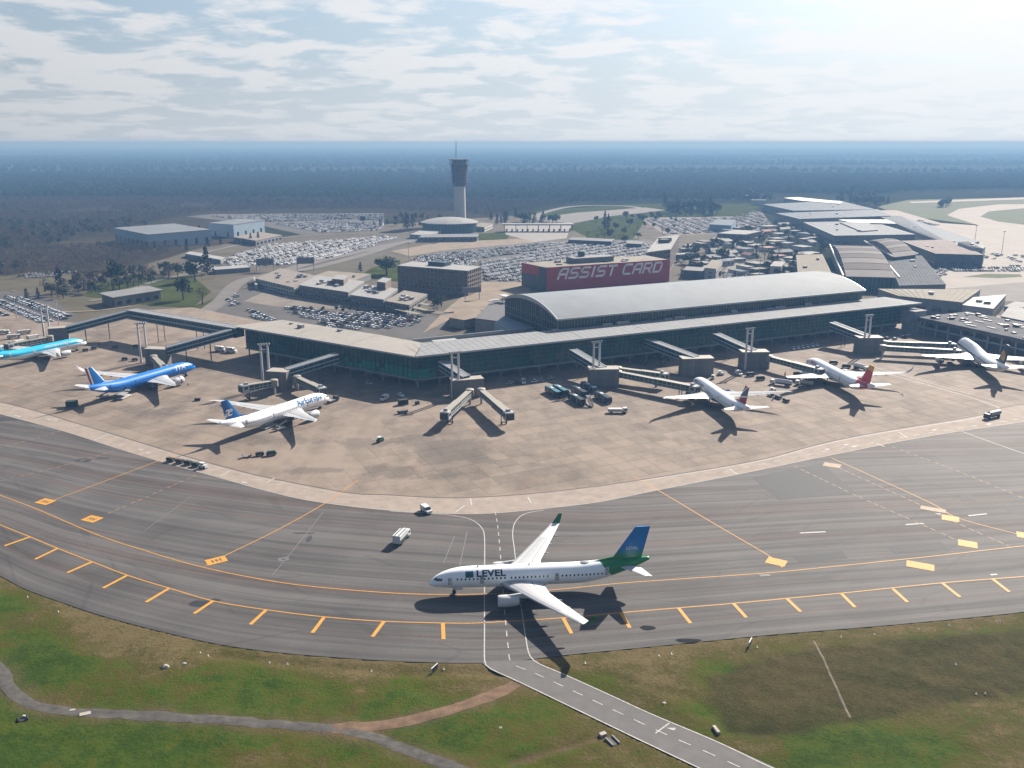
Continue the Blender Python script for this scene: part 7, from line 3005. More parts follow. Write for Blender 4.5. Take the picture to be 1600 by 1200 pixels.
def cloud_points(poly, spacing, seed, keep=None):
    P = [(p[0], p[1]) for p in poly]
    xs, ys = [p[0] for p in P], [p[1] for p in P]
    r = np.random.default_rng(seed)
    gx = np.arange(min(xs), max(xs), spacing)
    gy = np.arange(min(ys), max(ys), spacing)
    X, Y = np.meshgrid(gx, gy)
    X = (X + r.uniform(-.5, .5, X.shape) * spacing).ravel()
    Y = (Y + r.uniform(-.5, .5, Y.shape) * spacing).ravel()
    k = inside(P, X, Y) & (np.abs(X) < .64 * Y + 120)
    X, Y = X[k], Y[k]
    if keep is not None:
        kk = keep(X, Y)
        X, Y = X[kk], Y[kk]
    return X, Y, r


BARE_PX = [(-260, 460), (-100, 452), (20, 436), (110, 430), (190, 420), (260, 402), (285, 393), (262, 388), (236, 389), (178, 378), (176, 366), (230, 352), (320, 334), (470, 330), (600, 330), (640, 333), (700, 334), (760, 340), (830, 332), (900, 318), (1000, 316), (1010, 300), (600, 303), (300, 300), (-300, 303)]
bp_ = [G(a, b) for a, b in BARE_PX]
X, Y, r = cloud_points(bp_, 7.5, 5, lambda x, y: fbm(x, y, 120, 3, 4) > .30)
wood('bare_woodland', np.stack([X, Y, np.full(len(X), -.4)], 1), r.uniform(.75, 1.35, len(X)), FOREST)
k = (fbm(X, Y, 160, 3, 14) > .56)
X2, Y2 = X[k] + 4, Y[k] + 3
wood('evergreen_woodland', np.stack([X2, Y2, np.full(len(X2), -.4)], 1)[::9], r.uniform(.7, 1.2, len(X2))[::9], FOREST_E)
# dark plantations beyond, in broad bands
far1 = [(-1500, 1950), (1700, 1750), (2600, 3400), (-2600, 3400)]


def keep1(x, y):
    right = (x > 520) & (y < 2050)
    band = fbm(x * .35, y, 420, 3, 23)
    return (band > .33) & ~right


X, Y, r = cloud_points(far1, 14, 8, keep1)
k = ~(inside([G(a, b) for a, b in ((1280, 318), (1420, 300), (1900, 290), (1900, 420), (1280, 420))], X, Y))
X, Y = X[k], Y[k]
wood('plantation_woodland', np.stack([X, Y, np.full(len(X), -.4)], 1), r.uniform(.9, 1.6, len(X)), FOREST_E)
far2 = [(-2600, 3400), (2600, 3400), (10500, 16000), (-10500, 16000)]
X, Y, r = cloud_points(far2, 46, 9, lambda x, y: fbm(x * .3, y, 700, 3, 31) > .36)
wood('far_woodland', np.stack([X, Y, np.full(len(X), -1.0)], 1), r.uniform(1.3, 2.4, len(X)), FOREST_E)
far3 = [(-10500, 16000), (10500, 16000), (28000, 40000), (-28000, 40000)]
X, Y, r = cloud_points(far3, 190, 10, lambda x, y: fbm(x * .25, y, 1800, 3, 37) > .38)
wood('horizon_woodland', np.stack([X, Y, np.full(len(X), -2.0)], 1), r.uniform(2.0, 3.4, len(X)), FOREST_E)
# the airport side of the far woods (right), with a few far white roofs
for k, (px, py, w) in enumerate(((975, 229, 60), (1000, 228, 40), (1085, 272, 30), (1092, 303, 30), (1065, 304, 25), (1120, 300, 20), (1175, 300, 28), (1170, 312, 22), (1185, 320, 26), (440, 240, 60), (160, 236, 80), (1320, 222.7, 300))):
    if py < 226:
        continue
    g = G(px, py)
    t = thing('far_building', ['pale far building in the hazy woods', 'pale far roof near the horizon'][py < 250] + ' at ' + ['the left', 'the centre', 'the right'][(px > 700) + (px > 1050)], 'building', (g.x, g.y, -.3), random.uniform(-.3, .3), 'pale buildings far off in the haze, ' + ['left', 'centre', 'right'][(px > 700) + (px > 1050)] + str(' near the horizon' if py < 250 else ' in the woods'))
    mb = MB()
    mb.box((0, 0, 0), (w, w * .5, 9))
    mb.build('wall', WHITEW, t)
    mb = MB()
    mb.box((0, 0, 9.01), (w + 1, w * .5 + 1, .6))
    mb.build('roof', WHITEROOF, t)

# ------------------------------------------------------------------ cars
PAINTS = [('white', (.98, 1.02, 1.08), 46), ('silver', (.62, .65, .70), 24), ('dark grey', (.08, .085, .09), 14), ('black', (.015, .015, .017), 12), ('red', (.24, .015, .018), 2), ('dark blue', (.02, .04, .12), 6), ('beige', (.32, .28, .22), 3)]
PM = {n: mat('car_paint_' + n.replace(' ', '_'), c, .6, spec=.15) for n, c, _ in PAINTS}
PW_ = [w for _, _, w in PAINTS]
CARSRC = {}


def car_mb():
    mb = MB()
    # lower body with sloping bonnet and boot
    prof = [(-2.15, .32), (-2.2, .62), (-2.05, .86), (-1.25, .93), (1.15, .90), (2.05, .72), (2.2, .5), (2.15, .30)]
    rings = [[(x, y, z) for x, z in prof] for y in (-.86, .86)]
    mb.loft(rings, 0)
    cab = [(-1.75, .90), (-1.15, 1.42), (.25, 1.45), (1.05, .90)]
    rings = [[(x, y * (1 if z < 1 else .84), z) for x, z in cab] for y in (-.80, .80)]
    mb.loft(rings, 1)
    mb.box((-.42, 0, 1.40), (1.45, 1.30, .075), 0)
    for x in (-1.35, 1.35):
        for y in (-.80, .80):
            mb.lathe([(.32, -.1), (.32, .1)], 8, 'x', (0, 0, 0), 2)
            for i in range(len(mb.v) - 16, len(mb.v)):
                v = mb.v[i]
                mb.v[i] = (x + v[1], y + v[0], .32 + v[2])
    return mb


cm = car_mb()
for n, c, w in PAINTS:
    me = bpy.data.meshes.new('parked_car')
    me.from_pydata(cm.v, [], cm.f)
    for m in (PM[n], GLASS, BLACK):
        me.materials.append(m)
    me.polygons.foreach_set('material_index', cm.m)
    CARSRC[n] = me


def rows(px_poly, dirpx, pitch=2.7, lane=5.1, aisle=6.2, fill=.9, seed=1, where=''):
    """parked cars: double rows along the direction dirpx inside the lot"""
    r = random.Random(seed)
    P = [G(a, b) for a, b in px_poly]
    a, b = G(*dirpx[0]), G(*dirpx[1])
    u = (b - a)
    u.z = 0
    u.normalize()
    n = Vector((-u.y, u.x, 0))
    o = P[0]
    S_ = [((p - o).dot(u), (p - o).dot(n)) for p in P]
    s0, s1 = min(s for s, _ in S_), max(s for s, _ in S_)
    t0, t1 = min(t for _, t in S_), max(t for _, t in S_)
    out = []
    t = t0 + 2.5
    k = 0
    ang = math.atan2(n.y, n.x)
    while t < t1:
        s = s0
        while s < s1:
            if r.random() < fill:
                p = o + u * s + n * t
                out.append((p.x + r.uniform(-.12, .12), p.y + r.uniform(-.3, .3), ang + (math.pi if r.random() < .5 else 0) + r.uniform(-.04, .04), where))
            s += pitch
        t += lane if k % 2 == 0 else lane + aisle
        k += 1
    A = np.array([(x, y) for x, y, _, _ in out])
    ok = inside(P, A[:, 0], A[:, 1])
    return [c for c, q in zip(out, ok) if q]


CARS = []
CARS += rows([(440, 482), (470, 480), (520, 490), (600, 489), (640, 490), (663, 499), (645, 508), (585, 516), (515, 512), (488, 500), (465, 492)], ((488, 500), (585, 515)), fill=.93, seed=1, where='in the near car park behind the pier', aisle=4.4)
CARS += rows([(385, 481), (405, 483), (434, 498), (428, 503), (400, 498)], ((390, 483), (432, 500)), fill=.8, seed=2, where='in the small lot left of the near car park', aisle=4)
CARS += rows([(350, 462), (372, 462), (384, 476), (360, 478)], ((355, 465), (382, 475)), fill=.45, seed=3, where='in the half-empty lot by the curved road')
CARS += rows([(-60, 466), (10, 464), (60, 468), (85, 478), (112, 497), (70, 505), (20, 494), (-60, 494)], ((0, 470), (70, 498)), fill=.9, seed=4, where='in the car park at the left edge', aisle=4.6)
CARS += rows([(345, 405), (420, 382), (600, 369), (622, 372), (520, 402), (440, 414), (360, 416)], ((430, 412), (600, 372)), fill=.93, seed=5, where='', aisle=4.8)
CARS += rows([(330, 338), (420, 335), (600, 335), (598, 346), (560, 342), (480, 345), (400, 347)], ((340, 345), (590, 340)), fill=.8, seed=6, where='', aisle=6)
CARS += rows([(430, 350), (520, 346), (600, 350), (590, 360), (500, 363)], ((440, 352), (590, 358)), fill=.85, seed=7, where='', aisle=5)
CARS += rows([(750, 410), (830, 396), (860, 380), (1000, 377), (1030, 392), (1000, 410), (836, 416), (828, 440), (756, 438)], ((760, 430), (1000, 392)), fill=.95, seed=8, where='', aisle=5.4)
CARS += rows([(650, 402), (690, 396), (800, 384), (850, 380), (840, 392), (740, 405)], ((690, 400), (830, 386)), fill=.8, seed=9, where='', aisle=6)
CARS += rows([(1010, 343), (1140, 340), (1180, 361), (1050, 366)], ((1010, 343), (1060, 366)), fill=.9, seed=10, where='', aisle=6)
CARS += rows([(1480, 418), (1600, 415), (1600, 424), (1490, 424)], ((1480, 420), (1600, 420)), fill=.6, seed=11, where='', aisle=7)
CARS += rows([(1400, 340), (1440, 345), (1470, 352), (1440, 352)], ((1400, 340), (1470, 352)), fill=.7, seed=12, where='', aisle=7)
CARS += rows([(1440, 418), (1480, 420), (1480, 432), (1455, 432)], ((1440, 420), (1480, 430)), fill=.6, seed=13, where='', aisle=5)
CARS += rows([(1130, 424), (1200, 420), (1235, 425), (1230, 434), (1130, 436)], ((1130, 428), (1230, 428)), fill=.8, seed=14, where='', aisle=6)
CARS += rows([(20, 433), (60, 426), (110, 422), (125, 426), (60, 434)], ((30, 430), (120, 424)), fill=.7, seed=15, where='', aisle=8)
CARS += rows([(270, 412), (330, 412), (345, 420), (300, 424)], ((270, 416), (340, 420)), fill=.6, seed=16, where='', aisle=8)
CARS += rows([(1040, 396), (1068, 394), (1066, 410), (1048, 412)], ((1040, 400), (1066, 404)), fill=.7, seed=17, aisle=6)
CARS += rows([(1130, 344), (1180, 330), (1200, 345), (1240, 372), (1200, 366)], ((1130, 344), (1200, 366)), fill=.55, seed=18, aisle=8)
CARS += rows([(640, 404), (700, 398), (745, 408), (742, 416), (660, 418)], ((640, 406), (740, 410)), fill=.8, seed=19, aisle=5)
CARS += rows([(1420, 345), (1500, 372), (1560, 395), (1600, 400), (1600, 412), (1540, 404), (1500, 392)], ((1500, 380), (1590, 404)), fill=.25, seed=20, aisle=10)
CARS.sort(key=lambda c: c[0] ** 2 + c[1] ** 2)
NEAR = []
FARC = []
cr = random.Random(3)
for c in CARS:
    (NEAR if len(NEAR) < 285 and c[3] and abs(c[0]) < .575 * c[1] else FARC).append(c)
for x, y, a, wh in NEAR:
    n = cr.choices([p[0] for p in PAINTS], PW_)[0]
    o = bpy.data.objects.new('parked_car', CARSRC[n])
    COL.objects.link(o)
    o.location = (x, y, -.10)
    o.rotation_euler.z = a
    tag(o, '%s car parked %s' % (n, wh), 'car', '%s cars %s' % (n, wh))
# the thousands of further cars, one mass
def car_mass(cars):
    base = MB()
    base.box((0, 0, .25), (4.3, 1.72, .65), 0, taper=(.96, .94))
    base.box((-.25, 0, .90), (2.6, 1.6, .52), 1, taper=(.66, .84))
    base.box((-.25, 0, 1.42), (1.6, 1.28, .05), 0)
    bv = np.array(base.v)
    nf = len(base.f)
    bf = np.array(base.f)
    N = len(cars)
    A = np.array([(c[0], c[1], c[2]) for c in cars])
    ca, sa = np.cos(A[:, 2])[:, None], np.sin(A[:, 2])[:, None]
    V = np.stack([A[:, 0:1] + bv[:, 0] * ca - bv[:, 1] * sa, A[:, 1:2] + bv[:, 0] * sa + bv[:, 1] * ca, np.broadcast_to(bv[:, 2] - .1, (N, len(bv)))], -1)
    F = (bf[None] + (np.arange(N) * len(bv))[:, None, None]).reshape(-1, 4)
    me = bpy.data.meshes.new('distant_cars')
    me.from_pydata(V.reshape(-1, 3).tolist(), [], F.tolist())
    for n, _, _ in PAINTS:
        me.materials.append(PM[n])
    me.materials.append(mat('far_car_glass', (.02, .025, .03), .6, spec=.2))
    pc = rng.choice(len(PAINTS), N, p=np.array(PW_) / sum(PW_))
    bm = np.array(base.m)
    mi = np.where(bm[None] == 1, len(PAINTS), pc[:, None]).ravel()
    me.polygons.foreach_set('material_index', mi.astype(np.int32))
    o = bpy.data.objects.new('distant_cars', me)
    COL.objects.link(o)
    tag(o, kind='stuff')


car_mass(FARC)
# ------------------------------------------------------------------ vehicles and gear on the apron
def wheels(root, xs, y, r, w=.24, name='wheel'):
    src = None
    for x in xs:
        for sy in (-1, 1):
            if src is None:
                mb = MB()
                mb.lathe([(r * .5, -w / 2), (r, -w / 2), (r, w / 2), (r * .5, w / 2)], 12, 'x')
                mb.v = [(v[1], v[0], v[2]) for v in mb.v]
                src = o = mb.build(name, BLACK, root)
            else:
                o = inst(src, name, root)
            o.location = (x, sy * y, r)


def heading(px_from, px_to):
    a, b = G(*px_from), G(*px_to)
    d = b - a
    return math.atan2(d.y, d.x)


BUSBLUE = mat('bus_blue', (.015, .11, .20), .35, var=.1, scale=.4)
BUSDK = mat('bus_dark', (.03, .04, .05), .35)
BUSTEAL = mat('bus_teal_roof', (.06, .24, .30), .4)


def bus(px, py, rz, label, roofm, bodym):
    g = G(px, py)
    t = thing('apron_bus', label, 'bus', (g.x, g.y, .04), rz, 'buses parked on the apron')
    L_ = 12.5
    mb = MB()
    mb.box((0, 0, .35), (L_, 2.75, 2.55), taper=(.985, .97))
    mb.build('body', bodym, t)
    mb = MB()
    mb.box((0, 0, 2.9), (L_ * .98, 2.66, .18), taper=(.97, .9))
    mb.box((-1.2, 0, 3.06), (3.2, 1.6, .28), taper=(.9, .85), mi=1)
    mb.build('roof', [roofm, WHITE], t)
    for sy in (-1, 1):
        mb = MB()
        mb.box((-.2, sy * 1.34, 1.45), (L_ * .9, .09, 1.05))
        mb.build('side_window', GLASS, t)
        for x in (-3.4, 2.8):
            mb = MB()
            mb.box((x, sy * 1.355, .5), (1.3, .09, 2.1))
            mb.build('door', mat('bus_door', (.25, .3, .33), .3), t)
    mb = MB()
    mb.box((L_ / 2 - .03, 0, 1.2), (.12, 2.4, 1.4))
    mb.build('windscreen', GLASS, t)
    mb = MB()
    for sy in (-1, 1):
        mb.box((L_ / 2 - .02, sy * .95, .6), (.1, .4, .25))
    mb.build('headlight', WHITE, t)['kind'] = 'stuff'
    wheels(t, (-3.6, 4.0), 1.22, .5, .3)


BH = heading((928, 617), (955, 631))
for px, py, lb, rm, bm in ((864, 617, 'leftmost blue airport bus with a teal roof', BUSTEAL, BUSDK), (876, 615, 'second blue airport bus from the left, teal roof, close beside the first', BUSTEAL, BUSBLUE), (905, 617, 'dark-roofed airport bus in the middle of the group', BUSDK, BUSDK), (920, 610, 'bright blue airport bus at the back by the bridge head', BUSBLUE, BUSBLUE), (901, 629, 'front airport bus with a dark body and pale roof unit', BUSDK, BUSDK), (942, 626, 'rightmost airport bus beside the boarding stairs', BUSDK, BUSBLUE)):
    bus(px, py, BH, lb, rm, bm)


def van(px, py, rz, label, paintm=None, group=None, L_=5.4, H_=2.3, name='van', cat='van'):
    g = G(px, py)
    t = thing(name, label, cat, (g.x, g.y, .04), rz, group)
    m = paintm or WHITE
    mb = MB()
    prof = [(-L_ / 2, .4), (-L_ / 2, H_ - .15), (-L_ / 2 + .3, H_), (L_ * .18, H_), (L_ * .33, H_ * .62), (L_ / 2 - .1, H_ * .5), (L_ / 2, .4)]
    mb.loft([[(x, y, z) for x, z in prof] for y in (-.95, .95)])
    mb.build('body', m, t)
    mb = MB()
    mb.loft([[(L_ * .2, y, H_ - .12), (L_ * .335, y, H_ * .65), (L_ * .355, y, H_ * .66), (L_ * .22, y, H_ - .08)] for y in (-.82, .82)])
    mb.build('windscreen', GLASS, t)
    for sy in (-1, 1):
        mb = MB()
        mb.box((L_ * .08, sy * .95, H_ * .6), (L_ * .2, .06, H_ * .27))
        mb.build('side_window', GLASS, t)
    wheels(t, (-L_ * .3, L_ * .3), .86, .36)
    return t


def car(px, py, rz, label, colour='white', group=None):
    g = G(px, py)
    t = thing('car', label, 'car', (g.x, g.y, .04), rz, group)
    mb = MB()
    prof = [(-2.15, .32), (-2.2, .62), (-2.05, .86), (-1.25, .93), (1.15, .90), (2.05, .72), (2.2, .5), (2.15, .30)]
    mb.loft([[(x, y, z) for x, z in prof] for y in (-.86, .86)])
    mb.build('body', PM[colour], t)
    cab = [(-1.75, .90), (-1.15, 1.42), (.25, 1.45), (1.05, .90)]
    mb = MB()
    mb.loft([[(x, y * (1 if z < 1 else .84), z) for x, z in cab] for y in (-.80, .80)])
    mb.build('windows', GLASS, t)
    mb = MB()
    mb.box((-.42, 0, 1.43), (1.45, 1.30, .06))
    mb.build('roof', PM[colour], t)
    wheels(t, (-1.35, 1.35), .80, .32, .2)
    return t


def tug(px, py, rz, label, bodym=WHITE, group=None):
    g = G(px, py)
    t = thing('tow_tractor', label, 'tractor', (g.x, g.y, .04), rz, group)
    mb = MB()
    mb.box((0, 0, .35), (3.2, 1.6, .75), taper=(.95, .95))
    mb.box((.9, 0, 1.1), (1.1, 1.4, .25))
    mb.build('body', bodym, t)
    mb = MB()
    for x in (-1.2, .35):
        for y in (-.65, .65):
            mb.tube((x, y, 1.0), (x, y, 2.0), .05, n=5)
    mb.build('cab_frame', DGREY, t)
    mb = MB()
    mb.box((-.42, 0, 2.0), (1.9, 1.5, .12))
    mb.build('cab_roof', WHITE, t)
    mb = MB()
    mb.box((-.6, 0, .95), (.5, 1.0, .8))
    mb.build('seat', BLACK, t)
    wheels(t, (-1.05, 1.05), .72, .4)
    return t


def dolly(px, py, rz, label, load=None, group=None, L_=3.2, lh=1.0):
    g = G(px, py)
    t = thing('baggage_cart', label, 'cart', (g.x, g.y, .04), rz, group)
    mb = MB()
    mb.box((0, 0, .42), (L_, 1.6, .14))
    mb.tube((L_ / 2, 0, .45), (L_ / 2 + .9, 0, .35), .05, n=5)
    mb.build('deck', MGREY, t)
    mb = MB()
    for x in (-L_ / 2 + .05, L_ / 2 - .05):
        mb.box((x, 0, .56), (.08, 1.6, .9))
    mb.build('end_rails', DGREY, t)['kind'] = 'stuff'
    wheels(t, (-L_ * .33, L_ * .33), .62, .24, .16)
    if load is not None:
        mb = MB()
        mb.box((0, 0, .57), (L_ - .4, 1.4, lh), taper=(.86, .8))
        mb.build('tarpaulin', load, t)
    return t


def box_truck(px, py, rz, label, L_=8.0, cabm=WHITE, boxm=None, stripe=None, name='truck', bh=2.4, flat=False):
    g = G(px, py)
    t = thing(name, label, 'truck', (g.x, g.y, .04), rz)
    mb = MB()
    mb.box((L_ / 2 - 1.0, 0, .5), (2.0, 2.3, 1.9), taper=(.86, .94), shear=-.08)
    mb.build('cab', cabm, t)
    mb = MB()
    mb.box((L_ / 2 - .08, 0, 1.35), (.14, 2.0, .8))
    mb.build('windscreen', GLASS, t)
    for sy in (-1, 1):
        mb = MB()
        mb.box((L_ / 2 - .95, sy * 1.13, 1.4), (1.0, .08, .65))
        mb.build('side_window', GLASS, t)
    mb = MB()
    mb.box((-.3, 0, .55), (L_ - .6, 1.0, .25))
    mb.build('chassis', DGREY, t)
    mb = MB()
    mb.box((-1.15, 0, .82), (L_ - 2.5, 2.45, bh))
    mb.build('cargo_box', boxm or WHITE, t)
    if stripe:
        for y in (-.62, .62):
            mb = MB()
            mb.box((-1.15, y, .83 + bh), (L_ - 2.6, .34, .05))
            mb.build('roof_stripe', stripe, t)
        for sy in (-1, 1):
            mb = MB()
            mb.box((-1.15, sy * 1.24, .9), (L_ - 2.7, .06, bh * .4))
            mb.build('side_stripe', stripe, t)
    wheels(t, (-L_ * .32, L_ * .32), 1.05, .46, .3)
    return t


def tanker(px, py, rz, label, L_=9.0, cabm=WHITE, tankm=WHITE):
    g = G(px, py)
    t = thing('tank_truck', label, 'truck', (g.x, g.y, .04), rz)
    mb = MB()
    mb.box((L_ / 2 - 1.0, 0, .55), (1.9, 2.3, 1.9), taper=(.86, .94), shear=-.08)
    mb.build('cab', cabm, t)
    mb = MB()
    mb.box((L_ / 2 - .1, 0, 1.4), (.14, 2.0, .8))
    mb.build('windscreen', GLASS, t)
    mb = MB()
    n = 18
    rr = []
    for x, s in ((-L_ / 2, .7), (-L_ / 2 + .25, 1), (L_ / 2 - 2.6, 1), (L_ / 2 - 2.35, .7)):
        rr.append([(x, 1.2 * s * math.cos(a), 2.0 + 1.0 * s * math.sin(a)) for a in np.linspace(0, 2 * math.pi, n, endpoint=False)])
    mb.loft(rr)
    mb.build('tank', tankm, t, smooth=True)
    mb = MB()
    mb.box((-.2, 0, .6), (L_ - .5, 1.1, .5))
    mb.build('chassis', DGREY, t)
    mb = MB()
    mb.box((-1, 0, 2.95), (L_ - 4, .6, .14))
    mb.build('walkway', MGREY, t)
    wheels(t, (-L_ * .36, -L_ * .24, L_ * .34), 1.05, .48, .3)
    return t


def belt_loader(px, py, rz, label, name='belt_loader'):
    g = G(px, py)
    t = thing(name, label, 'loader', (g.x, g.y, .04), rz)
    mb = MB()
    mb.box((0, 0, .4), (4.2, 1.9, .7))
    mb.build('body', OFFWHITE, t)
    mb = MB()
    a = .28
    prism3(mb, [(-3.6, -.5, .9), (3.8, -.5, 2.9), (3.8, .5, 2.9), (-3.6, .5, .9)], [(-3.6, -.5, 1.15), (3.8, -.5, 3.15), (3.8, .5, 3.15), (-3.6, .5, 1.15)])
    mb.build('belt', DGREY, t)
    mb = MB()
    mb.box((-.6, .7, 1.1), (1.0, .6, .9))
    mb.build('seat', MGREY, t)
    wheels(t, (-1.4, 1.4), .8, .4)
    return t


def high_loader(px, py, rz, label):
    g = G(px, py)
    t = thing('cargo_loader', label, 'loader', (g.x, g.y, .04), rz)
    mb = MB()
    mb.box((0, 0, .4), (7.5, 3.0, .5))
    mb.build('frame', OFFWHITE, t)
    mb = MB()
    mb.box((-1, 0, 2.2), (5.2, 2.9, .35))
    mb.box((2.7, 0, 2.9), (1.6, 2.9, .3))
    mb.build('platform', LGREY, t)
    mb = MB()
    for y in (-1.2, 1.2):
        mb.tube((-3, y, .8), (1.4, y, 2.3), .1, n=6)
        mb.tube((-3, y, 2.3), (1.4, y, .8), .1, n=6)
    mb.build('scissor_arms', MGREY, t)
    mb = MB()
    mb.box((3.1, 1.0, 3.2), (1.0, .9, 1.5))
    mb.build('cab', GLASS, t)
    wheels(t, (-2.6, 2.6), 1.3, .4)


def stairs(px, py, rz, label):
    g = G(px, py)
    t = thing('boarding_stairs', label, 'stairs', (g.x, g.y, .04), rz)
    first = None
    n = 14
    for k in range(n):
        if first is None:
            mb = MB()
            mb.box((0, 0, 0), (.42, 1.5, .08))
            first = o = mb.build('step', LGREY, t)
        else:
            o = inst(first, 'step', t)
        o.location = (-2.8 + k * .36, 0, .5 + k * .24)
    for sy in (-1, 1):
        mb = MB()
        prism3(mb, [(-3.0, sy * .8 - .05, .3), (2.2, sy * .8 - .05, 3.7), (2.2, sy * .8 + .05, 3.7), (-3.0, sy * .8 + .05, .3)], [(-3.0, sy * .8 - .05, 1.4), (2.2, sy * .8 - .05, 4.8), (2.2, sy * .8 + .05, 4.8), (-3.0, sy * .8 + .05, 1.4)])
        mb.build('side_panel', OFFWHITE, t)
    mb = MB()
    mb.box((2.7, 0, 3.75), (1.2, 1.7, .12))
    mb.build('top_platform', LGREY, t)
    mb = MB()
    for x in (-2, 2.6):
        for y in (-.7, .7):
            mb.tube((x, y, .3), (x, y, .5 if x < 0 else 3.75), .07, n=5)
    mb.box((.2, 0, .35), (5.6, 1.5, .2))
    mb.build('frame', MGREY, t)
    wheels(t, (-2.0, 2.0), .75, .3)


def crate_stack(px, py, rz, label, m, s=(2.4, 1.8, 1.7)):
    g = G(px, py)
    t = thing('cargo_container', label, 'container', (g.x, g.y, .04), rz)
    mb = MB()
    mb.box((0, 0, .35), s, taper=(1, .9))
    mb.build('body', m, t)
    mb = MB()
    mb.box((0, 0, .05), (s[0] + .2, s[1] + .1, .28))
    mb.build('pallet', MGREY, t)
    mb = MB()
    for x in (-.35, .35):
        mb.box((x * s[0], 0, .34), (.1, s[1] + .08, s[2] + .03), taper=(1, .9))
    mb.build('strap', BLACK, t)['kind'] = 'stuff'


DKGREEN = mat('dark_green_tarp', (.015, .05, .04), .7, var=.2, scale=.6)
BROWNT = mat('brown_tarp', (.12, .085, .06), .8, var=.2, scale=.6)
GREYT = mat('grey_green_tarp', (.06, .075, .07), .8, var=.2, scale=.6)
RUSTC = mat('rust_red_tarp', (.16, .05, .04), .8, var=.2, scale=.6)
# on the taxiway
hz1 = heading((613, 856), (640, 828))
box_truck(628, 845, hz1, 'white truck with green roof stripes driving on the taxiway left of the big jet', 8.2, WHITE, WHITE, GREEN)
van(666, 800, heading((655, 790), (678, 806)), 'white van on the edge of the concrete strip above the striped truck', L_=5.0, H_=2.1)
# baggage train on the strip
ht = heading((262, 719), (322, 731))
for i, ((px, py), m, lb) in enumerate((((267, 721), BROWNT, 'last brown-covered cart of the baggage train on the concrete strip'), ((281, 723.5), BROWNT, 'second-last brown-covered cart of the baggage train on the strip'), ((294, 726), DKGREEN, 'second cart behind the tractor of the baggage train, dark green cover'), ((306, 729), DKGREEN, 'first cart behind the tractor of the baggage train, dark green cover'))):
    dolly(px, py, ht, lb, m, 'carts of the baggage train')
tug(318, 731.5, ht, 'white-roofed tractor pulling the baggage train on the concrete strip')
h2 = heading((380, 716), (430, 710))
dolly(386, 714.5, h2, 'empty flat cart left of two covered ones, below the blue-tailed jet', None, None)
dolly(406, 712, h2, 'dark covered cart between an empty and a green one, below the blue-tailed jet', GREYT)
dolly(424, 711.5, h2, 'green covered cart at the right of three, below the blue-tailed jet', mat('green_tarp', (.03, .10, .075), .7), L_=3.8, lh=1.3)
tug(594, 690, heading((585, 694), (600, 687)), 'lone white-roofed tractor in the middle of the empty apron', GREEN)
crate_stack(630, 632, .4, 'black covered cargo load left of the free bridges', BLACK, (4.4, 2.2, 2.0))
dolly(629, 646, .4, 'low grey-green cart in front of the black cargo load', GREYT, L_=4.5, lh=.7)
crate_stack(652, 632, .8, 'small dark barrow load right of the black cargo load', DGREY, (1.8, 1.2, 1.2))
van(601, 625, heading((610, 620), (593, 629)), 'white van at the edge of the pier shadow, left of the free bridges', L_=5.4, H_=2.3)
car(626, 619, heading((618, 615), (634, 622)), 'white car with dark windows in the pier shadow beside the van')
# pale cars under the pier
for k, (px, py, cl) in enumerate(((797, 600, 'silver'), (808, 599, 'dark grey'), (836, 597, 'white'), (846, 595, 'silver'), (861, 592, 'silver'))):
    car(px, py, heading((797, 600), (836, 590)) + (.9 if k % 2 else 0), '%s car in the shade under the pier, %s' % (cl, ['leftmost of the row', 'second from left', 'right of the small van', 'near the right end', 'last before the buses'][k]), cl, 'cars in the shade under the pier')
van(818, 599, heading((818, 592), (821, 604)), 'small white van facing the apron among the cars under the pier', L_=4.8, H_=2.2)
for k in range(6):
    px, py = 1240 + k * 7.4, 546 - k * 1.15
    car(px, py, heading((px, py), (px + 2, py + 4)), 'white car, %s in the short row under the right pier' % ['first from the left', 'second from the left', 'third from the left', 'third from the right', 'second from the right', 'last at the right'][k], 'white', 'white cars under the right part of the pier')
for k, (px, py) in enumerate(((1398, 531), (1412, 528), (1420, 524), (1386, 530))):
    car(px, py, heading((px, py), (px + 8, py - 3)), '%s car at the foot of the pier end, %s' % (['silver', 'dark blue', 'white', 'dark grey'][k], ['between two darker cars', 'second from the right', 'rightmost', 'leftmost'][k]), ['silver', 'dark blue', 'white', 'dark grey'][k], 'cars at the foot of the pier end')
for k, (px, py) in enumerate(((345, 549), (362, 551))):
    van(px, py, heading((px, py), (px + 10, py + 1)), '%s white van under the left wing of the pier' % ['left', 'right'][k], L_=7, H_=3.0)
car(576, 600, heading((570, 598), (584, 602)), 'silver car in the shade below the left pier wing', 'silver')
stairs(921, 634, heading((930, 640), (915, 628)), 'white boarding stairs in front of the parked buses')
box_truck(965, 645, heading((952, 646), (980, 646)), 'white utility truck with a stepped load right of the buses', 8.5, WHITE, OFFWHITE, None, bh=1.2)
tanker(1550, 653, heading((1572, 648), (1538, 656)), 'dark grey-tanked truck driving along the strip at far right', 9.5, DGREY, mat('dull_tank', (.30, .32, .36), .45))
for k in range(12):
    px, py = 985 + k * 8.5 + (k % 3) * 2, 566 - k * 1.3 + (k % 4) * 2.5
    dolly(px, py, .3 + (k % 5) * .25, 'loaded baggage cart in the shade behind the stand-alone bridge head', [RUSTC, GREYT, DKGREEN, BROWNT][k % 4], 'baggage carts in the shade under the pier', lh=1.0 + .2 * (k % 3))
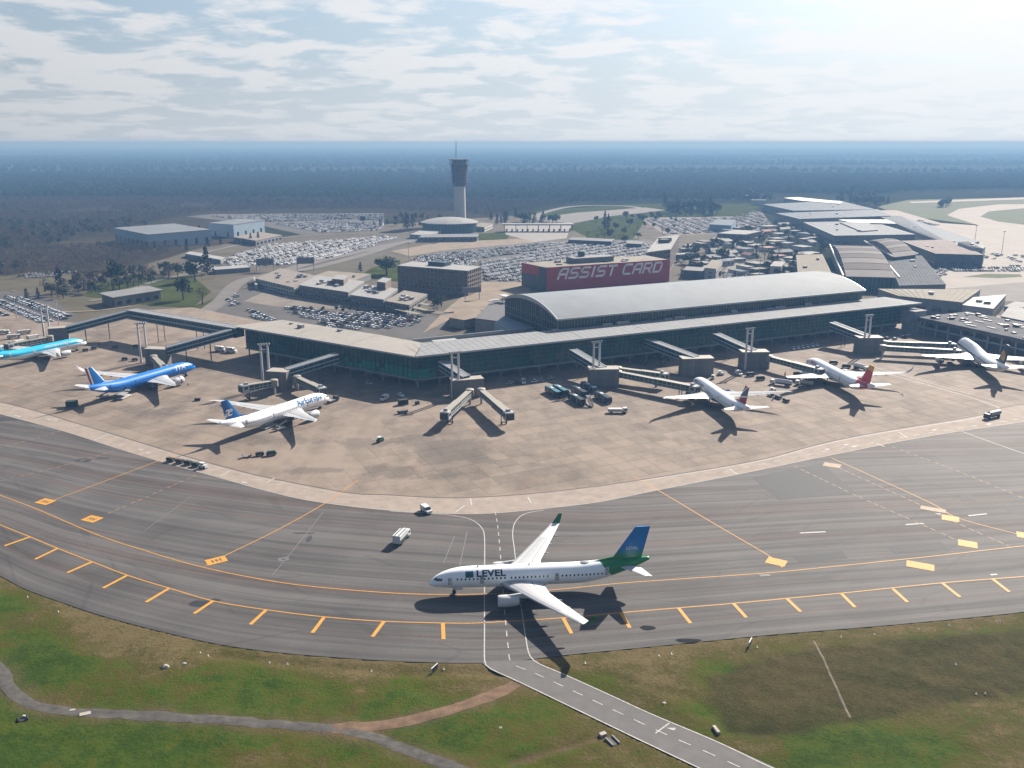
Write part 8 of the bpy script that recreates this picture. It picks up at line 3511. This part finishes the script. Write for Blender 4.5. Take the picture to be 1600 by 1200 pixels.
# around the flag-tailed and red-tailed jets
hb = heading((1196, 594), (1240, 600))
tanker(1220, 602, hb + math.pi, 'white fuel trailer between the flag-tailed and red-tailed jets', 10.5, WHITE, WHITE)
tanker(1256, 603, hb + math.pi, 'grey-white fuel tanker close to the wing of the red-tailed jet', 8.5, OFFWHITE, OFFWHITE)
van(1154, 586, heading((1148, 582), (1162, 589)), 'white pickup-like van behind the flag-tailed jet', L_=5)
dolly(1172, 588, .2, 'grey covered cart behind the flag-tailed jet, left of two', GREYT, L_=4.4, lh=1.5)
dolly(1188, 594, .2, 'dark green covered cart behind the flag-tailed jet, right of two', DKGREEN, L_=4.4, lh=1.6)
tug(1126, 586, -.8, 'white tractor right of the stand-alone bridge head')
tug(1114, 592, 1.2, 'white tractor in front of the nose of the flag-tailed jet')
for i, (px, py) in enumerate(((1204, 619), (1216, 623), (1228, 628))):
    dolly(px, py, heading((1200, 617), (1232, 629)), '%s dark cart of three behind the flag tail' % ['rear', 'middle', 'front'][i], BLACK, 'dark carts behind the flag tail', lh=.9)
tug(1207, 612, .5, 'small white-topped tractor behind the flag tail')
for i, (px, py, lb) in enumerate(((1302, 569, 'dark covered load behind the fuselage of the red-tailed jet'), (1322, 575, 'grey cart behind the fuselage of the red-tailed jet'))):
    dolly(px, py, -.2, lb, DGREY if i == 0 else GREYT, L_=4.5, lh=1.5)
tanker(1345, 578, heading((1335, 574), (1362, 581)), 'white tank truck behind the fuselage of the red-tailed jet', 9)
crate_stack(1248, 590, .3, 'dark net-covered pallet under the bridge of the red-tailed jet', DKGREEN, (5, 3, 2.4))
crate_stack(1267, 592, .3, 'grey wrapped pallet beside the wing of the red-tailed jet', LGREY, (4.5, 3, 2.4))
# under and around the blue jet
high_loader(194, 622, heading((185, 625), (205, 615)), 'white cargo loader in the shadow under the bright blue jet')
belt_loader(163, 622, .7, 'belt loader at the tail of the bright blue jet')
crate_stack(113, 636, .2, 'dark green covered load below the tail of the bright blue jet', DKGREEN, (4.6, 3.2, 2.6))
belt_loader(437, 672, .9, 'belt loader in the shadow under the blue-tailed jet')
high_loader(420, 668, heading((410, 672), (430, 664)), 'white cargo loader by the wing root of the blue-tailed jet')
box_truck(520, 628, heading((505, 632), (534, 622)), 'dark pushback tractor at the nose of the blue-tailed jet', 6.5, DGREY, LGREY, None, bh=.5)
for px, py, lb, m in ((134, 549, 'grey cart at the nose of the turquoise jet', GREYT), (147, 546, 'dark blue covered load right of the turquoise jet nose', mat('blue_tarp', (.03, .06, .09), .7)), (180, 544, 'small dark trolley on the open apron right of the turquoise jet', DGREY), (212, 543, 'small dark trolley near the mast of the bright blue jet', DGREY), (195, 563, 'low dark green covered cart behind the bright blue jet', DKGREEN), (211, 564, 'grey cart behind the bright blue jet', GREYT)):
    dolly(px, py, .3, lb, m, lh=1.1)
crate_stack(309, 626, 0, 'tiny dark pallet on the apron between the two left jets', BLACK, (2.6, 1.4, .8))
for k, (px, py) in enumerate(((5, 522), (22, 529), (38, 522), (52, 530), (30, 538))):
    box_truck(px, py, .2 + .3 * k, 'white service truck in the lot at the left edge, %s' % ['farthest left', 'second from left', 'middle of the back row', 'rightmost', 'front one'][k], 7.5, WHITE, OFFWHITE, None, bh=1.8)


# people: tiny figures on the apron
def person(px, py, label, top, rz=0):
    g = G(px, py)
    me = bpy.data.meshes.new('person')
    V = [(0, 0, .95), (0, 0, 1.2), (0, 0, 1.45), (0, 0, 1.55), (0, .02, 1.70), (.2, 0, 1.42), (.26, .02, 1.15), (.26, .1, .9), (-.2, 0, 1.42), (-.26, .02, 1.15), (-.26, .1, .9), (.1, 0, .9), (.12, .04, .5), (.12, 0, .06), (.12, .14, .03), (-.1, 0, .9), (-.12, -.06, .5), (-.13, -.12, .06), (-.13, .02, .03)]
    E = [(0, 1), (1, 2), (2, 3), (3, 4), (2, 5), (5, 6), (6, 7), (2, 8), (8, 9), (9, 10), (0, 11), (11, 12), (12, 13), (13, 14), (0, 15), (15, 16), (16, 17), (17, 18)]
    Rr = [.15, .16, .17, .06, .11, .07, .05, .04, .07, .05, .04, .10, .07, .05, .05, .10, .07, .05, .05]
    me.from_pydata(V, E, [])
    me.materials.append(top)
    o = bpy.data.objects.new('person', me)
    COL.objects.link(o)
    o.location = (g.x, g.y, .05)
    o.rotation_euler.z = rz
    md = o.modifiers.new('body', 'SKIN')
    me.skin_vertices.new() if not me.skin_vertices else None
    for i, v in enumerate(me.skin_vertices[0].data):
        v.radius = (Rr[i], Rr[i])
        v.use_root = i == 0
    o.modifiers.new('smooth', 'SUBSURF').levels = 1
    return tag(o, label, 'person')


person(294, 604, 'person in dark clothes standing right of the bright blue jet', mat('dark_clothes', (.03, .03, .035), .8))
person(155, 540, 'person in dark clothes standing right of the turquoise jet nose', mat('dark_clothes', (.03, .03, .035), .8), 1)
person(454, 682, 'person in dark clothes under the wing of the blue-tailed jet', mat('dark_clothes', (.03, .03, .035), .8), 2)

# taxiway signs, markers and odd blocks in the grass
def gsit(px, py):
    g = G(px, py)
    return g.x, g.y, gh1(g.x, g.y)


for px, py, lb in ((679, 1047, 'white taxiway sign standing in the grass left of the road mouth'), (1172, 1008, 'white taxiway sign standing in the grass at right')):
    x, y, z = gsit(px, py)
    t = thing('taxiway_sign', lb, 'sign', (x, y, z), R(62))
    mb = MB()
    mb.box((0, 0, .25), (2.6, .22, 1.15))
    mb.build('sign_board', WHITE, t)
    mb = MB()
    mb.box((0, -.13, .3), (2.4, .03, 1.0))
    mb.build('dark_face', BLACK, t)
    for xx in (-.9, .9):
        mb = MB()
        mb.box((xx, 0, -.1), (.1, .1, .36))
        mb.build('leg', MGREY, t)
LIGHTS = [(43, 933), (91, 957), (313, 1021), (325, 1024), (421, 1034), (449, 1036), (580, 1047), (693, 1045), (914, 1037), (1029, 1026), (1049, 1023), (1183, 1012), (1314, 996), (1366, 992), (1435, 984), (1483, 978), (1557, 972), (1562, 971), (1493, 1041), (1525, 1086), (1539, 1086)]
src = None
for k, (px, py) in enumerate(LIGHTS):
    x, y, z = gsit(px, py)
    if src is None:
        mb = MB()
        mb.lathe([(.22, 0), (.2, .08), (.1, .12), (.1, .3), (.13, .32), (.1, .4), (.01, .44)], 10)
        src = o = mb.build('edge_light', WHITE, None, smooth=True)
    else:
        o = inst(src, 'edge_light')
    o.location = (x, y, z)
    tag(o, 'small white edge light in the grass %s of the service road' % ('left' if px < 757 else 'right'), 'edge light', 'edge lights in the grass')
STONE = mat('pale_stone', (.45, .41, .36), .9, var=.2, scale=1.0)


def rock(px, py, s, label, m=STONE, seed=1):
    x, y, z = gsit(px, py)
    r = np.random.default_rng(seed)
    bm = bmesh.new()
    bmesh.ops.create_icosphere(bm, subdivisions=2, radius=1)
    for v in bm.verts:
        f = .75 + .5 * r.random()
        v.co = Vector((v.co.x * s[0] * f, v.co.y * s[1] * f, max(-.2, v.co.z) * s[2] * f))
    me = bpy.data.meshes.new('boulder')
    bm.to_mesh(me)
    bm.free()
    me.materials.append(m)
    o = bpy.data.objects.new('boulder', me)
    COL.objects.link(o)
    o.location = (x, y, z)
    tag(o, label, 'rock')


rock(259, 1046, (1.0, .7, .55), 'larger pale boulder in the grass at left', seed=3)
rock(288, 1040, (.6, .4, .25), 'smaller flat boulder right of the pale one in the grass', LGREY, seed=4)
rock(1037, 1101, (.5, .35, .2), 'pale stone in the rough grass right of the service road', seed=5)
rock(782, 1140, (.4, .3, .15), 'small pale stone on the grass between the paths', seed=6)
for (px, py), s, rz, lb in (((942, 1147), (1.5, 1.0, .5), .5, 'pale concrete lid beside the dark drain pit by the road'), ((1119, 1142), (.7, 2.4, .5), .25, 'narrow concrete culvert head right of the service road'), ((133, 1117), (2.2, 1.2, .12), .4, 'pale concrete slab lying on the gravel path at left'), ((113, 1110), (1.1, .6, .1), .2, 'small pale slab on the gravel path at left')):
    x, y, z = gsit(px, py)
    mb = MB()
    mb.box((0, 0, -.1), (s[0], s[1], s[2] + .16), taper=(.94, .94))
    o = mb.build('concrete_lid', STONE, None, loc=(x, y, z), rz=rz)
    tag(o, lb, 'concrete slab')
for (px, py), s, lb in (((957, 1158), (1.6, 2.6), 'dark open drain pit by the service road'), ((36, 1124), (1.6, 1.6), 'dark burnt pit in the grass below the gravel path')):
    x, y, z = gsit(px, py)
    t = thing('drain_pit', lb, 'pit', (x, y, z), .5)
    mb = MB()
    for sx, sy, w, d in ((-1, 0, .25, s[1]), (1, 0, .25, s[1])):
        mb.box((sx * s[0] / 2, 0, -.1), (w, d, .5))
    mb.build('rim', CONC if px > 500 else BLACK, t)
    mb = MB()
    mb.box((0, 0, -.1), (s[0], s[1], .2))
    mb.build('pit_bed', BLACK, t)
x, y, z = gsit(38, 1121)
mb = MB()
mb.box((0, 0, 0), (.5, .3, .3))
tag(mb.build('pit_marker', WHITE, None, loc=(x, y, z + .1)), 'small white marker beside the burnt pit at lower left', 'marker')

# tall lamps
def lamp(px, py, top, label, group=None):
    g = G(px, py)
    h = max(8, top_height(px, py, top))
    t = thing('floodlight_mast', label, 'lamp post', (g.x, g.y, -.1), 0, group)
    mb = MB()
    mb.tube((0, 0, 0), (0, 0, h), .32, .2, n=8)
    mb.build('pole', FASC, t)
    mb = MB()
    mb.box((0, 0, h - .1), (2.6, .5, .3))
    mb.build('crossbar', MGREY, t)
    for k in (-1, 0, 1):
        mb = MB()
        mb.box((k * .9, -.2, h + .2), (.6, .6, .5))
        mb.build('lamp_head', LGREY, t)


for px, py, top, lb in ((26, 497, 455, 'slim lamp post with a reddish top by the left car park'), (92, 508, 470, 'slim lamp post right of the far left twin mast'), (1522, 385, 353, 'left of two slim masts on the far right apron'), (1565, 396, 362, 'right of two slim masts on the far right apron'), (1186, 437, 402, 'white lamp post behind the arched hall roof'), (838, 410, 380, 'dark post in the central car park'), (640, 445, 380, 'tall post beside the office block')):
    lamp(px, py, top, lb)
for px, py, lb in ((478, 422, 'billboard on two legs beside the curved road'), (415, 424, 'dark billboard left of the curved road')):
    g = G(px, py)
    t = thing('roadside_billboard', lb, 'billboard', (g.x, g.y, -.1), .2)
    mb = MB()
    mb.box((0, 0, 6), (16, .8, 6))
    mb.build('board', GREYW, t)
    for x in (-7.5, 7.5):
        mb = MB()
        mb.tube((x, 0, 0), (x, 0, 12), .45, n=8)
        mb.build('post', FASC, t)

# ------------------------------------------------------------------ the air
mb = MB()
mb.box((0, 30000, -3.0), (96000, 96000, 125.5))
hz_ = mb.build('haze', None or mat('haze_air', (1, 1, 1)))
hm = bpy.data.materials.new('haze_volume')
hm.use_nodes = True
nt = hm.node_tree
nt.nodes.clear()
out = node(nt, 'ShaderNodeOutputMaterial')
pv = node(nt, 'ShaderNodeVolumePrincipled')
pv.inputs['Color'].default_value = (0.13, 0.26, 0.47, 1)
pv.inputs['Density'].default_value = 0.00025
pv.inputs['Absorption Color'].default_value = (0.3, 0.155, 0.013, 1)
pv.inputs['Anisotropy'].default_value = 0.15
nt.links.new(pv.outputs[0], out.inputs['Volume'])
hz_.data.materials.clear()
hz_.data.materials.append(hm)
tag(hz_, kind='stuff')
